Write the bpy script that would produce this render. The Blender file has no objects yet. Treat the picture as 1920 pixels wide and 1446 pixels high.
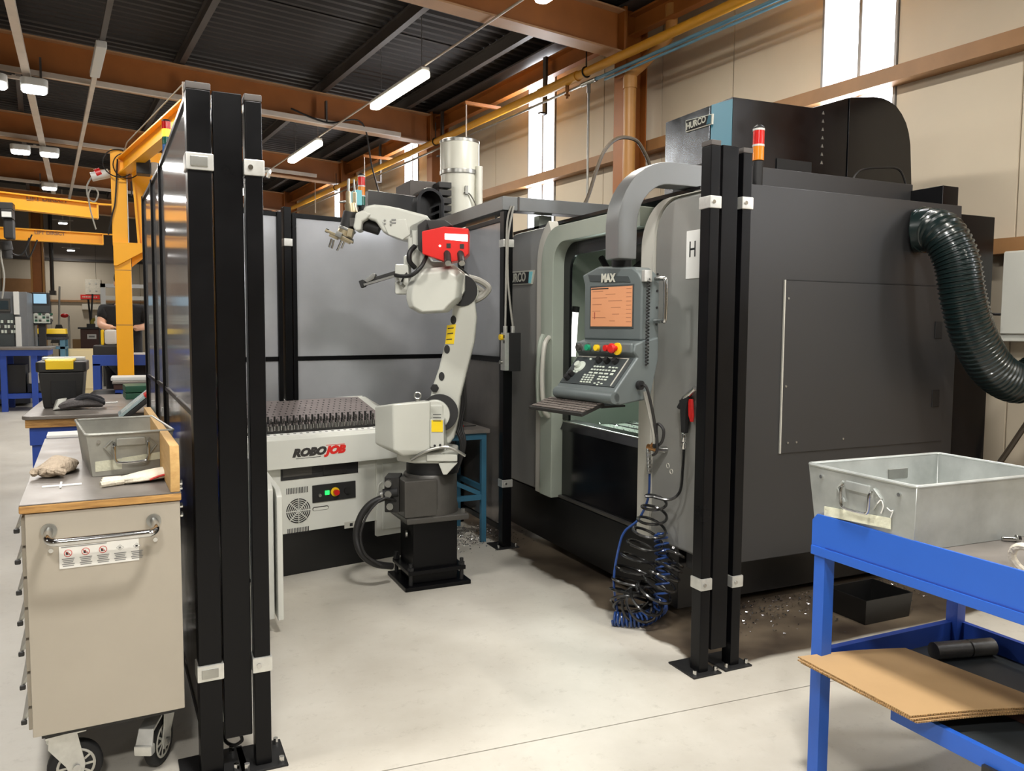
import bpy, bmesh, math, random
from mathutils import Vector, Matrix
random.seed(7)
PI = math.pi
R = math.radians
COL = bpy.context.scene.collection

# ------------------------------------------------------------------ camera, world, exposure
def set_camera():
    yaw, pit, rol = R(25.0), R(4.15), R(0.35)
    fw = Vector((math.sin(yaw)*math.cos(pit), math.cos(yaw)*math.cos(pit), -math.sin(pit)))
    rt = Vector((math.cos(yaw), -math.sin(yaw), 0))
    up = rt.cross(fw)
    r2 = rt*math.cos(rol) + up*math.sin(rol)
    u2 = r2.cross(fw)
    cd = bpy.data.cameras.new('camera')
    cd.sensor_width = 36.0
    cd.lens = 36.0*1500/1920
    cd.clip_end = 200
    co = bpy.data.objects.new('camera', cd)
    COL.objects.link(co)
    m = Matrix((r2, u2, -fw)).transposed().to_4x4()
    m.translation = Vector((0, 0, 1.5))
    co.matrix_world = m
    bpy.context.scene.camera = co
set_camera()

sc = bpy.context.scene
sc.view_settings.view_transform = 'Standard'
sc.view_settings.look = 'None'
sc.view_settings.exposure = -0.2
sc.view_settings.gamma = 1.0
sc.view_settings.use_curve_mapping = False
w = bpy.data.worlds.new('overcast'); sc.world = w
w.use_nodes = True
w.node_tree.nodes['Background'].inputs[0].default_value = (0.80, 0.88, 1.0, 1)
w.node_tree.nodes['Background'].inputs[1].default_value = 1.2

# strengths of the lamps the hall has
TUBE_W = 75.0      # watts of one fluorescent fitting
LED_W = 80.0      # watts of one high-bay lamp
WIN_E = 8.0        # glow of the skylit translucent wall sheets
AREA_WARM = (1.0, 0.945, 0.855)
AREA_COOL = (1.0, 0.965, 0.91)

# ------------------------------------------------------------------ materials
def lin(c):
    out = []
    for v in c:
        v = v/255.0
        out.append(v/12.92 if v <= 0.04045 else ((v+0.055)/1.055)**2.4)
    return (out[0], out[1], out[2], 1.0)

def mat(name, rgb, rough=0.5, metal=0.0, var=0.0, scale=6.0, bump=0.0, bscale=40.0, rvar=0.0, rgb2=None, stretch=None, coat=0.0, spec=0.5):
    m = bpy.data.materials.new(name); m.use_nodes = True
    nt = m.node_tree; N = nt.nodes; L = nt.links
    b = N['Principled BSDF']
    b.inputs['Base Color'].default_value = lin(rgb)
    b.inputs['Roughness'].default_value = rough
    b.inputs['Metallic'].default_value = metal
    b.inputs['Specular IOR Level'].default_value = spec
    if coat: b.inputs['Coat Weight'].default_value = coat; b.inputs['Coat Roughness'].default_value = 0.08
    tc = N.new('ShaderNodeTexCoord'); mp = N.new('ShaderNodeMapping')
    L.new(tc.outputs['Object'], mp.inputs[0])
    if stretch: mp.inputs['Scale'].default_value = stretch
    if var or rgb2 or rvar:
        nz = N.new('ShaderNodeTexNoise'); nz.inputs['Scale'].default_value = scale; nz.inputs['Detail'].default_value = 6
        nz.inputs['Roughness'].default_value = 0.6
        L.new(mp.outputs[0], nz.inputs[0])
        rp = N.new('ShaderNodeValToRGB')
        c = lin(rgb)
        if rgb2:
            a, d = c, lin(rgb2)
        else:
            a = tuple(min(1, x*(1+var)) for x in c[:3])+(1,); d = tuple(x*(1-var) for x in c[:3])+(1,)
        rp.color_ramp.elements[0].position = 0.35; rp.color_ramp.elements[1].position = 0.68
        rp.color_ramp.elements[0].color = d; rp.color_ramp.elements[1].color = a
        L.new(nz.outputs[0], rp.inputs[0]); L.new(rp.outputs[0], b.inputs['Base Color'])
        if rvar:
            mr = N.new('ShaderNodeMapRange'); mr.inputs[1].default_value = 0.3; mr.inputs[2].default_value = 0.7
            mr.inputs[3].default_value = max(0.02, rough-rvar); mr.inputs[4].default_value = rough+rvar
            L.new(nz.outputs[0], mr.inputs[0]); L.new(mr.outputs[0], b.inputs['Roughness'])
    if bump:
        n2 = N.new('ShaderNodeTexNoise'); n2.inputs['Scale'].default_value = bscale; n2.inputs['Detail'].default_value = 3
        L.new(mp.outputs[0], n2.inputs[0])
        bp = N.new('ShaderNodeBump'); bp.inputs['Strength'].default_value = bump; bp.inputs['Distance'].default_value = 0.02
        L.new(n2.outputs[0], bp.inputs['Height']); L.new(bp.outputs[0], b.inputs['Normal'])
    return m

def glow(name, rgb, strength):
    m = bpy.data.materials.new(name); m.use_nodes = True
    b = m.node_tree.nodes['Principled BSDF']
    b.inputs['Base Color'].default_value = lin(rgb)
    b.inputs['Emission Color'].default_value = lin(rgb)
    b.inputs['Emission Strength'].default_value = strength
    return m

def glass(name, rgb, rough=0.05, alpha=0.25):
    m = bpy.data.materials.new(name); m.use_nodes = True
    nt = m.node_tree; b = nt.nodes['Principled BSDF']
    b.inputs['Base Color'].default_value = lin(rgb)
    b.inputs['Roughness'].default_value = rough
    b.inputs['Alpha'].default_value = alpha
    return m

M = {}
M['black'] = mat('black_powder_coat', (7, 7, 9), 0.32, var=0.2, scale=3, rvar=0.06, spec=0.2)
M['blackmatte'] = mat('black_matte', (20, 20, 21), 0.6)
M['rubber'] = mat('black_rubber', (22, 22, 23), 0.7, bump=0.1)
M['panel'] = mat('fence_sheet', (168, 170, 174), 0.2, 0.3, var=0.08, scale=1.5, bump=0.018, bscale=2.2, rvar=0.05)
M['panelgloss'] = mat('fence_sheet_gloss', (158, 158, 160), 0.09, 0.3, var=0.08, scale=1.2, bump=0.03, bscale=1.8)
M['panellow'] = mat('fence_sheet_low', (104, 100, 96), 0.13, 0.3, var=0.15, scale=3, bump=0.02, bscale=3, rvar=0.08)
M['steelclamp'] = mat('clamp_aluminium', (205, 205, 200), 0.35, 0.7, var=0.08, scale=30)
M['mgrey'] = mat('machine_grey', (45, 45, 46), 0.45, 0.0, var=0.05, scale=1.2, bump=0.03, bscale=300, rvar=0.05)
M['mdark'] = mat('machine_black', (12, 12, 15), 0.2, 0.0, var=0.2, scale=3, rvar=0.06)
M['mbase'] = mat('machine_sump_black', (12, 12, 12), 0.38, var=0.3, scale=6)
M['mdoor'] = mat('machine_door_silver', (148, 148, 144), 0.33, 0.25, var=0.05, scale=2, bump=0.01, bscale=200)
M['msage'] = mat('machine_sage', (162, 170, 158), 0.4, 0.1, var=0.04, scale=2)
M['mlight'] = mat('machine_light_trim', (198, 196, 186), 0.4, 0.15, var=0.04, scale=2)
M['duct'] = mat('arm_duct_grey', (120, 122, 122), 0.36, 0.45, var=0.04, scale=2)
M['console'] = mat('console_grey', (100, 108, 108), 0.42, 0.15, var=0.05, scale=4)
M['consoledark'] = mat('console_dark', (62, 68, 69), 0.45, 0.1, var=0.08, scale=6)
M['white'] = mat('robot_white', (190, 191, 182), 0.36, 0.0, var=0.03, scale=3, coat=0.2)
M['offwhite'] = mat('cabinet_white', (213, 214, 206), 0.42, 0.0, var=0.03, scale=2)
M['castgrey'] = mat('cast_dark_grey', (72, 70, 66), 0.42, 0.2, var=0.1, scale=8, bump=0.05, bscale=60)
M['red'] = mat('red_cover', (205, 28, 22), 0.35, var=0.04, scale=4, coat=0.2)
M['redplastic'] = mat('red_plastic', (200, 30, 28), 0.35)
M['yellow'] = mat('crane_yellow', (246, 172, 18), 0.4, var=0.04, scale=2)
M['yellowlabel'] = mat('yellow_label', (236, 202, 20), 0.5)
M['yellowplastic'] = mat('yellow_plastic', (240, 200, 30), 0.4)
M['green'] = mat('green_plastic', (30, 150, 110), 0.35)
M['greenbox'] = mat('green_box', (28, 82, 58), 0.45, var=0.1)
M['amber'] = mat('amber_lens', (225, 130, 20), 0.2, coat=0.3)
M['redlens'] = mat('red_lens', (205, 30, 25), 0.2, coat=0.3)
M['greenlens'] = mat('green_lens', (12, 95, 80), 0.2, coat=0.3)
M['bluelens'] = mat('blue_lens', (35, 95, 165), 0.2, coat=0.3)
M['amberlit'] = glow('amber_lit', (255, 165, 40), 5.0)
M['greenlit'] = glow('green_lit', (40, 230, 100), 1.5)
M['whitelit'] = glow('white_lit', (255, 250, 242), 3.0)
M['chrome'] = mat('chrome_steel', (200, 200, 198), 0.15, 1.0, var=0.05, scale=20)
M['steel'] = mat('steel', (165, 165, 160), 0.32, 0.9, var=0.1, scale=12)
M['galv'] = mat('galvanised_sheet', (180, 184, 181), 0.4, 0.55, var=0.14, scale=7, bump=0.04, bscale=9, rvar=0.1)
M['galvworn'] = mat('galvanised_worn', (166, 166, 158), 0.45, 0.5, var=0.2, scale=5, bump=0.04, bscale=9, rvar=0.1)
M['tape'] = mat('old_tape', (208, 208, 186), 0.6, var=0.12, scale=25, bump=0.25, bscale=30)
M['brass'] = mat('brass', (176, 130, 84), 0.3, 0.9)
M['blue'] = mat('bench_blue', (38, 92, 188), 0.42, var=0.04, scale=2)
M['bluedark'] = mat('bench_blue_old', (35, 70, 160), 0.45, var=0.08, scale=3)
M['teal'] = mat('teal_stripe', (48, 112, 132), 0.4)
M['tealsteel'] = mat('teal_table_steel', (45, 92, 115), 0.5, var=0.1)
M['lightteal'] = mat('light_teal', (130, 205, 215), 0.4)
M['benchtop'] = mat('worn_steel_top', (122, 116, 110), 0.4, 0.35, var=0.18, scale=5, rvar=0.12)
M['ply'] = mat('plywood_edge', (196, 150, 84), 0.6, rgb2=(140, 100, 52), scale=9, stretch=(1, 4, 10))
M['pine'] = mat('pine_board', (206, 168, 108), 0.6, rgb2=(186, 146, 88), scale=6, stretch=(6, 1, 8))
M['cart'] = mat('cart_grey', (168, 160, 146), 0.45, 0.2, var=0.03, scale=2)
M['cartblack'] = mat('cart_black', (30, 29, 28), 0.5)
M['paper'] = mat('paper_white', (232, 232, 228), 0.7)
M['label'] = mat('label_sheet', (214, 212, 205), 0.5)
M['ink'] = mat('black_ink', (30, 30, 30), 0.6)
M['greyink'] = mat('grey_ink', (120, 120, 118), 0.6)
M['redink'] = mat('red_ink', (195, 60, 52), 0.6)
M['logored'] = mat('logo_red', (214, 40, 32), 0.5)
M['logored2'] = mat('logo_dark', (50, 48, 46), 0.5)
M['silverletter'] = mat('silver_letter', (214, 214, 200), 0.35, 0.3)
M['cloth'] = mat('beige_knit', (176, 160, 140), 0.95, var=0.12, scale=30, bump=0.5, bscale=90)
M['clothwhite'] = mat('cream_cotton', (216, 208, 190), 0.95, var=0.08, scale=20, bump=0.4, bscale=80)
M['clothdark'] = mat('dark_knit', (52, 52, 56), 0.9, var=0.25, scale=14, bump=0.4, bscale=90)
M['clothgrey'] = mat('grey_knit', (98, 94, 94), 0.9, var=0.2, scale=18, bump=0.4, bscale=90)
M['clothbrown'] = mat('brown_rag', (58, 40, 32), 0.95, var=0.3, scale=14, bump=0.5, bscale=60)
M['cardboard'] = mat('cardboard', (184, 150, 106), 0.8, var=0.04, scale=5)
M['cardedge'] = mat('cardboard_edge', (176, 140, 92), 0.9, var=0.3, scale=60)
M['dark_tray'] = mat('dark_shelf_steel', (58, 62, 64), 0.45, 0.3, var=0.15, scale=4)
M['hosegreen'] = mat('green_hose', (13, 28, 28), 0.28, coat=0.3)
M['hoseridge'] = mat('green_hose_rib', (22, 40, 39), 0.22, coat=0.4)
M['coilblack'] = mat('black_coil', (22, 22, 22), 0.25, coat=0.3)
M['coilblue'] = mat('blue_coil', (32, 62, 120), 0.28, coat=0.3)
M['cablegrey'] = mat('grey_cable', (150, 148, 140), 0.5)
M['cableblack'] = mat('black_cable', (26, 25, 25), 0.5)
M['cablebrown'] = mat('brown_hose', (62, 52, 38), 0.45)
M['screenorange'] = glow('orange_screen', (188, 130, 92), 0.42)
M['screenbar'] = glow('orange_screen_bar', (150, 100, 72), 0.4)
M['screenred'] = glow('screen_red_bar', (130, 50, 40), 0.5)
M['screenblue'] = glow('blue_screen', (140, 180, 205), 0.7)
M['screendark'] = mat('dark_screen', (40, 52, 58), 0.2)
M['raster'] = mat('raster_plate', (156, 146, 144), 0.4, 0.5, var=0.08, scale=10)
M['skin'] = mat('skin', (214, 166, 138), 0.55, var=0.05, scale=10)
M['blackcotton'] = mat('black_cotton', (22, 22, 24), 0.9, var=0.2, scale=12, bump=0.2, bscale=30)
M['hair'] = mat('dark_hair', (42, 32, 26), 0.7, bump=0.4, bscale=80)
M['mistwhite'] = mat('filter_white', (214, 214, 202), 0.38, 0.1, var=0.03, scale=4)
M['steelorange'] = mat('orange_brown_steel', (156, 94, 40), 0.5, 0.0, var=0.1, scale=2.5)
M['steelflange'] = mat('orange_flange', (180, 138, 98), 0.5, var=0.1, scale=2.5)
M['pipeyellow'] = mat('pipe_yellow', (228, 164, 48), 0.4, var=0.06, scale=3)
M['pipeochre'] = mat('drain_pipe_ochre', (176, 126, 66), 0.42, var=0.06, scale=3)
M['pipeblue'] = mat('pipe_blue', (88, 130, 150), 0.4, var=0.08, scale=4)
M['purlin'] = mat('purlin_steel', (80, 75, 72), 0.5, 0.2, var=0.1, scale=3)
M['roofsheet'] = mat('roof_sheet', (46, 42, 41), 0.6, 0.1, var=0.1, scale=2)
M['wallcream'] = mat('cladding_cream', (202, 190, 169), 0.55, var=0.035, scale=1.2)
M['wallgap'] = mat('cladding_gap', (120, 110, 96), 0.8)
M['wallgrey'] = mat('cladding_grey', (158, 148, 138), 0.6, var=0.05, scale=1)
M['girt'] = mat('girt_brown', (152, 112, 72), 0.5, var=0.12, scale=3)
M['winpane'] = glow('sky_sheet', (246, 248, 255), WIN_E)
M['winframe'] = mat('window_frame', (150, 150, 150), 0.5, 0.3)
M['trunking'] = mat('white_trunking', (206, 194, 180), 0.5, var=0.08, scale=3)
M['lampbody'] = mat('lamp_body', (205, 205, 200), 0.45)
M['chip'] = mat('metal_chip', (200, 200, 205), 0.22, 1.0)
M['chippile'] = mat('chip_pile', (70, 72, 78), 0.4, 0.6, var=0.5, scale=60, bump=0.8, bscale=80)
M['wood'] = mat('dark_wood', (72, 44, 36), 0.6, var=0.1)
M['beige'] = mat('beige_board', (222, 204, 160), 0.7)
M['bgmachine'] = mat('far_machine_grey', (104, 106, 108), 0.5, 0.1, var=0.05)
M['keys'] = mat('light_keys', (196, 204, 192), 0.5)
M['kbkeys'] = mat('keyboard_keys', (96, 88, 82), 0.55)

def floor_material():
    m = bpy.data.materials.new('painted_concrete'); m.use_nodes = True
    nt = m.node_tree; N = nt.nodes; L = nt.links; b = N['Principled BSDF']
    tc = N.new('ShaderNodeTexCoord')
    n1 = N.new('ShaderNodeTexNoise'); n1.inputs['Scale'].default_value = 0.9; n1.inputs['Detail'].default_value = 8; n1.inputs['Roughness'].default_value = 0.65
    L.new(tc.outputs['Object'], n1.inputs[0])
    r1 = N.new('ShaderNodeValToRGB')
    r1.color_ramp.elements[0].position = 0.32; r1.color_ramp.elements[1].position = 0.7
    r1.color_ramp.elements[0].color = lin((176, 170, 158)); r1.color_ramp.elements[1].color = lin((204, 200, 190))
    L.new(n1.outputs[0], r1.inputs[0])
    # scuffs and specks
    n2 = N.new('ShaderNodeTexNoise'); n2.inputs['Scale'].default_value = 14; n2.inputs['Detail'].default_value = 10; n2.inputs['Roughness'].default_value = 0.8
    L.new(tc.outputs['Object'], n2.inputs[0])
    r2 = N.new('ShaderNodeValToRGB'); r2.color_ramp.elements[0].position = 0.28; r2.color_ramp.elements[1].position = 0.45
    r2.color_ramp.elements[0].color = (0.55, 0.53, 0.5, 1); r2.color_ramp.elements[1].color = (1, 1, 1, 1)
    L.new(n2.outputs[0], r2.inputs[0])
    mx = N.new('ShaderNodeMix'); mx.data_type = 'RGBA'; mx.blend_type = 'MULTIPLY'; mx.inputs[0].default_value = 0.55
    L.new(r1.outputs[0], mx.inputs[6]); L.new(r2.outputs[0], mx.inputs[7])
    # the coolant-soaked strip around the machine: x > 2.2 + wobble, y > 2.68 + wobble
    sp = N.new('ShaderNodeSeparateXYZ'); L.new(tc.outputs['Object'], sp.inputs[0])
    n3 = N.new('ShaderNodeTexNoise'); n3.inputs['Scale'].default_value = 2.6; n3.inputs['Detail'].default_value = 7
    L.new(tc.outputs['Object'], n3.inputs[0])
    def ma(op, a, bb):
        q = N.new('ShaderNodeMath'); q.operation = op
        for i, v in enumerate((a, bb)):
            if isinstance(v, (int, float)): q.inputs[i].default_value = v
            else: L.new(v, q.inputs[i])
        return q.outputs[0]
    wob = ma('MULTIPLY', ma('SUBTRACT', n3.outputs[0], 0.5), 0.34)
    dx = ma('SUBTRACT', ma('ADD', sp.outputs[0], wob), 2.22)
    dy = ma('SUBTRACT', ma('ADD', sp.outputs[1], ma('MULTIPLY', wob, 0.25)), 2.71)
    dd = ma('MINIMUM', dx, dy)
    msk = N.new('ShaderNodeMapRange'); msk.inputs[1].default_value = 0.0; msk.inputs[2].default_value = 0.035
    L.new(dd, msk.inputs[0])
    r3 = N.new('ShaderNodeValToRGB'); r3.color_ramp.elements[0].position = 0.35; r3.color_ramp.elements[1].position = 0.72
    r3.color_ramp.elements[0].color = lin((52, 44, 38)); r3.color_ramp.elements[1].color = lin((112, 100, 84))
    L.new(n3.outputs[0], r3.inputs[0])
    m2 = N.new('ShaderNodeMix'); m2.data_type = 'RGBA'
    L.new(msk.outputs[0], m2.inputs[0]); L.new(mx.outputs[2], m2.inputs[6]); L.new(r3.outputs[0], m2.inputs[7])
    L.new(m2.outputs[2], b.inputs['Base Color'])
    rr = N.new('ShaderNodeMapRange'); rr.inputs[1].default_value = 0.3; rr.inputs[2].default_value = 0.7; rr.inputs[3].default_value = 0.34; rr.inputs[4].default_value = 0.55
    L.new(n1.outputs[0], rr.inputs[0])
    m3 = N.new('ShaderNodeMix'); L.new(msk.outputs[0], m3.inputs[0]); L.new(rr.outputs[0], m3.inputs[2]); m3.inputs[3].default_value = 0.3
    L.new(m3.outputs[0], b.inputs['Roughness'])
    bp = N.new('ShaderNodeBump'); bp.inputs['Strength'].default_value = 0.06; bp.inputs['Distance'].default_value = 0.01
    L.new(n2.outputs[0], bp.inputs['Height']); L.new(bp.outputs[0], b.inputs['Normal'])
    return m
M['floor'] = floor_material()

# ------------------------------------------------------------------ mesh helpers
def _wn(o):
    md = o.modifiers.new('wn', 'WEIGHTED_NORMAL'); md.keep_sharp = True; md.weight = 100

def catmull(pts, n=6, closed=False):
    P = [Vector(p) for p in pts]; out = []; k = len(P)
    rng = range(k) if closed else range(k-1)
    for i in rng:
        if closed: a, b, c, d = P[(i-1) % k], P[i], P[(i+1) % k], P[(i+2) % k]
        else: a, b, c, d = P[max(i-1, 0)], P[i], P[i+1], P[min(i+2, k-1)]
        for j in range(n):
            t = j/n
            out.append(0.5*((2*b)+(c-a)*t+(2*a-5*b+4*c-d)*t*t+(3*b-a-3*c+d)*t**3))
    if not closed: out.append(P[-1])
    return out

class MB:
    def __init__(s): s.bm = bmesh.new()
    def box(s, x0, x1, y0, y1, z0, z1, mx=None):
        v = [s.bm.verts.new(p) for p in ((x0,y0,z0),(x1,y0,z0),(x1,y1,z0),(x0,y1,z0),(x0,y0,z1),(x1,y0,z1),(x1,y1,z1),(x0,y1,z1))]
        for f in ((0,3,2,1),(4,5,6,7),(0,1,5,4),(1,2,6,5),(2,3,7,6),(3,0,4,7)): s.bm.faces.new([v[i] for i in f])
        if mx is not None:
            for q in v: q.co = mx @ q.co
        return s
    def bc(s, c, sz, rz=0, rx=0, ry=0):
        mx = Matrix.Translation(c) @ Matrix.Rotation(rz,4,'Z') @ Matrix.Rotation(ry,4,'Y') @ Matrix.Rotation(rx,4,'X')
        return s.box(-sz[0]/2, sz[0]/2, -sz[1]/2, sz[1]/2, -sz[2]/2, sz[2]/2, mx)
    def beam(s, p0, p1, wd, ht, up=(0,0,1)):
        p0, p1 = Vector(p0), Vector(p1); d = (p1-p0); L = d.length; d.normalize()
        u = Vector(up); sd = d.cross(u)
        if sd.length < 1e-4: sd = d.cross(Vector((0,1,0)))
        sd.normalize(); u = sd.cross(d)
        mx = Matrix((d, sd, u)).transposed().to_4x4(); mx.translation = p0
        return s.box(0, L, -wd/2, wd/2, -ht/2, ht/2, mx)
    def loft(s, rings, cap=True, closed=False):
        vs = [[s.bm.verts.new(p) for p in r] for r in rings]
        n = len(vs[0]); k = len(vs)
        for i in range(k if closed else k-1):
            a, b = vs[i], vs[(i+1) % k]
            for j in range(n):
                s.bm.faces.new((a[j], a[(j+1) % n], b[(j+1) % n], b[j]))
        if cap and not closed:
            s.bm.faces.new(vs[0][::-1]); s.bm.faces.new(vs[-1])
        return s
    def cyl(s, p0, p1, r0, r1=None, n=16):
        return s.tube([p0, p1], [r0, r0 if r1 is None else r1], n)
    def tube(s, pts, r, n=8, closed=False):
        P = [Vector(p) for p in pts]; k = len(P)
        rs = r if isinstance(r, (list, tuple)) else [r]*k
        T = []
        for i in range(k):
            if closed: d = P[(i+1) % k]-P[i-1]
            else: d = P[min(i+1, k-1)]-P[max(i-1, 0)]
            T.append(d.normalized() if d.length > 1e-9 else Vector((0,0,1)))
        a = Vector((0,0,1)) if abs(T[0].z) < 0.9 else Vector((1,0,0))
        u = T[0].cross(a).normalized(); rings = []
        for i in range(k):
            u = (u - T[i]*u.dot(T[i]))
            if u.length < 1e-6: u = T[i].cross(Vector((0.3,0.5,0.8)))
            u.normalize(); v = T[i].cross(u)
            rings.append([P[i]+(u*math.cos(2*PI*j/n)+v*math.sin(2*PI*j/n))*rs[i] for j in range(n)])
        return s.loft(rings, True, closed)
    def prism(s, poly, axis, a, b):
        # poly is 2D in the plane of the two other axes (x: (y,z), y: (x,z), z: (x,y))
        f = {'x': lambda p, t: (t, p[0], p[1]), 'y': lambda p, t: (p[0], t, p[1]), 'z': lambda p, t: (p[0], p[1], t)}[axis]
        return s.loft([[f(p, a) for p in poly], [f(p, b) for p in poly]])
    def lathe(s, prof, c=(0,0,0), n=20, mx=None):
        rings = []
        for r, z in prof:
            ring = [Vector((r*math.cos(2*PI*j/n), r*math.sin(2*PI*j/n), z)) for j in range(n)]
            rings.append([((mx @ q) if mx is not None else q)+Vector(c) for q in ring])
        return s.loft(rings)
    def sph(s, c, r, sc3=(1,1,1), n=12):
        prof = [(max(1e-3, math.sin(PI*i/8)), -math.cos(PI*i/8)) for i in range(9)]
        rings = [[(c[0]+r*sc3[0]*a*math.cos(2*PI*j/n), c[1]+r*sc3[1]*a*math.sin(2*PI*j/n), c[2]+r*sc3[2]*z) for j in range(n)] for a, z in prof]
        return s.loft(rings)
    def torus(s, c, Rr, r, mx=None, n=20, m=8):
        pts = [Vector((Rr*math.cos(2*PI*i/n), Rr*math.sin(2*PI*i/n), 0)) for i in range(n)]
        if mx is not None: pts = [mx @ p for p in pts]
        return s.tube([p+Vector(c) for p in pts], r, m, True)
    def build(s, name, m, parent=None, bevel=0.0, seg=2, smooth=38, sub=0):
        bm = s.bm
        bmesh.ops.recalc_face_normals(bm, faces=bm.faces)
        if bevel:
            ed = [e for e in bm.edges if len(e.link_faces) == 2 and e.calc_face_angle(0) > R(38)]
            if ed: bmesh.ops.bevel(bm, geom=ed, offset=bevel, segments=seg, profile=0.5, affect='EDGES', clamp_overlap=True)
        me = bpy.data.meshes.new(name); bm.to_mesh(me); bm.free()
        me.materials.append(M[m] if isinstance(m, str) else m)
        if smooth:
            me.shade_smooth(); me.set_sharp_from_angle(angle=R(smooth))
        o = bpy.data.objects.new(name, me); COL.objects.link(o)
        if parent is not None: o.parent = parent
        if bevel and smooth: _wn(o)
        if sub:
            md = o.modifiers.new('sub', 'SUBSURF'); md.levels = sub; md.render_levels = sub
        return o

def thing(name, label, cat, loc=(0,0,0), rz=0.0, group=None, kind=None):
    o = bpy.data.objects.new(name, None); COL.objects.link(o)
    o.location = loc; o.rotation_euler = (0, 0, rz); o.empty_display_size = 0.1
    if label: o['label'] = label
    if cat: o['category'] = cat
    if group: o['group'] = group
    if kind: o['kind'] = kind
    return o
def tag(o, label=None, cat=None, group=None, kind=None, loc=None, rz=None):
    if label: o['label'] = label
    if cat: o['category'] = cat
    if group: o['group'] = group
    if kind: o['kind'] = kind
    if loc is not None: o.location = loc
    if rz is not None: o.rotation_euler = (0, 0, rz)
    return o
def dup(o, parent=None):
    c = o.copy(); COL.objects.link(c)
    if parent is not None: c.parent = parent
    for ch in list(o.children): dup(ch, c)
    return c
def inst(o, parent, loc, rot=None, scale=None):
    c = o.copy(); COL.objects.link(c); c.parent = parent; c.location = loc
    if rot is not None: c.rotation_euler = rot
    if scale is not None: c.scale = scale
    return c
def text(name, body, size, m, mx, parent, ext=0.001, shear=0.0, xs=1.0, bold=0.0):
    cu = bpy.data.curves.new(name, 'FONT'); cu.body = body; cu.size = size; cu.extrude = ext; cu.shear = shear
    cu.align_x = 'CENTER'; cu.align_y = 'CENTER'; cu.offset = bold; cu.resolution_u = 3
    t = bpy.data.objects.new(name, cu); COL.objects.link(t)
    bpy.context.view_layer.update()
    me = bpy.data.meshes.new_from_object(t.evaluated_get(bpy.context.evaluated_depsgraph_get()))
    COL.objects.unlink(t); bpy.data.objects.remove(t)
    me.transform(Matrix.Scale(xs, 4, Vector((1,0,0)))); me.transform(mx)
    me.materials.clear(); me.materials.append(M[m])
    me.name = name
    o = bpy.data.objects.new(name, me); COL.objects.link(o); o.parent = parent
    return o
# text lying in a vertical plane: seen from -X reading along -Y, or seen from -Y reading along +X
def face_negx(p, tilt=0): return Matrix.Translation(p) @ Matrix(((0,0,-1),(-1,0,0),(0,1,0))).to_4x4() @ Matrix.Rotation(tilt,4,'Z')
def face_negy(p, tilt=0): return Matrix.Translation(p) @ Matrix(((1,0,0),(0,0,-1),(0,1,0))).to_4x4() @ Matrix.Rotation(tilt,4,'Z')
def rrect(x0, x1, y0, y1, r, n=5, corners=(1,1,1,1)):
    out = []
    for k, (cx, cy, a0) in enumerate(((x1-r, y0+r, -PI/2), (x1-r, y1-r, 0), (x0+r, y1-r, PI/2), (x0+r, y0+r, PI))):
        if corners[k]:
            for i in range(n+1): out.append((cx+r*math.cos(a0+i*PI/2/n), cy+r*math.sin(a0+i*PI/2/n)))
        else: out.append(((x1,y0),(x1,y1),(x0,y1),(x0,y0))[k])
    return out

# ------------------------------------------------------------------ the hall (its axes are turned 5.5 degrees from the machine cell)
BR = R(5.5)
def BW(x, y, z=0.0): return Vector((x*math.cos(BR)-y*math.sin(BR), x*math.sin(BR)+y*math.cos(BR), z))
def bstruct(name, mb, m, **k):
    o = mb.build(name, m, None, **k); o.rotation_euler = (0, 0, BR); o['kind'] = 'structure'; return o
def bthing(name, label, cat, x, y, z=0.0, group=None, rz=0.0): return thing(name, label, cat, BW(x, y, z), BR+rz, group)
EAVE = 4.42
def roofz(x, y=0): return 4.74 + 0.04*(5.3-x)

fl = MB(); fl.box(-16, 7, -10, 38, -0.2, -0.03)
floor = fl.build('floor', 'floor'); floor['kind'] = 'structure'
# two cast slabs with the saw-cut joint that crosses the foreground
def slab(poly): return MB().prism(poly, 'z', -0.03, 0.0).build('floor_slab', 'floor', floor)
slab([(-16, -10), (7, -10), (7, 2.165), (-16, 3.535)])
slab([(-16, 3.541), (7, 2.171), (7, 38), (-16, 38)])

# right wall: cream cladding boards in bays, tall translucent sheets between them
wr = MB(); wr.box(5.66, 5.74, -9, 36.5, 0, 7.2)
wall_right = bstruct('wall_right', wr, 'wallgap', smooth=0)
WINS = [(-5.0, -4.35), (-0.45, 0.2), (3.82, 4.49), (8.41, 9.05), (12.56, 13.16), (16.35, 17.0), (20.7, 21.35)]
edges = [-9.0]
for a, b in WINS: edges += [a, b]
edges.append(24.3)
for i in range(0, len(edges), 2):
    a, b = edges[i], edges[i+1]
    n = max(1, round((b-a)/0.98)); st = (b-a)/n
    for k in range(n):
        MB().box(5.56, 5.655, a+k*st+0.004, a+(k+1)*st-0.004, 0, 5.2).build('cladding_board', 'wallcream', wall_right, bevel=0.004, seg=1)
for a, b in WINS:
    MB().box(5.56, 5.655, a+0.004, b-0.004, 0, 2.3).build('cladding_board', 'wallcream', wall_right)
    MB().box(5.56, 5.655, a+0.004, b-0.004, 4.72, 5.2).build('cladding_board', 'wallcream', wall_right)
MB().box(5.56, 5.655, 24.3, 36.5, 0, 7.0).build('cladding_board', 'wallcream', wall_right)
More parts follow.
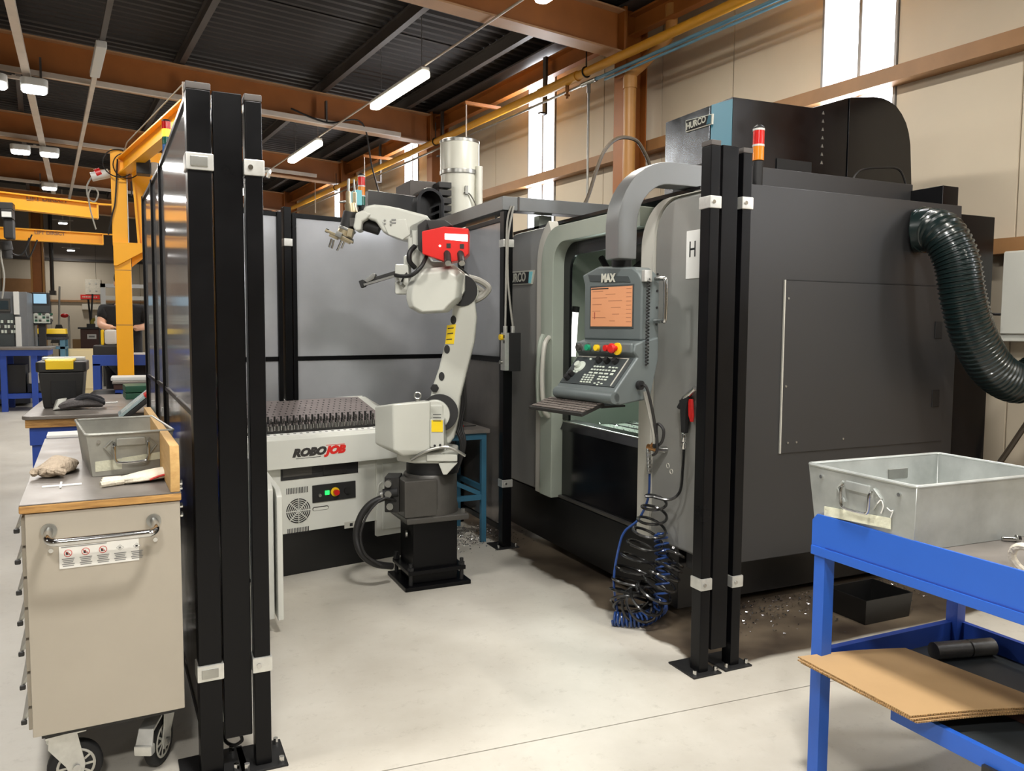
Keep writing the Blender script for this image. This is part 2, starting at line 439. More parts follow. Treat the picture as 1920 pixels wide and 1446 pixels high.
for i, (a, b) in enumerate(WINS):
    wf = MB()
    wf.box(5.545, 5.655, a, a+0.02, 2.3, 4.72); wf.box(5.545, 5.655, b-0.02, b, 2.3, 4.72)
    wf.box(5.545, 5.655, a+0.02, b-0.02, 2.3, 2.33); wf.box(5.545, 5.655, a+0.02, b-0.02, 4.69, 4.72)
    win = bstruct('window_%d' % (i+1), wf, 'winframe')
    c = (a+b)/2
    MB().box(5.57, 5.60, c-0.014, c+0.014, 2.35, 4.67).build('mullion', 'winframe', win)
    MB().box(5.60, 5.625, a+0.02, c-0.014, 2.33, 4.69).build('pane', 'winpane', win)
    MB().box(5.60, 5.625, c+0.014, b-0.02, 2.33, 4.69).build('pane', 'winpane', win)
    ld = bpy.data.lights.new('daylight', 'AREA'); ld.shape = 'RECTANGLE'; ld.size = 2.3; ld.size_y = 0.6; ld.energy = 60; ld.color = (0.92, 0.96, 1.0)
    lo = bpy.data.objects.new('daylight', ld); COL.objects.link(lo)
    lo.parent = win; lo.location = (5.52, c, 3.5); lo.rotation_euler = (0, R(90), 0)

# other walls
fw_ = MB(); fw_.box(-16, 7, 36.4, 36.55, 0, 7.2)
wall_far = bstruct('wall_far', fw_, 'wallgap', smooth=0)
x = -14.0
while x < 5.6:
    MB().box(x+0.006, x+1.594, 36.3, 36.4, 0, 4.02).build('cladding_board', 'wallcream', wall_far)
    MB().box(x+0.006, x+1.594, 36.3, 36.4, 4.06, 7.0).build('cladding_board', 'wallgrey', wall_far)
    x += 1.6
bstruct('wall_left', MB().box(-14.2, -14.0, -9, 36.4, 0, 7.2), 'wallcream', smooth=0)
bstruct('wall_back', MB().box(-14, 5.7, -9.2, -9.0, 0, 7.2), 'wallcream', smooth=0)
bstruct('trim_1', MB().box(-14, 5.6, 36.16, 36.3, 4.0, 4.1), 'purlin', smooth=0)
bstruct('trim_2', MB().box(-6, 5.6, 36.2, 36.3, 2.4, 2.48), 'girt', smooth=0)

# corrugated roof sheets in bays
def roof_sheet(x0, x1, y0, y1, zf):
    pr = []; y = y0; up = 0
    while y < y1-0.01:
        for dy, h in ((0, 0), (0.055, 0), (0.08, 0.032), (0.135, 0.032)):
            if y+dy <= y1: pr.append((y+dy, h))
        y += 0.16
    pr.append((y1, 0))
    bm = MB(); vs = []
    for xx in (x0, x1): vs.append([bm.bm.verts.new((xx, p[0], zf(xx)+p[1])) for p in pr])
    for j in range(len(pr)-1): bm.bm.faces.new((vs[0][j], vs[0][j+1], vs[1][j+1], vs[1][j]))
    return bm
cm = MB(); cm.loft([[(-14.2, -9.2, roofz(-14.2)+0.2), (5.8, -9.2, roofz(5.8)+0.2), (5.8, 24.3, roofz(5.8)+0.2), (-14.2, 24.3, roofz(-14.2)+0.2)],
                    [(-14.2, -9.2, roofz(-14.2)+0.3), (5.8, -9.2, roofz(5.8)+0.3), (5.8, 24.3, roofz(5.8)+0.3), (-14.2, 24.3, roofz(-14.2)+0.3)]])
ceiling = bstruct('ceiling', cm, 'roofsheet', smooth=0)
for (x0, x1) in ((-14.1, -7.0), (-7.0, -2.0), (-2.0, 1.7), (1.7, 5.65)):
    for y0 in (-9.1, -4.3, 0.0, 2.2, 4.4, 6.6, 8.9, 11.2, 13.2, 15.3, 17.4, 19.5, 21.9):
        k = (-9.1, -4.3, 0.0, 2.2, 4.4, 6.6, 8.9, 11.2, 13.2, 15.3, 17.4, 19.5, 21.9, 24.2); y1 = k[k.index(y0)+1]
        off = 0.012 if k.index(y0) % 2 else 0.0
        roof_sheet(x0, x1, y0, y1+0.02, lambda xx: roofz(xx)+0.09+off).build('roof_sheet', 'roofsheet', ceiling, smooth=0)
hi = MB(); hi.box(-14.2, 5.8, 24.4, 36.6, 6.9, 7.05)
bstruct('ceiling', hi, 'roofsheet', smooth=0)
bstruct('wall_upper', MB().box(-14.2, 5.8, 24.3, 24.42, roofz(0)+0.42, 7.05), 'wallgrey', smooth=0)

# purlins along the hall
for i, px in enumerate((-9.2, -7.4, -5.6, -3.8, -2.0, -0.15, 1.66, 3.5, 4.75)):
    p = MB(); z = roofz(px)
    p.box(px-0.035, px+0.035, -9, 24.2, z+0.075, z+0.09); p.box(px-0.006, px+0.006, -9, 24.2, z-0.06, z+0.075); p.box(px-0.035, px+0.035, -9, 24.2, z-0.07, z-0.06)
    bstruct('trim_%d' % (10+i), p, 'purlin', smooth=0)

def ibeam(p0, p1, wd, ht, tf=0.018, tw=0.012, web='steelorange'):
    p0, p1 = Vector(p0), Vector(p1); u = Vector((0, 0, 1))
    a = MB(); a.beam(p0, p1, tw, ht-2*tf)
    b = MB(); b.beam(p0+u*(ht/2-tf/2), p1+u*(ht/2-tf/2), wd, tf); b.beam(p0-u*(ht/2-tf/2), p1-u*(ht/2-tf/2), wd, tf)
    return a, b
BAYS = [-2.4, 2.1, 6.6, 11.2, 15.3, 19.5, 23.9]
names = ['far behind the camera', 'over the machine cell', 'nearest orange beam, at the top of the picture', 'second orange beam, passing above the tall black posts',
         'third orange beam, behind the far fluorescent tube', 'fourth orange beam, low over the yellow crane beam', 'last orange beam before the higher roof']
for by, nm in zip(BAYS, names):
    if by < 2: continue
    t = bthing('roof_beam', 'orange-brown steel roof beam, '+nm, 'roof beam', 5.1, by, 4.45)
    a, b = ibeam((-18.5, 0, 0.04*18.5), (0.02, 0, 0.0), 0.2, 0.42)
    a.build('web', 'steelorange', t, smooth=0); b.build('flange', 'steelflange', t, smooth=0)
    e = MB(); e.box(0.0, 0.02, -0.1, 0.1, -0.24, 0.24)
    e.build('end_plate', 'steelorange', t, smooth=0)
cn = {6.6: 'orange-brown steel column beside the ochre drain pipe', 11.2: 'steel column half hidden by the white filter drum', 15.3: 'steel column seen past the black arch cover',
      19.5: 'farthest visible steel column on the window wall', 2.1: 'steel column behind the machine', 23.9: 'steel column at the step in the roof', -2.4: 'steel column behind the camera'}
for by in BAYS:
    if by < 2: continue
    t = bthing('steel_column', cn[by], 'column', 5.27, by)
    h = MB(); h.box(-0.14, -0.125, -0.09, 0.09, 0.02, 4.74); h.box(0.125, 0.14, -0.09, 0.09, 0.02, 4.74)
    h.build('flange', 'steelorange', t, smooth=0)
    MB().box(-0.125, 0.125, -0.006, 0.006, 0.02, 4.74).build('web', 'steelorange', t, smooth=0)
    MB().box(-0.18, 0.18, -0.14, 0.14, 0, 0.02).build('base_plate', 'steelorange', t, smooth=0)
# eaves beam, girts
def along(name, x0, x1, z0, z1, m, y0=-9, y1=24.2): return bstruct(name, MB().box(x0, x1, y0, y1, z0, z1), m, smooth=0)
for i in range(1, len(BAYS)):
    a, b = BAYS[i-1]+0.02, BAYS[i]-0.02
    e = MB(); e.box(5.30, 5.308, a, b, 4.44, 4.66); e.box(5.22, 5.30, a, b, 4.64, 4.66); e.box(5.22, 5.30, a, b, 4.44, 4.455)
    bstruct('trim_%d' % (30+i), e, 'steelorange', smooth=0)
g = MB(); g.box(5.42, 5.43, -9, 24.2, 3.31, 3.42); g.box(5.43, 5.56, -9, 24.2, 3.41, 3.42); g.box(5.43, 5.56, -9, 24.2, 3.31, 3.32)
bstruct('trim_40', g, 'girt', smooth=0)
g = MB(); g.box(5.42, 5.43, -9, 24.2, 2.0, 2.1); g.box(5.43, 5.56, -9, 24.2, 2.09, 2.1); g.box(5.43, 5.56, -9, 24.2, 2.0, 2.01)
bstruct('trim_41', g, 'girt', smooth=0)
bstruct('trim_42', MB().box(5.1, 5.5, -9, 24.2, 4.70, 4.72), 'purlin', smooth=0)

# services on the window wall
t = bthing('gas_pipe', 'long yellow pipe slung along the window wall under the roof beams', 'pipe', 5.0, 6.6, 4.165)
MB().cyl((0, -15, 0), (0, 17.5, 0), 0.045, n=14).build('pipe', 'pipeyellow', t)
for yy in (-4.5, 1.4, 5.1, 9.6, 14):
    q = MB(); q.torus((0, yy-1.0, 0), 0.052, 0.008, Matrix.Rotation(R(90), 4, 'X')); q.cyl((0, yy-1.0, 0.05), (0, yy-1.0, 0.27), 0.007, n=6)
    q.build('hanger', 'blackmatte', t)
q = MB(); q.cyl((0, 0.75, -0.04), (0, 0.75, -0.12), 0.022, n=10); q.cyl((0, 0.75, -0.12), (0, 0.75, -0.19), 0.014, n=8); q.cyl((-0.03, 0.75, -0.15), (0.03, 0.75, -0.15), 0.012, n=8)
q.build('valve', 'brass', t)
q = MB(); q.cyl((0, 1.3, 0), (0, 0.55, 0), 0.055, n=14)
q.build('sleeve', 'pipeyellow', t)
t = bthing('air_line', 'thin blue compressed air line running below the yellow pipe', 'pipe', 5.3, 6.6, 4.06)
MB().cyl((-0.28, -12, 0), (-0.28, 0.3, 0), 0.018, n=10).build('blue_run', 'pipeblue', t)
MB().cyl((-0.28, 0.3, 0), (-0.28, 17, 0), 0.015, n=8).build('grey_run', 'steel', t)
MB().cyl((-0.28, -12, -0.045), (-0.28, 0.1, -0.045), 0.012, n=8).build('second_run', 'pipeblue', t)
MB().cyl((-0.28, 0.38, -0.11), (-0.28, 0.38, -1.9), 0.012, n=8).build('drop_leg', 'steel', t)
MB().cyl((-0.28, 0.38, -0.02), (-0.28, 0.38, -0.11), 0.02, n=8).build('union', 'steel', t)
MB().cyl((-0.28, 0.5, 0), (-0.28, 0.25, 0), 0.025, n=10).build('tee', 'steel', t)
for i, (yy, m) in enumerate(((2.8, 'girt'), (8.1, 'purlin'), (10.9, 'purlin'), (13.4, 'purlin'))):
    tt = bthing('pipe_bracket', ['brown flat bar bracket reaching down to the blue line by the first window', 'dark bracket hanging just left of the brass valve',
        'slim bracket hanging above the white filter drum', 'slim bracket hanging beyond the black arch'][i], 'bracket', 5.2, yy, 4.0)
    MB().box(-0.015, 0.015, -0.03, 0.03, 0.0, 0.66).build('bar', m, tt, smooth=0)
    MB().box(-0.08, 0.015, -0.03, 0.03, 0.0, 0.02).build('foot', m, tt, smooth=0)
for i, (yy) in enumerate((9.35, 13.1, 15.9)):
    tt = bthing('drop_rod', ['white drop rod with cross arm right of the filter drum', 'white drop rod with cross arm over the black arch', 'white drop rod near the far red tower light'][i], 'rod', 4.8, yy, 3.75)
    MB().cyl((0, 0, 0), (0, 0, 0.62), 0.008, n=6).build('rod', 'trunking', tt)
    MB().box(-0.02, 0.5, -0.02, 0.02, 0.6, 0.64).build('cross_arm', 'steelorange', tt)

t = bthing('drain_pipe', 'ochre rainwater pipe with a cranked top beside the first steel column', 'pipe', 5.12, 6.42)
MB().cyl((0, 0, 0), (0, 0, 3.95), 0.062, n=18).build('downpipe', 'pipeochre', t)
pts = catmull([(0, 0, 3.92), (0, 0, 4.0), (0.06, -0.14, 4.1), (0.15, -0.3, 4.25), (0.2, -0.36, 4.36), (0.2, -0.36, 4.6)], 5)
MB().tube(pts, 0.058, 16).build('crank', 'pipeochre', t)
for a, b, r_ in ((3.87, 3.98, 0.07), (2.72, 2.76, 0.068)): MB().cyl((0, 0, a), (0, 0, b), r_, n=18).build('collar', 'pipeochre', t)

# lights
def area(par, loc, sx, sy, e, col):
    ld = bpy.data.lights.new('lamp', 'AREA'); ld.shape = 'RECTANGLE'; ld.size = sx; ld.size_y = sy; ld.energy = e; ld.color = col
    lo = bpy.data.objects.new('lamp', ld); COL.objects.link(lo); lo.parent = par; lo.location = loc
M['tubelit'] = glow('tube_lit', (255, 246, 226), 9.0)
M['ledlit'] = glow('led_lit', (250, 252, 255), 16.0)
def tube_light(y, label, lit=True):
    t = bthing('fluorescent_light', label, 'light', 3.62, y, 4.19)
    MB().box(-0.05, 0.05, -0.76, 0.76, 0.03, 0.075).build('body', 'lampbody', t, bevel=0.01)
    d = MB(); d.prism(rrect(-0.06, 0.06, -0.78, 0.78, 0.05), 'z', -0.035, 0.03)
    d.build('diffuser', 'tubelit', t, bevel=0.012)
    area(t, (0, 0, -0.05), 0.13, 1.7, TUBE_W, AREA_WARM)
    for yy in (-0.6, 0.6): MB().cyl((0.03, yy, 0.075), (0.03, yy, 0.68), 0.004, n=5).build('hanger', 'steel', t)
tube_light(8.76, 'lit fluorescent fitting, the long near one above the robot')
tube_light(12.53, 'lit fluorescent fitting, the farther one left of the yellow pipe')
tube_light(16.3, 'lit fluorescent fitting beyond the tall black posts')
tube_light(4.97, 'lit fluorescent fitting above the machine cell')
tube_light(1.2, 'lit fluorescent fitting above the blue bench')
tube_light(-2.9, 'lit fluorescent fitting behind the camera')
t = bthing('light_conduit', 'thin pale conduit carrying the row of fluorescent lights', 'conduit', 3.62, 6.6, 4.279)
MB().cyl((0, -12, 0), (0, 13, 0), 0.011, n=8).build('conduit', 'trunking', t)

def led_light(x, y, label, two=True, z=4.23, up=0.13, k=1.0):
    t = bthing('high_bay_light', label, 'light', x, y, z)
    for s in ((-1, 1) if two else (0,)):
        h = MB(); h.prism(rrect(s*0.2-0.14, s*0.2+0.14, -0.2, 0.2, 0.06), 'z', 0.0, 0.09)
        h.build('housing', 'lampbody', t, bevel=0.015)
        d = MB(); d.prism(rrect(s*0.2-0.12, s*0.2+0.12, -0.18, 0.18, 0.06), 'z', -0.012, 0.0)
        d.build('lens', 'ledlit', t)
    area(t, (0, 0, -0.03), 0.6 if two else 0.3, 0.34, (LED_W if two else LED_W*0.6)*k, AREA_COOL)
    MB().box(-0.3, 0.3, -0.02, 0.02, 0.09, 0.12).build('bracket', 'trunking', t)
    MB().box(-0.02, 0.02, -0.02, 0.02, 0.12, up+0.002).build('stem', 'trunking', t)
led_light(-0.17, 11.05, 'pair of bright high-bay lamps, nearest at the left edge')
led_light(0.02, 15.1, 'pair of bright high-bay lamps, second along the trunking')
led_light(0.25, 18.8, 'single square high-bay lamp, third along the trunking', False)
led_light(0.75, 30.2, 'small bright lamp under the far roof, below the crane beam', False, 4.8, 2.1)
led_light(1.1, 34.8, 'smallest bright lamp, over the far wall', False, 4.3, 2.6)
led_light(-0.35, 7.0, 'pair of high-bay lamps left of the cell')
led_light(-0.55, 2.9, 'pair of high-bay lamps above the aisle', k=1.2)
led_light(-0.75, -1.6, 'pair of high-bay lamps behind the camera', k=2.6)
led_light(1.1, 0.9, 'added pair of fill lamps, out of view above the open floor in front of the cell', up=0.55, k=2.3)  # added lamp pair, out of view, to brighten the near floor and trolley
for i, (yy, xx) in enumerate(((14, -6.5), (5, -6.5), (-3, -6.5), (21.6, -6.5))):
    led_light(xx, yy, ['high-bay lamps over the far left bay', 'high-bay lamps over the left bay', 'high-bay lamps over the rear left bay', 'high-bay lamps over the deep left bay'][i], up=0.75)
t = bthing('cable_trunking', 'pale trunking running along the row of high-bay lamps', 'trunking', -0.3, 6, 4.395)
MB().beam((-0.45, -12, 0), (0.65, 14.5, 0), 0.08, 0.06).build('trunking', 'trunking', t)
t = bthing('cable_trunking', 'narrow white trunking with an unlit batten lamp, above the yellow crane column', 'trunking', 0.64, 9.6, 4.37)
MB().beam((-0.03, -6, 0), (-0.01, -0.35, 0), 0.05, 0.05).build('trunking', 'purlin', t)
MB().beam((-0.01, -0.3, 0), (0.03, 12, 0), 0.05, 0.05).build('rear_trunking', 'trunking', t)
q = MB(); q.beam((-0.02, -0.4, -0.06), (-0.02, 0.75, -0.06), 0.1, 0.07)
q.build('batten_lamp', 'lampbody', t, bevel=0.01)
for i, (yy, z) in enumerate(((11.05, 4.3), (15.15, 4.36), (19.35, 4.3))):
    t = bthing('conduit', ['white conduit strapped under the second orange beam', 'white conduit strapped under the third orange beam', 'white conduit strapped under the fourth orange beam'][i], 'conduit', -2, yy, z)
    MB().beam((-4, 0, 0.3), (6.6, 0, -0.02), 0.05, 0.06).build('conduit', 'trunking', t)
    for k in range(6): MB().box(-3+k*1.7-0.012, -3+k*1.7+0.012, -0.03, 0.03, 0.0, 0.30).build('strap', 'purlin', t)
t = bthing('ceiling_cable', 'black cable sagging under the second orange beam', 'cable', 2.6, 11.0, 4.2)
MB().tube(catmull([(0.4, 0, 0.22), (0.9, 0, 0.1), (1.4, 0, 0.16), (1.75, 0.5, -0.4), (2.35, 1.2, -1.3)], 8), 0.012, 6).build('cable', 'cableblack', t)

# fittings on the right-hand wall
t = bthing('wall_cabinet', 'white wall cabinet at the right picture edge behind the green hose', 'cabinet', 5.56, 2.6, 1.43)
MB().box(-0.17, 0, -0.3, 0.29, 0, 0.58).build('case', 'offwhite', t, bevel=0.008)
MB().box(-0.19, -0.17, -0.29, 0.28, 0.05, 0.57).build('door', 'offwhite', t, bevel=0.004)
t = bthing('wall_cable', 'black cable looping from the machine back to the white wall cabinet', 'cable', 5.1, 2.9, 1.7)
MB().tube(catmull([(-0.3, 0.3, 0.2), (-0.1, 0.2, 0.05), (0.1, 0.0, -0.08), (0.12, -0.1, -0.1)], 8), 0.008, 6).build('cable', 'cableblack', t)

# ------------------------------------------------------------------ the machine cell (world axes)
def wp(mb, name, m, par, **k):
    # a part whose mesh is drawn in hall coordinates, under an unturned thing
    o = mb.build(name, m, par, **k)
    o.location = -par.location if par.parent is None else Vector((0, 0, 0))
    return o
def band(outer, inner, x0, x1): return MB().prism(outer+inner[::-1], 'x', x0, x1)
def arc2(cx, cy, r, a0, a1, n=8): return [(cx+r*math.cos(R(a0+(a1-a0)*i/n)), cy+r*math.sin(R(a0+(a1-a0)*i/n))) for i in range(n+1)]

def post(par, x0, x1, y0, y1, z0, z1, clamps, foot=True, cap=True):
    wp(MB().box(x0, x1, y0, y1, z0, z1), 'post', 'black', par, bevel=0.004)
    if cap: wp(MB().box(x0-0.001, x1+0.001, y0-0.001, y1+0.001, z1, z1+0.022), 'cap', 'purlin', par, bevel=0.003)
    for z in clamps:
        c = wp(MB().box(x0-0.006, x1+0.006, y0-0.007, y1+0.004, z-0.026, z+0.026), 'clamp', 'steelclamp', par, bevel=0.004)
        s = MB(); s.cyl(((x0+x1)/2-0.012, y0-0.007, z), ((x0+x1)/2-0.012, y0-0.012, z), 0.008, n=10)
        q = s.build('bolt', 'chrome', c)
    if foot:
        f = wp(MB().box(x0-0.05, x1+0.05, y0-0.03, y1+0.09, 0, 0.008), 'foot_plate', 'blackmatte', par, bevel=0.002)
        for bx, by in ((x0-0.03, y0-0.01), (x1+0.03, y0-0.01), (x1+0.03, y1+0.06)):
            MB().cyl((bx, by, 0.008), (bx, by, 0.03), 0.009, n=6).build('anchor_bolt', 'chrome', f)

ZT = 2.24
# left-hand outer fence run, bending a little at its middle upright
def fence_sheets(par, a, b):
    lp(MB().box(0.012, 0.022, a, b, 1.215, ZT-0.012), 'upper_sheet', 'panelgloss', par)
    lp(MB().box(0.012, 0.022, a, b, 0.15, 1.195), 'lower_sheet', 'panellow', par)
    lp(MB().box(0.006, 0.05, a, b, 1.195, 1.215), 'middle_rail', 'black', par, bevel=0.003)
    lp(MB().box(0.004, 0.05, a, b, ZT-0.012, ZT+0.008), 'top_rail', 'black', par, bevel=0.003)
    lp(MB().box(0.008, 0.05, a, b, 0.12, 0.15), 'bottom_rail', 'black', par, bevel=0.003)
def lp(mb, name, m, par=None, **k): return mb.build(name, m, par or t, **k)
t = thing('safety_fence', 'tall glossy grey safety fence run on the left, beside the drawer trolley', 'fence', (0.152, 2.745, 0), R(2.2))
lp(MB().box(0, 0.072, 0, 0.07, 0.0, ZT), 'post', 'black', bevel=0.004)
lp(MB().box(-0.001, 0.073, -0.001, 0.071, ZT, ZT+0.022), 'cap', 'purlin', bevel=0.003)
for z in (2.016, 0.356):
    c = lp(MB().box(-0.006, 0.078, -0.008, 0.074, z-0.027, z+0.027), 'clamp', 'steelclamp', bevel=0.004)
    q = MB(); q.box(0.008, 0.06, -0.013, -0.008, z-0.016, z+0.016); q.build('clamp_plate', 'steel', c, bevel=0.003)
f = lp(MB().box(-0.06, 0.15, -0.03, 0.15, 0, 0.008), 'foot_plate', 'blackmatte', bevel=0.002)
for bx, by in ((-0.04, -0.01), (0.11, -0.01), (0.11, 0.11)): MB().cyl((bx, by, 0.008), (bx, by, 0.03), 0.009, n=6).build('anchor_bolt', 'chrome', f)
fence_sheets(t, 0.075, 1.37)
lp(MB().box(0.0, 0.05, 1.37, 1.395, 0.0, ZT+0.01), 'upright', 'black', bevel=0.003)
lp(MB().box(-0.008, 0.0, 1.372, 1.392, 1.07, 1.11), 'clip', 'steelclamp')
t = thing('safety_fence', 'farther bend of the left glossy fence, past its middle upright', 'fence', (0.100, 4.145, 0), R(3.6))
fence_sheets(t, 0.0, 0.44); fence_sheets(t, 0.462, 1.05)
for a in (0.44, 1.05): lp(MB().box(0.0, 0.05, a, a+0.022, 0.0, ZT+0.01), 'upright', 'black', bevel=0.003)
# sliding door leaf between the left posts
t = thing('sliding_door', 'wide black sliding door leaf parked between the two left fence posts', 'door', (0.274, 2.75, 0))
zb, zt = 0.115, 2.242
t.location.z = 0
wp(MB().box(0.229, 0.318, 2.75, 2.80, zb, zt), 'stile', 'black', t, bevel=0.004)
wp(MB().box(0.262, 0.275, 2.80, 4.45, zb+0.05, zt-0.06), 'sheet', 'panel', t)
wp(MB().box(0.24, 0.30, 2.80, 4.45, zt-0.06, zt-0.01), 'top_rail', 'black', t, bevel=0.004)
wp(MB().box(0.24, 0.30, 2.80, 4.45, zb, zb+0.05), 'bottom_rail', 'black', t, bevel=0.004)
wp(MB().box(0.24, 0.30, 4.45, 4.5, zb, zt-0.01), 'rear_stile', 'black', t, bevel=0.004)
wp(MB().tube(catmull([(0.28, 2.77, zb), (0.285, 2.78, zb-0.03), (0.26, 2.8, zb-0.05), (0.235, 2.84, zb-0.045), (0.23, 2.88, zb)], 6), 0.006, 6), 'cable_tail', 'cableblack', t)
wp(MB().box(0.26, 0.28, 4.3, 4.34, 0.0, zb), 'floor_guide', 'blackmatte', t)
t = thing('fence_post', 'slim black fence post on the inner side of the left sliding door', 'post', (0.35, 2.76, 0))
post(t, 0.325, 0.378, 2.735, 2.80, 0.008, ZT-0.02, (2.009, 0.36))
wp(MB().tube(catmull([(0.385, 2.78, 2.009), (0.405, 2.78, 2.009+0.005), (0.4, 2.78, 2.009-0.02)], 4), 0.007, 6), 'clamp_screw', 'chrome', t)

# right-hand posts and parked leaf
t = thing('fence_post', 'left one of the two black posts standing right of the control console', 'post', (2.21, 2.75, 0))
post(t, 2.168, 2.217, 2.71, 2.775, 0.008, ZT+0.02, (2.027, 0.398))
t = thing('fence_post', 'right one of the two black posts, against the grey machine side', 'post', (2.41, 2.75, 0))
post(t, 2.342, 2.392, 2.715, 2.775, 0.008, ZT+0.005, (2.035, 0.388))
t = thing('sliding_door', 'black sliding door leaf parked between the two right-hand posts', 'door', (2.31, 2.75, 0))
zb, zt = 0.095, 2.269
wp(MB().box(2.236, 2.322, 2.72, 2.78, zb, zt), 'stile', 'black', t, bevel=0.004)
wp(MB().box(2.27, 2.283, 2.78, 2.83, zb+0.05, zt-0.06), 'sheet', 'panel', t)
wp(MB().box(2.25, 2.31, 2.78, 2.83, zt-0.06, zt-0.01), 'top_rail', 'black', t, bevel=0.004)
wp(MB().box(2.25, 2.31, 2.78, 2.83, zb, zb+0.05), 'bottom_rail', 'black', t, bevel=0.004)
wp(MB().box(2.25, 2.31, 2.83, 2.85, 0.0, zt-0.01), 'rear_stile', 'black', t, bevel=0.004)

# rear fence run
FA = R(11.7)
t = thing('safety_fence', 'grey sheet safety fence across the back of the robot cell', 'fence', (0.87, 5.415, 0), FA)
for (a, b) in ((-0.55, -0.045), (0.085, 1.36)):
    lp(MB().box(a, b, 0.0, 0.012, 1.30, ZT-0.03), 'upper_sheet', 'panel')
    lp(MB().box(a, b, 0.0, 0.012, 0.14, 1.27), 'lower_sheet', 'panel')
    lp(MB().box(a, b, -0.008, 0.03, 1.27, 1.30), 'middle_rail', 'black', bevel=0.003)
    lp(MB().box(a, b, -0.01, 0.03, ZT-0.03, ZT), 'top_rail', 'black', bevel=0.003)
    lp(MB().box(a, b, -0.01, 0.03, 0.1, 0.14), 'bottom_rail', 'black', bevel=0.003)
for (a, b, z) in ((-0.045, -0.015, ZT), (0.0, 0.05, ZT+0.035), (0.055, 0.085, ZT), (1.36, 1.40, ZT), (-0.59, -0.55, ZT)):
    lp(MB().box(a, b, -0.02, 0.04, 0.0, z), 'post', 'black', bevel=0.004)
for z in (2.045, 0.45): lp(MB().box(-0.004, 0.054, -0.03, 0.044, z-0.025, z+0.025), 'clamp', 'steelclamp', bevel=0.004)
t = thing('safety_fence', 'short grey fence return between the robot and the machine doors', 'fence', (2.24, 5.3, 0))
for (a, b) in ((4.94, 5.66),):
    wp(MB().box(2.235, 2.247, a, b, 1.30, ZT-0.03), 'upper_sheet', 'panel', t)
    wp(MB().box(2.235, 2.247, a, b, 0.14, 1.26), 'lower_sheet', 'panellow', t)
    wp(MB().box(2.225, 2.265, a, b, 1.26, 1.30), 'middle_rail', 'black', t, bevel=0.003)
    wp(MB().box(2.225, 2.265, a, b, ZT-0.03, ZT), 'top_rail', 'black', t, bevel=0.003)
    wp(MB().box(2.225, 2.265, a, b, 0.1, 0.14), 'bottom_rail', 'black', t, bevel=0.003)
post(t, 2.205, 2.272, 4.87, 4.935, 0.008, ZT+0.03, (2.057, 0.445), cap=False)
# cable duct lying on top of the fence return
t = thing('cable_duct', 'light grey L-shaped cable duct laid over the fence top', 'duct', (2.24, 5.2, ZT+0.03))
dz0, dz1 = ZT+0.032, ZT+0.122
wp(MB().box(2.19, 2.31, 4.86, 6.6, dz0, dz1), 'long_run', 'duct', t, bevel=0.004)
wp(MB().box(2.31, 3.3, 4.86, 4.98, dz0, dz1), 'cross_run', 'duct', t, bevel=0.004)
wp(MB().box(2.52, 2.62, 4.98, 5.06, 2.15, dz0), 'support', 'msage', t, bevel=0.003)
wp(MB().box(2.30, 2.312, 4.855, 4.985, dz0-0.001, dz1+0.001), 'joint_strip', 'purlin', t)
wp(MB().box(2.24, 2.26, 5.1, 5.64, dz0-0.03, dz0), 'fixing_rail', 'steel', t)

# ------------------------------------------------------------------ the machining centre
MX = 2.455
mach = thing('machining_centre', 'large dark grey CNC machining centre with open doors, right of the robot', 'machine', (3.5, 4.2, 0))
wp(MB().box(2.80, 4.40, 3.2, 3.23, 0.285, 2.228), 'side_panel', 'mgrey', mach, bevel=0.004)
ap = wp(MB().box(3.055, 4.30, 3.192, 3.2, 0.845, 1.752), 'access_panel', 'mgrey', mach, bevel=0.002)
for z in (1.5, 1.1):
    MB().box(4.20, 4.26, 3.186, 3.192, z-0.05, z+0.05).build('latch', 'blackmatte', ap, bevel=0.003)
for xx, z in ((3.075, 1.66), (3.075, 1.2), (3.1, 0.9), (3.16, 0.9), (3.5, 0.9)):
    MB().cyl((xx, 3.192, z), (xx, 3.188, z), 0.006, n=8).build('screw', 'steel', ap)
wp(MB().box(3.055, 4.30, 3.1915, 3.2, 1.753, 1.758), 'seam', 'blackmatte', mach, smooth=0)
wp(MB().box(3.048, 3.0545, 3.1905, 3.2, 0.845, 1.756), 'edge_strip', 'mlight', mach, smooth=0)
wp(MB().box(2.50, 2.80, 3.2, 3.25, 0.285, 2.18), 'corner_panel', 'mgrey', mach, bevel=0.004)
wp(MB().box(2.80, 4.38, 3.52, 3.84, 2.2, 2.40), 'roof_box', 'mgrey', mach, bevel=0.006)
wp(MB().box(2.52, 4.40, 3.23, 5.40, 2.18, 2.2), 'roof_plate', 'mdark', mach)
wp(MB().box(4.40, 4.76, 3.24, 5.0, 0.1, 2.19), 'rear_cabinet', 'mdark', mach, bevel=0.005)
wp(MB().box(4.36, 4.50, 3.3, 3.7, 2.19, 2.36), 'rear_box', 'mdark', mach, bevel=0.004)
wp(MB().box(2.52, 4.40, 5.37, 5.40, 0.3, 2.18), 'far_panel', 'mgrey', mach, bevel=0.004)
wp(MB().box(2.57, 4.70, 3.34, 5.1, 0.05, 0.385), 'sump', 'mbase', mach, bevel=0.01)
q = MB()
q.box(2.475, 2.57, 3.28, 5.40, 0.06, 0.383)
wp(q, 'front_skirt', 'mbase', mach, bevel=0.006)
for xx, yy in ((2.7, 3.5), (4.5, 3.5), (2.7, 4.95), (4.5, 4.95)):
    wp(MB().cyl((xx, yy, 0), (xx, yy, 0.05), 0.05, n=14), 'levelling_foot', 'steel', mach)
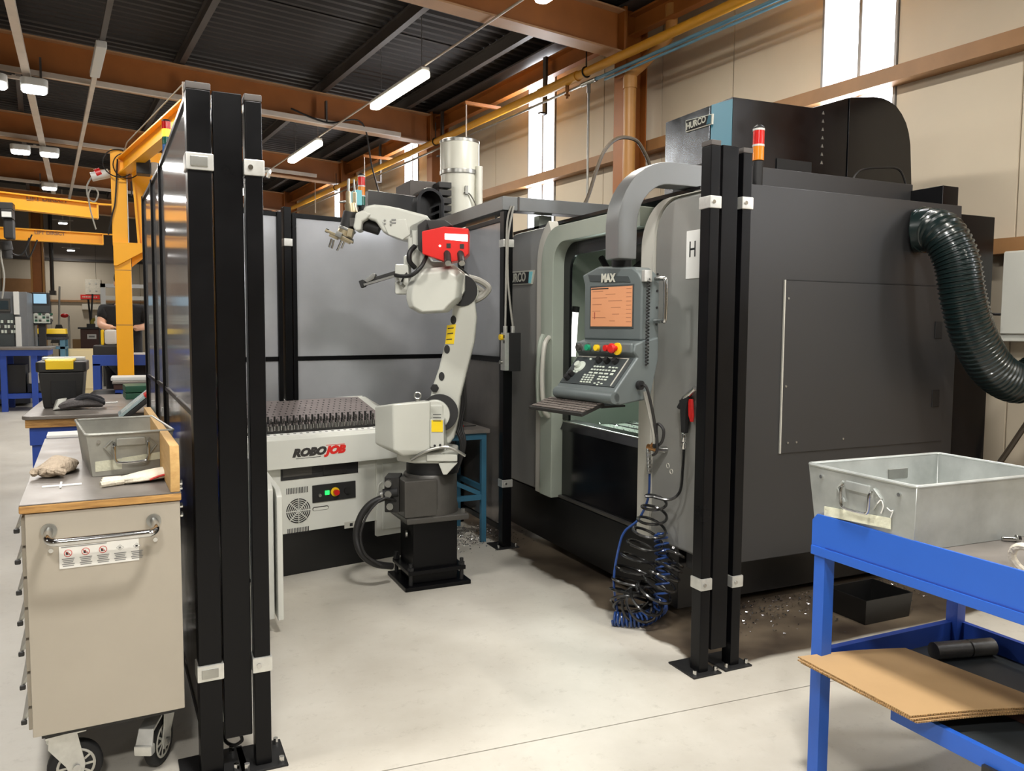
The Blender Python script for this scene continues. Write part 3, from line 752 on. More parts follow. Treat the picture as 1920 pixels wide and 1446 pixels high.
# doors
dl = [(5.40, 0.387), (5.40, 1.95)] + arc2(5.22, 1.99, 0.18, 0, 90) + [(4.76, 2.17), (4.76, 0.387)]
d1 = wp(MB().prism(dl, 'x', 2.465, 2.52), 'left_door', 'mdoor', mach, bevel=0.012, seg=3)
dr = [(3.06, 0.387), (3.06, 2.15), (3.30, 2.15)] + arc2(3.30, 1.97, 0.18, 90, 0)[1:] + [(3.48, 0.387)]
d2 = wp(MB().prism(dr, 'x', 2.435, 2.52), 'right_door', 'mdoor', mach, bevel=0.02, seg=3)
ro = [(3.06, 2.155), (3.36, 2.155)] + arc2(3.36, 1.92, 0.235, 90, 0)[1:] + [(3.595, 0.387)]
ri = [(3.06, 2.15), (3.30, 2.15)] + arc2(3.30, 1.97, 0.18, 90, 0)[1:] + [(3.48, 0.387)]
wp(band(ro, ri, 2.428, 2.51), 'door_trim', 'mlight', mach, bevel=0.004)
# arch round the opening
ao = [(4.745, 0.387), (4.745, 1.92)] + arc2(4.52, 1.92, 0.225, 0, 90)[1:] + [(3.6, 2.145)]
ai = [(4.58, 0.387), (4.58, 1.90)] + arc2(4.44, 1.90, 0.14, 0, 90)[1:] + [(3.6, 2.04)]
wp(band(ao, ai, 2.42, 2.53), 'opening_arch', 'msage', mach, bevel=0.006)
ao2 = [(4.83, 0.387), (4.83, 1.92)] + arc2(4.52, 1.92, 0.31, 0, 62)[1:]
ai2 = [(4.746, 0.387), (4.746, 1.92)] + arc2(4.52, 1.92, 0.226, 0, 62)[1:]
wp(band(ao2, ai2, 2.43, 2.5), 'arch_trim', 'mlight', mach, bevel=0.006)
# black inner reveal of the opening
ro = [(4.58, 0.9), (4.58, 1.90)] + arc2(4.44, 1.90, 0.14, 0, 90)[1:] + [(3.6, 2.04)]
ri = [(4.50, 0.9), (4.50, 1.86)] + arc2(4.40, 1.86, 0.10, 0, 90)[1:] + [(3.6, 1.96)]
wp(band(ro, ri, 2.50, 2.52), 'door_seal', 'mdark', mach, bevel=0.004)
# long curved door handle, with its plate
hp = [(2.40, 4.62, 1.42), (2.36, 4.60, 1.36), (2.35, 4.60, 1.15), (2.36, 4.60, 0.98), (2.40, 4.62, 0.93)]
h = MB(); h.tube([(p[0], p[1], p[2]) for p in catmull([(2.42, 4.62, 1.44), (2.375, 4.60, 1.38), (2.355, 4.59, 1.18), (2.375, 4.60, 0.98), (2.42, 4.62, 0.92)], 8)], 0.016, 10)
wp(h, 'door_handle', 'mlight', mach)
h = MB(); h.tube(catmull([(2.42, 4.70, 1.45), (2.39, 4.69, 1.38), (2.38, 4.69, 1.18), (2.39, 4.69, 0.98), (2.42, 4.70, 0.92)], 8), 0.02, 8)
wp(h, 'door_handle', 'msage', mach)
# lower black front
fp = [(2.50, 0.387), (2.50, 0.85), (2.53, 0.885), (2.60, 0.885), (2.60, 0.387)]
wp(MB().prism(fp, 'y', 3.595, 4.58), 'apron', 'mdark', mach, bevel=0.004)
wp(MB().box(2.475, 2.50, 3.595, 4.58, 0.387, 0.405), 'apron_sill', 'castgrey', mach, bevel=0.003)
lip = wp(MB().prism([(2.485, 0.838), (2.505, 0.888), (2.60, 0.896), (2.60, 0.886), (2.515, 0.878), (2.50, 0.838)], 'y', 3.595, 4.58), 'apron_lip', 'mdark', mach, bevel=0.002)
wp(MB().cyl((2.507, 3.595, 0.890), (2.507, 4.58, 0.890), 0.006, n=10), 'lip_highlight', 'steel', mach)  # bright bar put in as the thin highlight along the black lip
# work area
wp(MB().box(3.55, 3.58, 3.3, 5.1, 0.5, 2.15), 'inner_wall', 'msage', mach)
wp(MB().box(2.6, 3.55, 5.0, 5.03, 0.5, 2.15), 'inner_wall', 'msage', mach)
wp(MB().box(2.6, 3.55, 3.32, 3.35, 0.5, 2.15), 'inner_wall', 'msage', mach)
wp(MB().box(2.6, 3.56, 3.3, 5.1, 0.55, 0.57), 'chip_tray', 'msage', mach)
wp(MB().box(2.78, 3.22, 3.45, 4.75, 0.76, 0.83), 'work_table', 'msage', mach, bevel=0.006)
for k in range(3): wp(MB().box(2.84+k*0.13, 2.862+k*0.13, 3.45, 4.75, 0.831, 0.834), 'table_slot', 'blackmatte', mach, smooth=0)
wp(MB().box(2.74, 2.78, 3.45, 4.75, 0.70, 0.84), 'table_cover', 'mdark', mach)
wp(MB().box(3.2, 3.55, 3.9, 4.3, 0.85, 2.15), 'spindle_column', 'consoledark', mach, bevel=0.01)
sp_ = wp(MB().lathe([(0.11, 1.55), (0.11, 1.35), (0.08, 1.32), (0.05, 1.2), (0.03, 1.08)], (2.95, 4.1, 0), 18), 'spindle', 'steel', mach)
wp(MB().box(2.82, 3.25, 3.95, 4.25, 1.55, 2.1), 'spindle_head', 'castgrey', mach, bevel=0.02)
wp(MB().tube(catmull([(2.7, 4.45, 1.95), (2.72, 4.35, 1.85), (2.8, 4.25, 1.86), (2.86, 4.15, 1.95)], 6), 0.02, 8), 'inner_hose', 'cableblack', mach)
wp(MB().tube(catmull([(2.68, 4.42, 1.78), (2.74, 4.3, 1.76), (2.82, 4.2, 1.77)], 6), 0.018, 8), 'inner_hose', 'cableblack', mach)
wp(MB().tube(catmull([(2.72, 4.42, 1.5), (2.78, 4.3, 1.62), (2.85, 4.2, 1.9)], 6), 0.014, 8), 'inner_hose', 'cableblack', mach)
lamp = wp(MB().cyl((2.72, 4.81, 1.609), (2.72, 4.84, 1.304), 0.02, n=12), 'work_lamp', 'whitelit', mach)
ld = bpy.data.lights.new('work_light', 'AREA'); ld.shape = 'RECTANGLE'; ld.size = 0.05; ld.size_y = 0.4; ld.energy = 12; ld.color = (0.86, 1.0, 0.93)
lo = bpy.data.objects.new('work_light', ld); COL.objects.link(lo); lo.parent = lamp; lo.location = (2.76, 4.807-0.03, 1.4); lo.rotation_euler = (R(-70), 0, R(20))
wp(MB().cyl((2.72, 4.81, 1.609), (2.72, 4.804, 1.645), 0.026, n=12), 'lamp_socket', 'blackmatte', mach)
# head cover on the roof
hz0 = 2.2
hT = [(3.274, 3.9, 2.889), (3.911, 3.9, 2.902), (4.217, 3.9, 3.002)]
hA = [(4.222, 3.9, 3.003), (4.442, 3.9, 3.034), (4.517, 3.9, 3.036), (4.587, 3.9, 3.024), (4.655, 3.9, 2.997), (4.708, 3.9, 2.954), (4.753, 3.9, 2.899), (4.783, 3.9, 2.835), (4.803, 3.9, 2.758), (4.83, 3.9, 2.481)]
hpf = [(3.27, hz0)]+[(p[0], p[2]) for p in hT]+[(hT[2][0], hz0)]
hd = wp(MB().prism(hpf, 'y', 3.90, 4.42), 'head_cover', 'mdark', mach, bevel=0.003)
wp(MB().loft([[(3.17, 3.97, hz0), (3.27, 3.90, hz0), (3.275, 4.42, hz0), (3.17, 4.42, hz0)], [(3.17, 3.97, 2.845), (3.27, 3.90, hT[0][2]), (3.275, 4.42, hT[0][2]), (3.17, 4.42, 2.845)]]), 'head_nose', 'mdark', mach)
wp(MB().loft([[(3.166, 3.968, hz0), (3.266, 3.896, hz0), (3.27, 3.90, hz0), (3.17, 3.972, hz0)], [(3.166, 3.968, 2.846), (3.266, 3.896, 2.876), (3.27, 3.90, 2.876), (3.17, 3.972, 2.846)]]), 'teal_stripe', 'teal', mach)
M['brushedhood'] = mat('hood_steel', (120, 124, 128), 0.22, 0.75, var=0.25, scale=4, bump=0.06, bscale=8, rvar=0.1)
wp(MB().box(3.158, 3.17, 3.975, 4.42, hz0, 2.842), 'front_plate', 'brushedhood', mach, bevel=0.002)
ch = [(hA[0][0], hz0)]+[(p[0], p[2]) for p in hA]+[(hA[-1][0], hz0)]
wp(MB().prism(ch, 'y', 3.894, 4.42), 'chain_cover', 'mdark', mach, bevel=0.003)
for k in range(7):
    z = 2.879-k*0.052; c = 4.0
    wp(MB().prism([(c-0.009, z-0.009), (c+0.009, z-0.009), (c, z+0.012)], 'y', 3.896, 3.9), 'rivet_mark', 'steel', mach, smooth=0)
wp(MB().box(3.622, 3.909, 3.89, 3.9, 2.44, 2.56), 'head_cover_vent', 'blackmatte', mach, bevel=0.003)
bd = wp(MB().prism([(4.196, 2.804), (3.932, 2.785), (3.935, 2.723), (4.193, 2.728)], 'x', 3.148, 3.158), 'badge', 'silverletter', mach, bevel=0.002)
bm_ = [(4.222, 2.708), (4.005, 2.708)]
wp(MB().prism([(4.186, 2.798), (3.945, 2.780), (3.948, 2.730), (4.183, 2.735)], 'x', 3.145, 3.149), 'badge_field', 'ink', mach, smooth=0)
wp(MB().prism([(3.965, 2.782), (3.945, 2.780), (3.948, 2.730), (3.985, 2.731)], 'x', 3.143, 3.146), 'badge_flash', 'teal', mach, smooth=0)
q = text('lettering', 'HURCO', 0.055, 'silverletter', face_negx((3.143, 4.085, 2.762), R(2.0)), mach, xs=0.98, bold=0.0015); q.location = -mach.location
bd = wp(MB().prism([(5.38, 1.905), (4.917, 1.892), (4.956, 1.797), (5.38, 1.806)], 'x', 2.452, 2.465), 'badge', 'silverletter', mach, bevel=0.003)
wp(MB().prism([(5.37, 1.895), (4.985, 1.884), (4.997, 1.806), (5.37, 1.814)], 'x', 2.449, 2.453), 'badge_field', 'ink', mach, smooth=0)
wp(MB().prism([(4.985, 1.884), (4.935, 1.882), (4.962, 1.805), (4.997, 1.806)], 'x', 2.449, 2.453), 'badge_flash', 'lightteal', mach, smooth=0)
q = text('lettering', 'HURCO', 0.088, 'silverletter', face_negx((2.448, 5.19, 1.85)), mach, xs=0.98, bold=0.002); q.location = -mach.location
sh = wp(MB().box(2.431, 2.4345, 2.99, 3.212, 1.742, 1.972), 'taped_sheet', 'paper', mach, smooth=0)
q = text('lettering', 'H', 0.11, 'ink', face_negx((2.4305, 3.163, 1.878)), sh, xs=0.72); q.location = (0, 0, 0)
# control arm and console
con = thing('control_console', 'grey machine control console with orange screen, hanging from a curved arm', 'console', (2.12, 3.5, 0), R(-80))
def cp(mb, name, m, par=None, **k): return mb.build(name, m, par or con, **k)
# arm is drawn in hall axes, turned back into the console's frame
ci = (Matrix.Translation((2.12, 3.5, 0)) @ Matrix.Rotation(R(-80), 4, 'Z')).inverted()
def ring(cx, cz, ang, hw, y0=3.30, y1=3.42):
    dx, dz = math.cos(ang)*hw, math.sin(ang)*hw
    return [ci @ Vector((cx-dx, y0, cz-dz)), ci @ Vector((cx+dx, y0, cz+dz)), ci @ Vector((cx+dx, y1, cz+dz)), ci @ Vector((cx-dx, y1, cz-dz))]
rr = [ring(2.15, 1.835, 0, 0.052), ring(2.15, 2.0, 0, 0.054)]
for k in range(1, 10):
    a = R(10*k); rr.append(ring(2.39-0.24*math.cos(a), 2.0+0.262*math.sin(a), -a, 0.054+0.001*k/9))
rr.append(ring(2.9, 2.262, R(-90), 0.055))
a_ = cp(MB().loft(rr), 'arm', 'duct', bevel=0.006)
cp(MB().cyl((0.08, 0.07, 1.79), (0.08, 0.07, 1.86), 0.05, n=18), 'swivel', 'blackmatte')
# body: side profile (depth, height) swept across, then the head shoulders
prof = [(0.0, 1.44), (-0.045, 1.425), (-0.055, 1.385), (-0.03, 1.36), (-0.165, 1.212), (-0.188, 1.18), (-0.17, 1.147), (-0.135, 1.138), (0.06, 1.16), (0.11, 1.35), (0.11, 1.46)]
cp(MB().prism(prof, 'x', -0.13, 0.31), 'lower_housing', 'console', bevel=0.01, seg=3)
hpoly = [(-0.125, 1.44), (0.30, 1.44), (0.30, 1.72), (0.275, 1.765), (0.23, 1.795), (-0.02, 1.81), (-0.145, 1.772), (-0.125, 1.72)]
cp(MB().prism(hpoly, 'y', 0.0, 0.12), 'head', 'console', bevel=0.012, seg=3)
cp(MB().prism([(-0.09, 1.772), (0.205, 1.75), (0.222, 1.722), (-0.075, 1.738)], 'y', -0.004, 0.002), 'nameplate', 'consoledark')
text('lettering', 'MAX', 0.055, 'silverletter', face_negy((0.065, -0.006, 1.747), R(-1.5)), con, xs=0.85, bold=0.003)
cp(MB().box(-0.075, 0.247, -0.003, 0.002, 1.497, 1.713), 'screen_bezel', 'consoledark', bevel=0.002)
scn = cp(MB().box(-0.063, 0.239, -0.006, -0.003, 1.508, 1.704), 'screen', 'screenorange', smooth=0)
def sl(x0, x1, z0, z1, m='screenbar'): return cp(MB().box(x0, x1, -0.0068, -0.006, z0, z1), 'screen_line', m, scn, smooth=0)
sl(-0.06, 0.07, 1.694, 1.700, 'ink')
for k, (a, b) in enumerate(((-0.05, 0.03), (0.05, 0.12), (-0.05, 0.06), (0.07, 0.17), (-0.05, 0.02), (0.09, 0.16), (-0.05, 0.01), (0.1, 0.15), (-0.05, 0.05), (0.08, 0.12))):
    sl(a, b, 1.683-k*0.0165, 1.686-k*0.0165)
for k in range(9): sl(0.2, 0.235, 1.69-k*0.02, 1.693-k*0.02)
sl(-0.035, -0.03, 1.545, 1.58, 'screenred')
# push-button row
cp(MB().box(-0.12, 0.30, -0.062, -0.04, 1.378, 1.43), 'button_shelf', 'console', bevel=0.012, seg=3)
for x, m, r in ((-0.075, 'castgrey', 0.016), (-0.005, 'green', 0.016), (0.065, 'yellowplastic', 0.016), (0.135, 'redplastic', 0.016)):
    b = MB(); b.cyl((x, -0.06, 1.402), (x, -0.068, 1.402), 0.021, n=16); c = cp(b, 'button_ring', 'steel')
    cp(MB().cyl((x, -0.066, 1.402), (x, -0.085, 1.402), r, n=16), 'push_button', m, c, bevel=0.003)
c = cp(MB().cyl((0.205, -0.06, 1.40), (0.205, -0.068, 1.40), 0.03, n=20), 'stop_collar', 'yellowplastic')
cp(MB().lathe([(0.012, 0), (0.012, 0.02), (0.024, 0.025), (0.024, 0.036), (0.018, 0.042)], (0.2, -0.066, 1.403), 16, Matrix.Rotation(R(90), 4, 'X')), 'stop_button', 'redplastic', c)
# sloping key panel: its own plane
sp0, sp1 = Vector((0, -0.034, 1.358)), Vector((0, -0.162, 1.217))
sd = (sp1-sp0); sl_ = sd.length; sd.normalize(); sn = Vector((0, -sd.z, sd.y)); sn = Vector((0, sd.z, -sd.y))
if sn.z < 0: sn = -sn
def kp(x, v, h=0.0): return Vector((x, 0, 0))+sp0+sd*v+sn*h
def kbox(x0, x1, v0, v1, h0, h1):
    m_ = MB(); vs = [kp(x, v, h) for h in (h0, h1) for x, v in ((x0, v0), (x1, v0), (x1, v1), (x0, v1))]
    m_.loft([vs[:4], vs[4:]]); return m_
panel_ = cp(kbox(-0.118, 0.29, 0.004, sl_-0.006, 0.0, 0.004), 'key_panel', 'consoledark', bevel=0.002)
cp(kbox(0.262, 0.268, 0.01, sl_-0.01, 0.004, 0.007), 'panel_edge', 'mlight', smooth=0)
cp(kbox(-0.112, 0.268, 0.008, 0.013, 0.004, 0.007), 'panel_edge', 'mlight', smooth=0)
def key(x, v, w_, h_, m='keys', hh=0.009):
    v *= 0.85; h_ *= 0.85
    return cp(kbox(x, x+w_, v, v+h_, 0.004, hh), 'key', m, panel_, bevel=0.0015, seg=1)
for k in range(4): key(0.06+k*0.021, 0.078, 0.014, 0.011)
for k in range(3): key(0.17+k*0.024, 0.078, 0.015, 0.011)
for k in range(7): key(0.055+k*0.021, 0.101, 0.014, 0.011)
key(0.21, 0.1, 0.022, 0.015)
for k in range(4): key(0.055+k*0.038, 0.125, 0.026, 0.012)
key(0.212, 0.124, 0.02, 0.015)
for r_ in range(4):
    for k in range(4): key(0.03+k*0.022+r_*0.002, 0.145+r_*0.017, 0.014, 0.011)
for r_ in range(2):
    for k in range(3): key(0.145+k*0.025, 0.15+r_*0.018, 0.017, 0.011)
for a, b in ((0.165, 0.192), (0.14, 0.2), (0.19, 0.2), (0.165, 0.208)): key(a, b, 0.013, 0.009)
def knob(x, v, r, h, m, top=None):
    v *= 0.85
    c0, c1 = kp(x, v, 0.004), kp(x, v, h)
    o = cp(MB().cyl(c0, c1, r, r*0.85, n=16), 'dial', m, panel_, bevel=0.002)
    return o
for k in range(3):
    knob(0.075+k*0.06, 0.042, 0.017, 0.03, 'blackmatte')
knob(-0.045, 0.09, 0.036, 0.012, 'keys'); knob(-0.05, 0.088, 0.02, 0.03, 'keys')
knob(-0.06, 0.155, 0.016, 0.03, 'blackmatte'); knob(-0.07, 0.185, 0.016, 0.03, 'blackmatte')
for a, b in ((-0.062, 0.132), (-0.04, 0.133), (0.0, 0.03)): knob(a, b, 0.008, 0.01, 'keys')
cp(MB().cyl((-0.13, -0.168, 1.174), (0.31, -0.168, 1.174), 0.030, n=18), 'front_lip', 'console', bevel=0.004)
# side handle, coiled cord and socket
cp(MB().tube(catmull([(0.31, 0.08, 1.735), (0.36, 0.08, 1.735), (0.375, 0.08, 1.715), (0.375, 0.08, 1.55), (0.36, 0.08, 1.535), (0.31, 0.08, 1.535)], 6), 0.011, 10), 'side_handle', 'chrome')
hx = []
for k in range(160):
    a = k*2*PI*26/160; hx.append((0.322+0.008*math.cos(a), 0.02+0.008*math.sin(a), 1.735-k*0.0026))
cp(MB().tube(hx, 0.0028, 5), 'coiled_cord', 'cableblack')
cp(MB().box(0.30, 0.322, -0.005, 0.045, 1.72, 1.775), 'switch', 'steelclamp', bevel=0.003)
for z in (1.76, 1.68, 1.6, 1.52): cp(MB().cyl((0.30, 0.1, z), (0.304, 0.1, z), 0.006, n=8), 'screw', 'blackmatte')
cp(MB().cyl((0.31, -0.02, 1.23), (0.33, -0.02, 1.23), 0.022, n=14), 'socket', 'blackmatte')
cp(MB().tube(catmull([(0.33, -0.02, 1.23), (0.36, -0.02, 1.225), (0.372, -0.0, 1.15), (0.37, 0.03, 1.05), (0.36, 0.05, 0.98), (0.34, 0.06, 0.93), (0.39, 0.06, 0.96), (0.40, 0.06, 1.02), (0.365, 0.05, 1.04), (0.37, 0.05, 0.92), (0.34, 0.05, 0.89)], 8), 0.007, 6), 'hanging_cable', 'cableblack')
cp(MB().tube(catmull([(0.33, 0.0, 1.2), (0.345, 0.02, 1.1), (0.355, 0.04, 1.0), (0.35, 0.05, 0.95)], 8), 0.009, 6), 'hanging_cable', 'cablegrey')
cp(MB().box(-0.05, 0.22, -0.17, -0.02, 1.118, 1.128), 'keyboard_bracket', 'blackmatte')
# keyboard on its bracket, tipped towards the operator
k0, k1 = (-0.292, 1.092), (-0.150, 1.137)
kb = thing('keyboard', 'dark compact keyboard tipped forward under the control console', 'keyboard', (2.12, 3.5, 0), R(-80))
kdv = Vector((0, k1[0]-k0[0], k1[1]-k0[1])); kl = kdv.length; kdv.normalize(); kn = Vector((0, -kdv.z, kdv.y))
def kk(x0, x1, v0, v1, h0, h1):
    o = Vector((0, k0[0], k0[1])); m_ = MB()
    vs = [o+Vector((x, 0, 0))+kdv*v+kn*h for h in (h0, h1) for x, v in ((x0, v0), (x1, v0), (x1, v1), (x0, v1))]
    return m_.loft([vs[:4], vs[4:]])
kk(-0.205, 0.215, 0.0, kl, -0.01, 0.008).build('case', 'cartblack', kb, bevel=0.004)
proto = None
for r_ in range(5):
    n_ = 15
    for k in range(n_):
        x = -0.19+k*0.0272+(0.004*r_ % 0.012)
        if r_ == 0 and 4 <= k <= 8:
            if k == 4: kk(x, x+5*0.0272-0.004, 0.012, 0.030, 0.008, 0.013).build('space_bar', 'kbkeys', kb)
            continue
        if proto is None:
            proto = kk(0, 0.0225, 0, 0.019, 0.008, 0.013).build('keycap', 'kbkeys', kb, bevel=0.002, seg=1)
            proto.location = Vector((x, 0, 0))+kdv*0.012
        else:
            inst(proto, kb, Vector((x, 0, 0))+kdv*(0.012+r_*0.0262))

# switch box hung by two grey cables on the fence return post
sb = thing('switch_box', 'small black and grey switch box with yellow knob, hung on two grey cables', 'switch box', (2.2, 4.85, 1.3))
X0 = 2.19
wp(MB().box(2.185, 2.215, 4.80, 4.87, 1.215, 1.465), 'face_plate', 'steelclamp', sb, bevel=0.003)
wp(MB().box(2.215, 2.30, 4.795, 4.869, 1.21, 1.465), 'case', 'blackmatte', sb, bevel=0.004)
wp(MB().cyl((2.185, 4.845, 1.435), (2.165, 4.845, 1.435), 0.02, n=14), 'yellow_knob', 'yellowplastic', sb, bevel=0.003)
wp(MB().cyl((2.185, 4.85, 1.27), (2.17, 4.85, 1.27), 0.013, n=12), 'key_switch', 'steel', sb)
for z in (1.44, 1.405): wp(MB().box(2.183, 2.186, 4.805, 4.822, z-0.01, z+0.01), 'button', 'ink', sb)
for xx in (2.205, 2.26): wp(MB().cyl((xx, 4.84, 1.465), (xx, 4.84, 1.51), 0.014, n=12), 'cable_gland', 'steelclamp', sb)
wp(MB().tube(catmull([(2.205, 4.84, 1.51), (2.21, 4.845, 1.7), (2.215, 4.85, 1.95), (2.225, 4.86, 2.2), (2.25, 4.852, 2.30)], 8), 0.007, 6), 'cable', 'cablegrey', sb)
wp(MB().tube(catmull([(2.26, 4.84, 1.51), (2.24, 4.84, 1.65), (2.225, 4.85, 1.85), (2.23, 4.855, 2.1), (2.265, 4.85, 2.30)], 8), 0.007, 6), 'cable', 'cablegrey', sb)
wp(MB().box(2.23, 2.25, 4.866, 4.8695, 1.25, 1.45), 'mount', 'steel', sb)

# air hoses and gun on the right-hand door
for zz, yy in ((0.80, 3.33), (0.775, 3.30)): wp(MB().torus((2.434, yy, zz), 0.012, 0.0022, Matrix.Rotation(R(90), 4, 'Y'), n=14, m=5), 'chalk_mark', 'mlight', mach)
vl = thing('air_valve', 'brass and chrome air valve cluster on the right machine door', 'valve', (2.42, 3.39, 0.88))
q = MB(); q.cyl((2.435, 3.345, 0.88), (2.38, 3.36, 0.88), 0.018, n=12)
wp(q, 'body', 'chrome', vl)
wp(MB().cyl((2.40, 3.36, 0.88), (2.37, 3.42, 0.89), 0.016, n=10), 'tee', 'brass', vl)
wp(MB().cyl((2.375, 3.40, 0.89), (2.375, 3.36, 0.935), 0.008, n=8), 'lever', 'brass', vl)
wp(MB().cyl((2.37, 3.415, 0.885), (2.36, 3.385, 0.76), 0.012, n=10), 'spout', 'chrome', vl)
for k in range(6): wp(MB().cyl((2.369-k*0.0016, 3.41-k*0.005, 0.862-k*0.02), (2.369-k*0.0016, 3.409-k*0.005, 0.856-k*0.02), 0.0155, n=10), 'spout_ring', 'steel', vl)
ag = thing('air_gun', 'black grip gun with red trigger hooked beside the right black post', 'air gun', (2.41, 3.17, 1.0))
wp(MB().loft([[(2.40, 3.185, 0.99), (2.425, 3.185, 0.99), (2.425, 3.155, 0.99), (2.40, 3.155, 0.99)], [(2.395, 3.19, 1.11), (2.428, 3.19, 1.11), (2.428, 3.145, 1.11), (2.395, 3.145, 1.11)], [(2.395, 3.20, 1.15), (2.428, 3.20, 1.15), (2.428, 3.13, 1.17), (2.395, 3.13, 1.17)]]), 'grip', 'rubber', ag, bevel=0.005)
wp(MB().loft([[(2.405, 3.14, 1.16), (2.42, 3.14, 1.16), (2.42, 3.115, 1.16), (2.405, 3.115, 1.16)], [(2.405, 3.135, 1.08), (2.42, 3.135, 1.08), (2.42, 3.105, 1.08), (2.405, 3.105, 1.08)], [(2.405, 3.12, 1.05), (2.42, 3.12, 1.05), (2.42, 3.11, 1.05), (2.405, 3.11, 1.05)]]), 'trigger', 'redplastic', ag, bevel=0.003)
wp(MB().cyl((2.41, 3.17, 1.16), (2.41, 3.09, 1.215), 0.014, n=12), 'nozzle', 'chrome', ag)
wp(MB().cyl((2.41, 3.17, 1.165), (2.41, 3.215, 1.11), 0.012, n=10), 'hook', 'blackmatte', ag)
q = MB(); q.lathe([(0.011, 0), (0.014, 0.008), (0.014, 0.03), (0.009, 0.034), (0.013, 0.04), (0.013, 0.075), (0.01, 0.08)], (2.41, 3.17, 0.91), 12)
wp(q, 'coupling', 'chrome', ag)
wp(MB().box(2.425, 2.435, 3.13, 3.2, 1.12, 1.16), 'holder', 'steel', ag)
def helix(cpts, rads, turns, n, ph=0.0):
    C_ = catmull(cpts, 10); out = []
    for i in range(n+1):
        f = i/n*(len(C_)-1); j = min(int(f), len(C_)-2); p = C_[j].lerp(C_[j+1], f-j)
        d = (C_[j+1]-C_[j]).normalized()
        a = Vector((0, 0, 1)) if abs(d.z) < 0.8 else Vector((1, 0, 0))
        u = d.cross(a).normalized(); v = d.cross(u)
        fr = i/n*(len(rads)-1); jr = min(int(fr), len(rads)-2); r = rads[jr]*(1-fr+jr)+rads[jr+1]*(fr-jr)
        an = 2*PI*turns*i/n+ph
        out.append(p+u*math.cos(an)*r+v*math.sin(an)*r)
    return out
hb = thing('coiled_air_hose', 'black coiled air hose hanging from the gun down to the floor', 'air hose', (2.34, 3.3, 0))
lead = catmull([(2.41, 3.17, 0.91), (2.405, 3.17, 0.8), (2.395, 3.175, 0.70), (2.36, 3.21, 0.655), (2.31, 3.28, 0.66)], 8)
coil = helix([(2.32, 3.27, 0.655), (2.32, 3.30, 0.52), (2.30, 3.34, 0.38), (2.27, 3.36, 0.24), (2.25, 3.36, 0.14), (2.24, 3.33, 0.09)], [0.05, 0.075, 0.09, 0.11, 0.115, 0.085], 10.5, 260, 2.2)
wp(MB().tube(lead+coil, 0.0075, 7), 'hose', 'coilblack', hb)
coil = helix([(2.24, 3.33, 0.105), (2.25, 3.26, 0.13), (2.29, 3.2, 0.22), (2.34, 3.18, 0.32), (2.40, 3.18, 0.40)], [0.085, 0.09, 0.085, 0.07, 0.03], 9.5, 240, 0.8)
wp(MB().tube(coil, 0.0075, 7), 'return_coil', 'coilblack', hb)
bb = thing('coiled_air_hose', 'blue coiled air hose lying curled on the pale floor', 'air hose', (2.24, 3.2, 0))
z0 = 0.035
coil = helix([(2.14, 3.36, 0.035), (2.202, 3.308, 0.035), (2.284, 3.287, 0.038), (2.414, 3.343, 0.05), (2.32, 3.22, 0.13)], [0.032, 0.032, 0.032, 0.03, 0.028], 19, 400)
wp(MB().tube(coil, 0.0058, 7), 'floor_coil', 'coilblue', bb)
wp(MB().tube(catmull([(2.178, 3.381, 0.05), (2.165, 3.40, 0.22), (2.22, 3.44, 0.38), (2.255, 3.44, 0.455), (2.31, 3.40, 0.52), (2.355, 3.385, 0.63), (2.362, 3.386, 0.755)], 10), 0.0065, 7), 'straight_lead', 'coilblue', bb)
coil = helix([(2.32, 3.22, 0.13), (2.36, 3.25, 0.26), (2.38, 3.29, 0.38), (2.39, 3.32, 0.46)], [0.028, 0.035, 0.035, 0.03], 10, 200)
wp(MB().tube(coil, 0.0058, 7), 'hanging_coil', 'coilblue', bb)
# signal towers
def tower(name, label, loc, cols, r=0.03, h=0.075, stem=0.12, base=True):
    t = thing(name, label, 'signal light', loc)
    MB().cyl((0, 0, 0), (0, 0, stem), r*0.86, n=16).build('stem', 'blackmatte', t)
    if base: MB().lathe([(r*1.4, 0), (r*1.5, 0.03), (r*0.9, 0.05)], (0, 0, 0), 16).build('base', 'blackmatte', t)
    z = stem
    for k, c in enumerate(cols):
        MB().cyl((0, 0, z+0.004), (0, 0, z+h-0.006), r, n=20).build('lens', c, t)
        MB().cyl((0, 0, z+h-0.006), (0, 0, z+h+0.004), r*1.04, n=20).build('ring', 'lampbody', t)
        z += h
    MB().lathe([(r, z), (r*0.95, z+0.012), (r*0.5, z+0.024)], (0, 0, 0), 16).build('cap', 'blackmatte', t)
    return t
tower('signal_tower', 'red and amber signal tower on the grey machine top, near the black posts', (2.996, 3.36, 2.2), ['amber', 'redlens'], 0.03, 0.082, 0.185)
# green corrugated extraction hose
eh = thing('extraction_hose', 'fat dark green ribbed extraction hose curving off the machine side', 'hose', (4.1, 3.1, 1.6))
cpt = [(4.01, 3.2, 2.06), (4.04, 3.13, 2.065), (4.006, 3.02, 2.022), (4.029, 2.95, 1.879), (4.058, 2.92, 1.671), (4.131, 2.9, 1.469), (4.276, 2.88, 1.287), (4.457, 2.85, 1.208), (4.606, 2.8, 1.292), (4.837, 2.8, 1.441)]
cl = catmull(cpt, 26); L_ = [0.0]
for i in range(1, len(cl)): L_.append(L_[-1]+(cl[i]-cl[i-1]).length)
tot = L_[-1]; N_ = int(tot/0.005); pts = []; rad = []; j = 0
for i in range(N_+1):
    s_ = tot*i/N_
    while j < len(L_)-2 and L_[j+1] < s_: j += 1
    f_ = (s_-L_[j])/max(1e-6, L_[j+1]-L_[j]); pts.append(cl[j].lerp(cl[j+1], min(1, f_)))
    rad.append(0.108+(0.008 if (i % 5) in (0, 1) else 0.0))
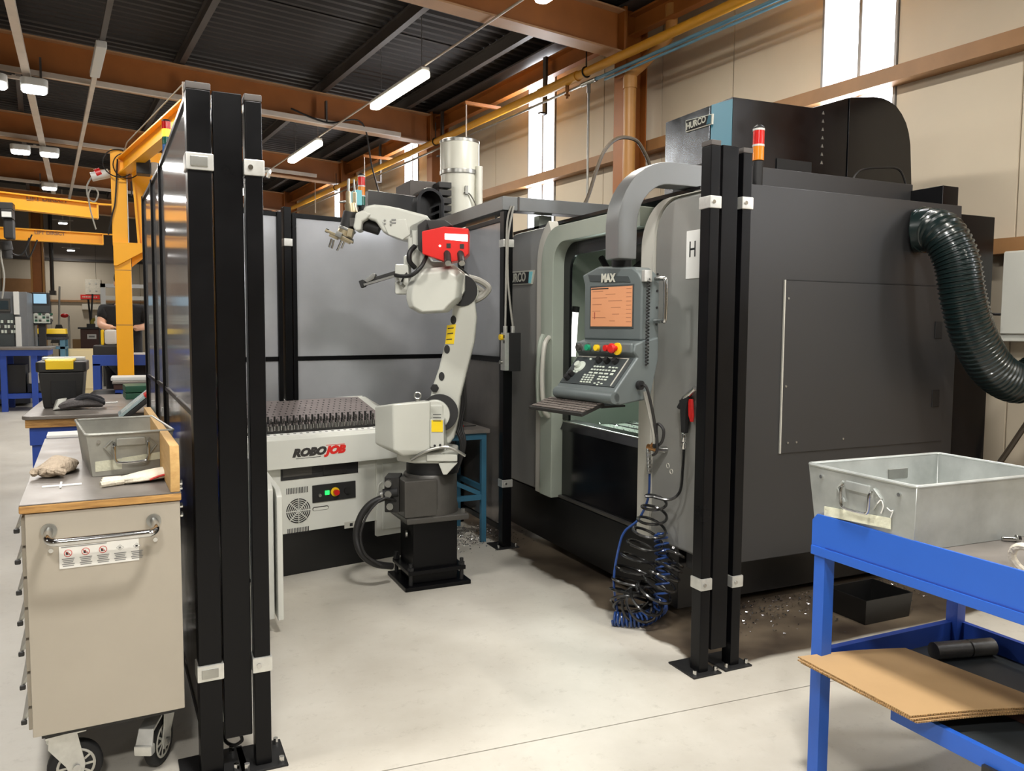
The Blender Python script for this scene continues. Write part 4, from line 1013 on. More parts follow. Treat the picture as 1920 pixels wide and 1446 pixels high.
wp(MB().tube(pts, rad, 28), 'ribbed_hose', 'hosegreen', eh, smooth=25)
wp(MB().cyl((4.005, 3.2, 2.06), (4.045, 3.12, 2.063), 0.122, n=28), 'cuff', 'hosegreen', eh, bevel=0.004)
wp(MB().torus((4.03, 3.15, 2.062), 0.124, 0.006, Matrix.Rotation(R(90), 4, 'X') , n=28), 'clamp_band', 'hoseridge', eh)
# low cables behind the machine
t = thing('flexible_conduit', 'brown flexible conduit sweeping from behind the machine to the right', 'conduit', (4.9, 3.1, 0.5))
wp(MB().tube(catmull([(4.72, 3.2, 0.55), (4.85, 3.15, 0.75), (5.0, 3.1, 0.98), (5.1, 3.05, 1.12), (5.16, 3.05, 1.1), (5.2, 3.05, 1.08)], 8), 0.017, 8), 'conduit', 'cablebrown', t)
t = thing('machine_cable', 'thin black cable looping along the machine roof edge', 'cable', (4.2, 3.8, 2.42))
wp(MB().tube(catmull([(3.9, 3.6, 2.32), (4.0, 3.6, 2.46), (4.2, 3.6, 2.50), (4.35, 3.6, 2.50), (4.42, 3.6, 2.40)], 8), 0.007, 6), 'cable', 'cableblack', t)
t = thing('machine_cable', 'white cable arching behind the round chain cover', 'cable', (4.6, 4.3, 2.5))
wp(MB().tube(catmull([(4.5, 4.45, 2.42), (4.75, 4.45, 2.55), (5.0, 4.45, 2.52), (5.1, 4.45, 2.4), (5.1, 4.45, 2.1)], 8), 0.012, 6), 'cable', 'trunking', t)
t = thing('machine_cable', 'brown black hose looped behind the ochre drain pipe', 'cable', (3.2, 5.6, 2.6))
wp(MB().tube(catmull([(3.305, 5.9, 2.399), (3.431, 5.9, 2.57), (3.52, 5.9, 2.819), (3.606, 5.9, 3.003), (3.736, 5.9, 3.109), (3.897, 5.9, 3.113), (3.981, 5.9, 3.04), (4.055, 5.9, 2.911), (4.082, 5.9, 2.731)], 8), 0.016, 8), 'hose', 'cablebrown', t)
t.location.z = 2.6
# swarf on the wet floor, far too many chips to count
def chips(name, label, n, fx, fy):
    bm = MB()
    for i in range(n):
        x, y = fx(), fy(); a = random.random()*6.28; s_ = random.uniform(0.003, 0.008); tl = random.uniform(-0.8, 0.8)
        mx = Matrix.Translation((x, y, 0.004+random.random()*0.006)) @ Matrix.Rotation(a, 4, 'Z') @ Matrix.Rotation(tl, 4, 'X')
        vs = [bm.bm.verts.new(mx @ Vector(p)) for p in ((-s_, -s_*0.4, 0), (s_, -s_*0.4, s_*0.3), (s_*0.8, s_*0.4, 0), (-s_*0.7, s_*0.4, s_*0.2))]
        bm.bm.faces.new(vs)
    o = bm.build(name, 'chip', None, smooth=0); tag(o, label, 'swarf', kind='stuff'); return o
chips('swarf', 'scattered bright metal chips on the wet floor beneath the machine side', 900, lambda: random.uniform(2.6, 4.2), lambda: 3.34-abs(random.gauss(0, 0.16)))
chips('swarf', 'drift of silvery chips behind the robot, under the teal table', 1400, lambda: random.gauss(2.05, 0.22), lambda: random.gauss(5.25, 0.16))
bm = MB()
for i in range(500):
    x, y = random.uniform(2.8, 3.5), random.uniform(3.6, 4.75); s_ = random.uniform(0.004, 0.011)
    vs = [bm.bm.verts.new((x+s_*random.uniform(-1, 1), y+s_*random.uniform(-1, 1), 0.838+random.random()*0.012)) for k in range(3)]
    bm.bm.faces.new(vs)
o = wp(bm, 'swarf', 'chip', mach, smooth=0); o['kind'] = 'stuff'

# ------------------------------------------------------------------ the robot (its frame: x to the right, y away, z up)
rob = thing('robot_arm', 'white six-axis robot arm with a red camera unit, on a black pedestal', 'robot', (1.53, 4.44, 0), R(-25))
def rp(mb, name, m, par=None, **k): return mb.build(name, m, par or rob, **k)
def rprism(poly, y0, y1): return MB().prism(poly, 'y', y0, y1)
T25 = Matrix.Rotation(R(25), 4, 'Z')
def sq(cx, cy, wx, wy, z0, z1): return MB().box(cx-wx/2, cx+wx/2, cy-wy/2, cy+wy/2, z0, z1, T25)
rp(sq(0, 0, 0.40, 0.36, 0.0, 0.025), 'base_plate', 'black', bevel=0.004)
pl = rp(sq(0, 0, 0.35, 0.32, 0.085, 0.11), 'bolt_plate', 'black', bevel=0.004)
rp(sq(0, 0, 0.27, 0.25, 0.025, 0.385), 'pedestal', 'black', bevel=0.006)
for sx in (-1, 1):
    for sy in (-1, 1):
        v = T25 @ Vector((sx*0.155, sy*0.14, 0))
        b = MB(); b.cyl((v.x, v.y, 0.02), (v.x, v.y, 0.15), 0.012, n=10); b.cyl((v.x, v.y, 0.11), (v.x, v.y, 0.128), 0.02, n=6)
        rp(b, 'levelling_bolt', 'blackmatte', pl)
v = T25 @ Vector((-0.137, -0.03, 0))
rp(MB().cyl((v.x-0.002, v.y-0.01, 0.30), (v.x-0.012, v.y-0.012, 0.30), 0.02, n=14), 'lifting_hole', 'steel')
fl_ = rp(sq(0, 0, 0.38, 0.36, 0.385, 0.42), 'flange', 'castgrey', bevel=0.01)
for sx in (-1, 1):
    for sy in (-1, 1):
        v = T25 @ Vector((sx*0.16, sy*0.15, 0))
        rp(MB().cyl((v.x, v.y, 0.42), (v.x, v.y, 0.445), 0.014, n=6), 'flange_bolt', 'steel', fl_)
rp(MB().lathe([(0.165, 0.42), (0.165, 0.455), (0.158, 0.475), (0.158, 0.64), (0.15, 0.652)], (0.01, 0, 0), 32), 'base_casting', 'castgrey')
rp(sq(-0.10, -0.06, 0.2, 0.22, 0.42, 0.635), 'base_box', 'castgrey', bevel=0.012)
rp(MB().box(-0.235, -0.15, -0.16, -0.02, 0.44, 0.645), 'connector_panel', 'cartblack', bevel=0.006)
for z, x in ((0.61, -0.21), (0.55, -0.21), (0.48, -0.2)):
    rp(MB().cyl((x, -0.16, z), (x, -0.19, z), 0.02, n=12), 'connector', 'steel')
rp(MB().cyl((0.02, 0, 0.652), (0.02, 0, 0.728), 0.15, n=36), 'turning_ring', 'blackmatte', bevel=0.004)
# turntable
tt_ = [(-0.2+0.02, 0.10), (-0.17, -0.12), (-0.06, -0.19), (0.10, -0.19), (0.17, -0.1), (0.17, 0.1), (0.08, 0.18), (-0.1, 0.18)]
rp(MB().prism(tt_, 'z', 0.728, 0.795), 'turntable', 'white', bevel=0.012, seg=3)
rp(rprism([(0.076, 0.734), (0.185, 0.735), (0.124, 0.667), (0.103, 0.667)], -0.20, -0.165), 'lug', 'white', bevel=0.005)
rp(MB().box(0.011, 0.185, -0.21, -0.19, 0.745, 0.785), 'stop_block', 'white', bevel=0.006)
rp(MB().tube(catmull([(-0.078, -0.21, 0.754), (0.014, -0.23, 0.807), (0.11, -0.23, 0.831), (0.169, -0.22, 0.815), (0.228, -0.2, 0.776)], 8), 0.009, 8), 'guard_rail', 'steel')
# shoulder casting with the boxy motor cover
rp(rprism([(-0.098, 0.773), (-0.178, 0.767), (-0.168, 1.005), (-0.03, 1.061), (0.099, 1.062), (0.117, 0.806), (0.086, 0.756)], -0.13, 0.12), 'shoulder', 'white', bevel=0.015, seg=3)
mc = [Vector(p) for p in ()]
c0 = [(-0.296, -0.12, 1.046), (-0.168, -0.28, 1.077), (0.037, -0.22, 1.088), (-0.012, 0.02, 1.072)]
c1 = [(-0.297, -0.12, 0.831), (-0.163, -0.28, 0.816), (0.037, -0.22, 0.817), (-0.012, 0.02, 0.793)]
c2 = [(-0.236, -0.12, 0.8), (-0.115, -0.25, 0.776), (0.011, -0.2, 0.79), (-0.028, 0.02, 0.774)]
rp(MB().loft([c0, c1, c2]), 'motor_cover', 'white', bevel=0.022, seg=4)
rp(MB().box(0.032, 0.113, -0.235, -0.13, 0.825, 0.987), 'gear_cover', 'white', bevel=0.01)
lb = rp(MB().box(0.042, 0.105, -0.239, -0.234, 0.916, 0.982), 'warning_label', 'yellowlabel', smooth=0)
for k in range(3): rp(MB().box(0.051, 0.096, -0.2405, -0.239, 1.012-k*0.018, 1.016-k*0.018), 'label_line', 'ink', lb, smooth=0)
for px_ in ((0.06, -0.24, 0.838), (0.09, -0.24, 0.842)): rp(MB().cyl((px_[0], -0.235, px_[2]), (px_[0], -0.239, px_[2]), 0.007, n=8), 'screw', 'ink')
eb = MB(); eb.torus((-0.045, -0.15, 1.111), 0.018, 0.005, Matrix.Rotation(R(90), 4, 'X'), n=16, m=6); eb.cyl((-0.045, -0.15, 1.066), (-0.045, -0.15, 1.093), 0.014, n=10)
rp(eb, 'lifting_eye', 'steel')
rp(MB().cyl((0.074, -0.1, 1.009), (0.069, -0.045, 1.003), 0.108, n=32), 'joint_ring', 'blackmatte', bevel=0.004)
rp(MB().cyl((0.05, -0.13, 1.0), (0.043, -0.06, 0.992), 0.088, n=32), 'joint_housing', 'white', bevel=0.012)
# lower arm link
lk = [(0.009, 1.067), (0.028, 1.155), (0.065, 1.262), (0.103, 1.418), (0.14, 1.573), (0.146, 1.665), (0.164, 1.782), (0.195, 1.813), (0.229, 1.807), (0.257, 1.758), (0.27, 1.666), (0.283, 1.558), (0.271, 1.419), (0.224, 1.231), (0.19, 1.09), (0.178, 0.965), (0.153, 0.854), (0.122, 0.813), (0.084, 0.838), (0.071, 0.917), (0.046, 0.995)]
rp(rprism(lk, -0.045, 0.06), 'lower_arm', 'white', bevel=0.018, seg=3)
lk2 = [(0.046, 1.143), (0.103, 1.262), (0.146, 1.418), (0.177, 1.567), (0.196, 1.542), (0.171, 1.387), (0.134, 1.231), (0.103, 1.09), (0.059, 1.09)]
for px_, r_ in (((0.15, -0.05, 1.541), 1), ((0.113, -0.05, 1.372), 1), ((0.082, -0.05, 1.215), 1)):
    rp(MB().lathe([(0.017, 0), (0.017, 0.006), (0.004, 0.0065)], (px_[0], -0.042, px_[2]), 14, Matrix.Scale(1.5, 4, Vector((0, 0, 1))) @ Matrix.Rotation(R(90), 4, 'X')), 'slot', 'ink')
rp(MB().cyl((0.042, -0.06, 1.147), (0.042, 0.0, 1.147), 0.025, n=6), 'rubber_stop', 'rubber', bevel=0.004)
lb = rp(rprism([(0.113, 1.51), (0.165, 1.517), (0.153, 1.403), (0.103, 1.403)], -0.049, -0.0445), 'warning_label', 'yellowlabel', smooth=0)
for k in range(3): rp(rprism([(0.119, 1.495), (0.153, 1.498), (0.151, 1.492), (0.117, 1.489)] if k == 0 else ([(0.116, 1.464), (0.15, 1.468), (0.148, 1.462), (0.114, 1.458)] if k == 1 else [(0.11, 1.431), (0.143, 1.434), (0.142, 1.428), (0.108, 1.425)]), -0.0505, -0.049), 'label_line', 'ink', lb, smooth=0)
# elbow: motor housing in front of the link
hs = [(-0.04, 1.812), (0.153, 1.831), (0.217, 1.796), (0.2, 1.657), (0.153, 1.615), (0.123, 1.583), (-0.018, 1.574), (-0.076, 1.605), (-0.091, 1.655), (-0.082, 1.728)]
hs_b = [(p[0]*0.9+0.02, p[1]) for p in [(-0.04, 1.812), (0.146, 1.837), (0.201, 1.813), (0.183, 1.665), (0.134, 1.622), (0.115, 1.591), (-0.034, 1.59), (-0.065, 1.618), (-0.077, 1.664), (-0.071, 1.741)]]
rp(MB().loft([[(p[0], -0.33, p[1]) for p in [(q[0]*0.80+0.018, 1.62+(q[1]-1.62)*0.86) for q in hs]], [(p[0], -0.29, p[1]) for p in hs], [(p[0], -0.06, p[1]) for p in hs]]), 'elbow_cover', 'white', bevel=0.009, seg=3)
rp(rprism([(0.116, 1.852), (0.158, 1.852), (0.219, 1.807), (0.219, 1.708), (0.177, 1.629), (0.156, 1.629), (0.14, 1.707), (0.098, 1.806)], -0.12, -0.06), 'elbow_plate', 'white', bevel=0.008)
rp(MB().cyl((0.199, -0.06, 1.709), (0.197, -0.02, 1.711), 0.09, n=28), 'elbow_ring', 'blackmatte', bevel=0.003)
rp(MB().cyl((0.216, -0.04, 1.701), (0.211, 0.05, 1.705), 0.078, n=28), 'elbow_hub', 'white', bevel=0.012)
rp(MB().box(-0.159, -0.082, -0.24, -0.12, 1.68, 1.844), 'junction_box', 'white', bevel=0.01)
rp(MB().box(-0.114, -0.07, -0.22, -0.12, 1.833, 1.894), 'junction_cap', 'white', bevel=0.01)
for px_ in ((-0.133, -0.24, 1.737), (-0.109, -0.24, 1.725)): rp(MB().cyl((px_[0], -0.24, px_[2]), (px_[0]-0.012, -0.27, px_[2]+0.012), 0.009, n=10), 'air_fitting', 'steel')
rp(MB().tube(catmull([(-0.118, -0.26, 1.747), (-0.102, -0.27, 1.776), (-0.089, -0.26, 1.794)], 6), 0.005, 6), 'air_tube', 'cableblack')
# aluminium rail arm sticking out to the left
rp(MB().beam((-0.349, -0.2, 1.735), (-0.144, -0.2, 1.798), 0.04, 0.03), 'rail', 'cartblack', bevel=0.003)
rp(MB().beam((-0.332, -0.225, 1.73), (-0.147, -0.225, 1.784), 0.006, 0.012), 'rail_edge', 'steel')
rp(MB().beam((-0.355, -0.2, 1.732), (-0.331, -0.2, 1.741), 0.045, 0.04), 'rail_end', 'rubber', bevel=0.003)
rp(rprism([(-0.331, 1.752), (-0.283, 1.794), (-0.265, 1.791), (-0.275, 1.762), (-0.313, 1.741)], -0.23, -0.17), 'rail_bracket', 'steel', bevel=0.004)
# elbow top casting
rp(rprism([(-0.094, 2.062), (0.005, 2.113), (0.023, 2.066), (0.004, 1.929), (0.04, 1.864), (0.11, 1.864), (0.155, 1.835), (0.004, 1.816), (-0.08, 1.83), (-0.092, 1.929)], -0.20, -0.02), 'upper_casting', 'white', bevel=0.014, seg=3)
rp(rprism([(-0.068, 2.031), (-0.021, 2.031), (-0.021, 1.95), (-0.063, 1.944)], -0.212, -0.198), 'casting_cover', 'white', bevel=0.004)
# forearm
fa = [(-0.343, 2.135), (-0.331, 2.164), (-0.277, 2.174), (-0.211, 2.168), (-0.139, 2.154), (-0.079, 2.139), (0.023, 2.113), (0.01, 2.018), (-0.038, 1.971), (-0.116, 1.982), (-0.17, 1.996), (-0.23, 2.023), (-0.253, 2.055), (-0.271, 2.082), (-0.313, 2.093)]
rp(rprism(fa, -0.20, -0.04), 'forearm', 'white', bevel=0.02, seg=3)
rp(rprism([(-0.234, 2.081), (-0.105, 2.096), (-0.075, 2.009), (-0.12, 1.979), (-0.199, 2.008)], -0.207, -0.195), 'forearm_cover', 'white', bevel=0.006)
for px_ in ((-0.217, -0.2, 2.084), (-0.184, -0.2, 2.078), (-0.217, -0.2, 2.066), (-0.184, -0.2, 2.06)): rp(MB().cyl((px_[0], -0.203, px_[2]), (px_[0], -0.211, px_[2]), 0.006, n=8), 'screw', 'steel')
q = MB()
for px_ in ((-0.168, -0.21, 2.088), (-0.168, -0.21, 2.071)): rp(MB().box(px_[0]-0.012, px_[0]+0.012, -0.21, -0.205, px_[2]-0.004, px_[2]+0.004), 'print_mark', 'greyink', smooth=0)
rp(rprism([(-0.379, 2.124), (-0.337, 2.142), (-0.29, 2.119), (-0.32, 2.089), (-0.344, 2.078), (-0.35, 2.03), (-0.38, 2.024), (-0.392, 2.048)], -0.21, -0.15), 'wrist_fork', 'white', bevel=0.012, seg=3)
rp(rprism([(-0.392, 2.134), (-0.35, 2.152), (-0.302, 2.129), (-0.332, 2.099), (-0.357, 2.087), (-0.363, 2.039), (-0.393, 2.032), (-0.405, 2.056)], -0.08, -0.03), 'wrist_fork', 'white', bevel=0.012, seg=3)
rp(MB().cyl((-0.346, -0.12, 2.073), (-0.259, -0.12, 2.046), 0.035, n=16), 'wrist_motor', 'cartblack', bevel=0.004)
rp(MB().cyl((-0.403, -0.12, 2.09), (-0.361, -0.12, 2.084), 0.03, n=16), 'wrist_flange', 'steel')
# double gripper
rp(MB().cyl((-0.421, -0.12, 2.14), (-0.445, -0.12, 2.039), 0.042, n=20), 'gripper_body', 'cartblack', bevel=0.004)
rp(MB().box(-0.418, -0.391, -0.172, -0.155, 2.056, 2.102), 'gripper_plate', 'castgrey')
M['nickel'] = mat('nickel_steel', (196, 182, 150), 0.28, 0.9, var=0.1, scale=30)
rp(MB().cyl((-0.415, -0.12, 2.134), (-0.423, -0.12, 2.187), 0.034, n=18), 'upper_chuck', 'nickel', bevel=0.003)
for a in (0, 1, 2):
    dx, dy = 0.024*math.cos(a*2.09+0.3), 0.024*math.sin(a*2.09+0.3)
    c = (-0.423, -0.12, 2.187)
    rp(MB().bc((c[0]+dx, c[1]+dy, c[2]+0.03), (0.02, 0.022, 0.07), a*2.09), 'jaw', 'nickel', bevel=0.003)
    rp(MB().cyl((c[0]+dx, c[1]+dy, c[2]+0.06), (c[0]+dx*0.8, c[1]+dy*0.8, c[2]+0.135), 0.006, n=8), 'jaw_pin', 'steel')
rp(MB().tube([(-0.486, -0.12, 2.196), (-0.426, -0.12, 2.202)], 0.006, 8), 'cross_pin', 'steel')
rp(MB().cyl((-0.445, -0.12, 2.039), (-0.458, -0.12, 2.007), 0.046, n=18), 'lower_chuck', 'nickel', bevel=0.003)
rp(MB().cyl((-0.439, -0.12, 2.051), (-0.445, -0.12, 2.036), 0.05, n=18), 'chuck_ring', 'steel', bevel=0.003)
rp(MB().bc((-0.477, -0.17, 2.01), (0.035, 0.03, 0.03), ry=R(25)), 'jaw_block', 'steel', bevel=0.003)
rp(MB().bc((-0.415, -0.17, 2.019), (0.03, 0.03, 0.045), ry=R(15)), 'jaw_block', 'nickel', bevel=0.003)
rp(MB().cyl((-0.543, -0.14, 2.03), (-0.558, -0.14, 2.036), 0.012, n=10), 'slide_end', 'chrome')
rp(MB().beam((-0.556, -0.15, 2.035), (-0.404, -0.15, 1.968), 0.03, 0.014), 'jaw_slide', 'nickel', bevel=0.002)
rp(MB().beam((-0.482, -0.09, 2.001), (-0.416, -0.09, 1.983), 0.03, 0.02), 'jaw_slide', 'steel', bevel=0.002)
rp(MB().bc((-0.51, -0.14, 2.004), (0.05, 0.04, 0.025), ry=R(25)), 'jaw', 'nickel', bevel=0.003)
rp(MB().bc((-0.448, -0.14, 1.984), (0.06, 0.04, 0.025), ry=R(25)), 'jaw', 'nickel', bevel=0.003)
for a, b in (((-0.523, -0.15, 1.988), (-0.539, -0.15, 1.941)), ((-0.518, -0.12, 1.985), (-0.531, -0.12, 1.938)), ((-0.467, -0.15, 1.983), (-0.494, -0.15, 1.923)), ((-0.46, -0.11, 1.981), (-0.479, -0.11, 1.939))):
    rp(MB().cyl(a, b, 0.006, n=8), 'finger', 'chrome')
# red camera unit
rp(rprism([(-0.031, 2.053), (0.013, 2.085), (0.119, 2.068), (0.119, 1.864), (0.013, 1.892), (-0.028, 1.921)], -0.26, -0.2), 'unit_back', 'cartblack', bevel=0.005)
rb = [(0.004, 2.009), (0.122, 2.035), (0.254, 2.025), (0.254, 1.891), (0.22, 1.859), (0.145, 1.844), (0.006, 1.889)]
ru = rp(rprism(rb, -0.36, -0.24), 'camera_unit', 'red', bevel=0.006)
rp(rprism([(0.127, 1.997), (0.249, 1.992), (0.249, 1.955), (0.127, 1.966)], -0.366, -0.358), 'light_bar', 'whitelit', ru, bevel=0.002)
for a, b in (((0.136, -0.34, 1.901), (0.149, -0.42, 1.838)), ((0.208, -0.34, 1.901), (0.222, -0.42, 1.838))):
    ln = rp(MB().cyl(a, b, 0.019, n=18), 'lens_tube', 'cartblack', ru, bevel=0.002)
    rp(MB().cyl(b, (Vector(b)+(Vector(b)-Vector(a)).normalized()*0.006), 0.016, n=16), 'lens', 'chrome', ln) if False else MB().cyl(b, (Vector(b)+(Vector(b)-Vector(a)).normalized()*0.006), 0.016, n=16).build('lens_ring', 'steel', ru)
for px_ in ((0.147, -0.36, 1.933), (0.218, -0.36, 1.93)):
    rp(MB().box(px_[0]-0.011, px_[0]+0.011, -0.362, -0.358, px_[2]-0.012, px_[2]+0.012), 'marker', 'ink', ru)
px_ = (0.101, -0.36, 1.932)
rp(MB().cyl((px_[0], -0.36, px_[2]), (px_[0], -0.364, px_[2]), 0.006, n=8), 'indicator', 'whitelit', ru)
rp(rprism([(0.024, 2.072), (0.122, 2.075), (0.168, 2.044), (0.127, 2.035), (0.041, 2.021)], -0.33, -0.2), 'unit_lid', 'cartblack', bevel=0.004)
# dress cables
rp(MB().tube(catmull([(-0.05, -0.22, 1.943), (-0.075, -0.25, 1.905), (-0.075, -0.25, 1.858), (-0.05, -0.22, 1.826)], 8), 0.014, 10), 'dress_cable', 'cableblack')
rp(MB().tube(catmull([(0.023, -0.3, 1.884), (0.001, -0.36, 1.822), (-0.05, -0.36, 1.776), (-0.116, -0.3, 1.774), (-0.155, -0.23, 1.784)], 8), 0.011, 10), 'dress_cable', 'cableblack')
rp(MB().tube(catmull([(0.227, 0.1, 1.795), (0.296, 0.12, 1.775), (0.347, 0.12, 1.734), (0.315, 0.12, 1.686), (0.259, 0.1, 1.654)], 8), 0.018, 8), 'dress_hose', 'cablegrey')
rp(MB().tube(catmull([(0.232, 0.12, 1.765), (0.282, 0.14, 1.735), (0.311, 0.14, 1.709), (0.271, 0.12, 1.67)], 8), 0.016, 8), 'dress_hose', 'cablegrey')
rp(MB().tube(catmull([(0.189, -0.1, 1.902), (0.186, -0.05, 1.846), (0.22, 0.06, 1.808)], 6), 0.01, 8), 'dress_cable', 'cableblack')
for k in range(4):
    o_ = 0.012*k
    rp(MB().tube(catmull([(0.16+o_, 0.08, 1.22), (0.17+o_, 0.1, 1.05), (0.15+o_, 0.1, 0.92), (0.19+o_*0.5, 0.08, 0.80), (0.16, 0.08, 0.63)], 8), 0.011, 8), 'dress_cable', 'cableblack')
rp(MB().tube(catmull([(-0.231, -0.16, 0.53), (-0.31, -0.18, 0.494), (-0.365, -0.2, 0.421), (-0.386, -0.22, 0.319), (-0.353, -0.24, 0.223), (-0.281, -0.22, 0.16), (-0.197, -0.14, 0.121)], 10), 0.02, 12), 'supply_cable', 'cableblack')
rp(MB().tube(catmull([(-0.163, -0.15, 0.504), (-0.225, -0.2, 0.532), (-0.288, -0.22, 0.488), (-0.333, -0.24, 0.416), (-0.354, -0.26, 0.321), (-0.323, -0.27, 0.226), (-0.242, -0.24, 0.157)], 10), 0.007, 8), 'signal_cable', 'cableblack')
rp(MB().cyl((-0.159, -0.15, 0.559), (-0.243, -0.16, 0.548), 0.028, n=16), 'plug', 'rubber', bevel=0.003)
rp(MB().cyl((-0.237, -0.16, 0.548), (-0.255, -0.162, 0.54), 0.025, n=16), 'plug_nut', 'steel')

# ------------------------------------------------------------------ part loading station beside the robot (turned 11 degrees)
ld_ = thing('loading_station', 'white part loading station with a sloping pin raster, left of the robot', 'loader', (0.759, 4.82, 0), R(11))
def tp(mb, name, m, par=None, **k): return mb.build(name, m, par or ld_, **k)
FZ = 0.837; 
XR = 0.92
tp(MB().box(-0.25, XR, 0.02, 0.75, 0.0, 0.29), 'plinth', 'mbase', bevel=0.004)
tp(MB().box(-0.25, 0.60, 0.0, 0.75, 0.262, 0.66), 'cabinet', 'offwhite', bevel=0.004)
tp(MB().box(0.60, XR, -0.01, 0.75, 0.16, 0.66), 'side_cabinet', 'offwhite', bevel=0.004)
tp(MB().box(0.64, XR-0.04, -0.016, -0.01, 0.2, 0.63), 'side_door', 'offwhite', bevel=0.003)
h_ = (0.624, -0.02, 0.478)
tp(MB().tube([(h_[0]-0.018, -0.016, h_[2]-0.035), (h_[0]-0.018, -0.028, h_[2]+0.02), (h_[0], -0.03, h_[2]+0.035), (h_[0]+0.018, -0.028, h_[2]+0.02), (h_[0]+0.018, -0.016, h_[2]-0.035)], 0.005, 6), 'door_pull', 'offwhite')
# apron with the sloping bed behind it
ap_ = [(-0.06, 0.665), (-0.06, FZ), (-0.02, FZ+0.012), (0.64, FZ+0.19), (0.70, FZ+0.19), (0.72, 0.665)]
tp(MB().prism(ap_, 'x', -0.25, 0.80), 'bed', 'offwhite', bevel=0.004)
tp(MB().loft([[(0.80, y, z) for y, z in ap_], [(XR, y, z-0.07 if z > 0.7 else z) for y, z in ap_]]), 'bed_end', 'offwhite', bevel=0.004)
sl_a = math.atan2(0.178, 0.66)
SM = Matrix.Translation((0, -0.02, FZ+0.012)) @ Matrix.Rotation(sl_a, 4, 'X')
tp(MB().box(-0.22, 0.74, 0.045, 0.60, 0.001, 0.006, SM), 'raster_plate', 'raster', bevel=0.001)
tp(MB().box(-0.24, 0.78, 0.005, 0.038, 0.0, 0.007, SM), 'number_strip', 'paper')
tp(MB().box(-0.24, 0.78, 0.61, 0.645, 0.0, 0.007, SM), 'number_strip', 'paper')
q = MB()
for k in range(24):
    x = -0.21+k*0.04
    for v in (0.016, 0.624):
        q.box(x-0.008, x+0.008, v, v+0.012, 0.007, 0.0078, SM)
o = tp(q, 'strip_figures', 'greyink', smooth=0); o['kind'] = 'stuff'
q = MB()
for r_ in range(13):
    for k in range(24):
        x = -0.205+k*0.04+(0.02 if r_ % 2 else 0); v = 0.07+r_*0.041
        if x > 0.72: continue
        q.loft([[SM @ Vector((x+0.006*math.cos(a*PI/3), v+0.006*math.sin(a*PI/3), h)) for a in range(6)] for h in (0.0055, 0.0068)])
o = tp(q, 'raster_holes', 'ink', smooth=0); o['kind'] = 'stuff'
# locating pins and blanks, one part each
pin = stud = blank = None
for r_, v in enumerate((0.20, 0.115)):
    for k in range(22):
        x = -0.19+k*0.04; loc = SM @ Vector((x, v, 0.006))
        if pin is None:
            pin = tp(MB().box(-0.005, 0.005, -0.006, 0.006, 0, 0.045), 'locating_pin', 'cartblack', bevel=0.0015, seg=1); pin.location = loc
            stud = tp(MB().cyl((0.012, -0.012, 0.0), (0.012, -0.012, 0.028), 0.007, n=10), 'rest_stud', 'chrome'); stud.location = loc
        else:
            inst(pin, ld_, loc); inst(stud, ld_, loc)
for k in range(22):
    x = -0.19+k*0.04; loc = SM @ Vector((x, 0.055, 0.006))
    if blank is None:
        b_ = MB(); b_.cyl((-0.009, 0, 0.0), (-0.009, 0, 0.04), 0.008, n=10)
        blank = tp(b_, 'rest_stud', 'chrome'); blank.location = loc
        bl2 = tp(MB().loft([[(0.004, -0.014, 0), (0.018, -0.014, 0), (0.018, 0.012, 0), (0.004, 0.012, 0)], [(0.008, -0.012, 0.04), (0.014, -0.012, 0.04), (0.014, 0.01, 0.04), (0.008, 0.01, 0.04)]]), 'locating_pin', 'steel'); bl2.location = loc
    else: inst(blank, ld_, loc); inst(bl2, ld_, loc)
tp(MB().box(-0.21, 0.72, 0.040, 0.044, 0.005, 0.022, SM), 'stop_rail', 'cartblack')
# front face items
c = (0.213, -0.06, 0.752)
la = R(0.5)
text('lettering', 'ROBO', 0.062, 'logored2', face_negy((c[0]-0.08, -0.0615, c[2]), la), ld_, xs=1.16, shear=0.3, bold=0.0045)
text('lettering', 'JOB', 0.062, 'logored', face_negy((c[0]+0.087, -0.0615, c[2]), la), ld_, xs=1.16, shear=0.3, bold=0.0045)
tp(MB().box(c[0]-0.16, c[0]-0.005, -0.0612, -0.06, c[2]-0.034, c[2]-0.031), 'logo_line', 'ink', smooth=0)
tp(MB().box(c[0]+0.03, c[0]+0.15, -0.0612, -0.06, c[2]+0.031, c[2]+0.034), 'logo_line', 'logored', smooth=0)
a_, b_ = (-0.019, -0.0, 0.682), (0.476, 0.0, 0.556)
sl0 = tp(MB().box(a_[0], b_[0], -0.004, 0.002, 0.586, 0.671), 'storage_slot', 'ink', smooth=0)
tp(MB().box(-0.006, 0.172, -0.006, -0.003, 0.605, 0.679), 'slot_tray', 'castgrey', sl0)
tp(MB().box(0.243, 0.4, -0.012, -0.003, 0.592, 0.662), 'handset', 'cartblack', sl0, bevel=0.004)
pz0, pz1 = 0.43, 0.537
cpn = tp(MB().box(0.174, 0.457, -0.008, 0.0, pz0, pz1), 'control_strip', 'ink', bevel=0.002)
zc = (pz0+pz1)/2
tp(MB().box(0.252, 0.28, -0.016, -0.008, zc-0.012, zc+0.014), 'start_button', 'greenlit', cpn, bevel=0.002)
x_ = 0.318
tp(MB().cyl((x_, -0.008, zc), (x_, -0.014, zc), 0.028, n=20), 'stop_collar', 'yellowplastic', cpn)
tp(MB().cyl((x_, -0.014, zc), (x_, -0.04, zc), 0.015, 0.018, n=16), 'stop_button', 'redplastic', cpn)
x_ = 0.218
tp(MB().cyl((x_, -0.008, zc-0.01), (x_, -0.02, zc-0.01), 0.010, n=12), 'key_switch', 'steel', cpn)
x_ = 0.399
tp(MB().cyl((x_, -0.008, zc), (x_, -0.018, zc), 0.022, n=16), 'selector', 'cartblack', cpn)
q = MB()
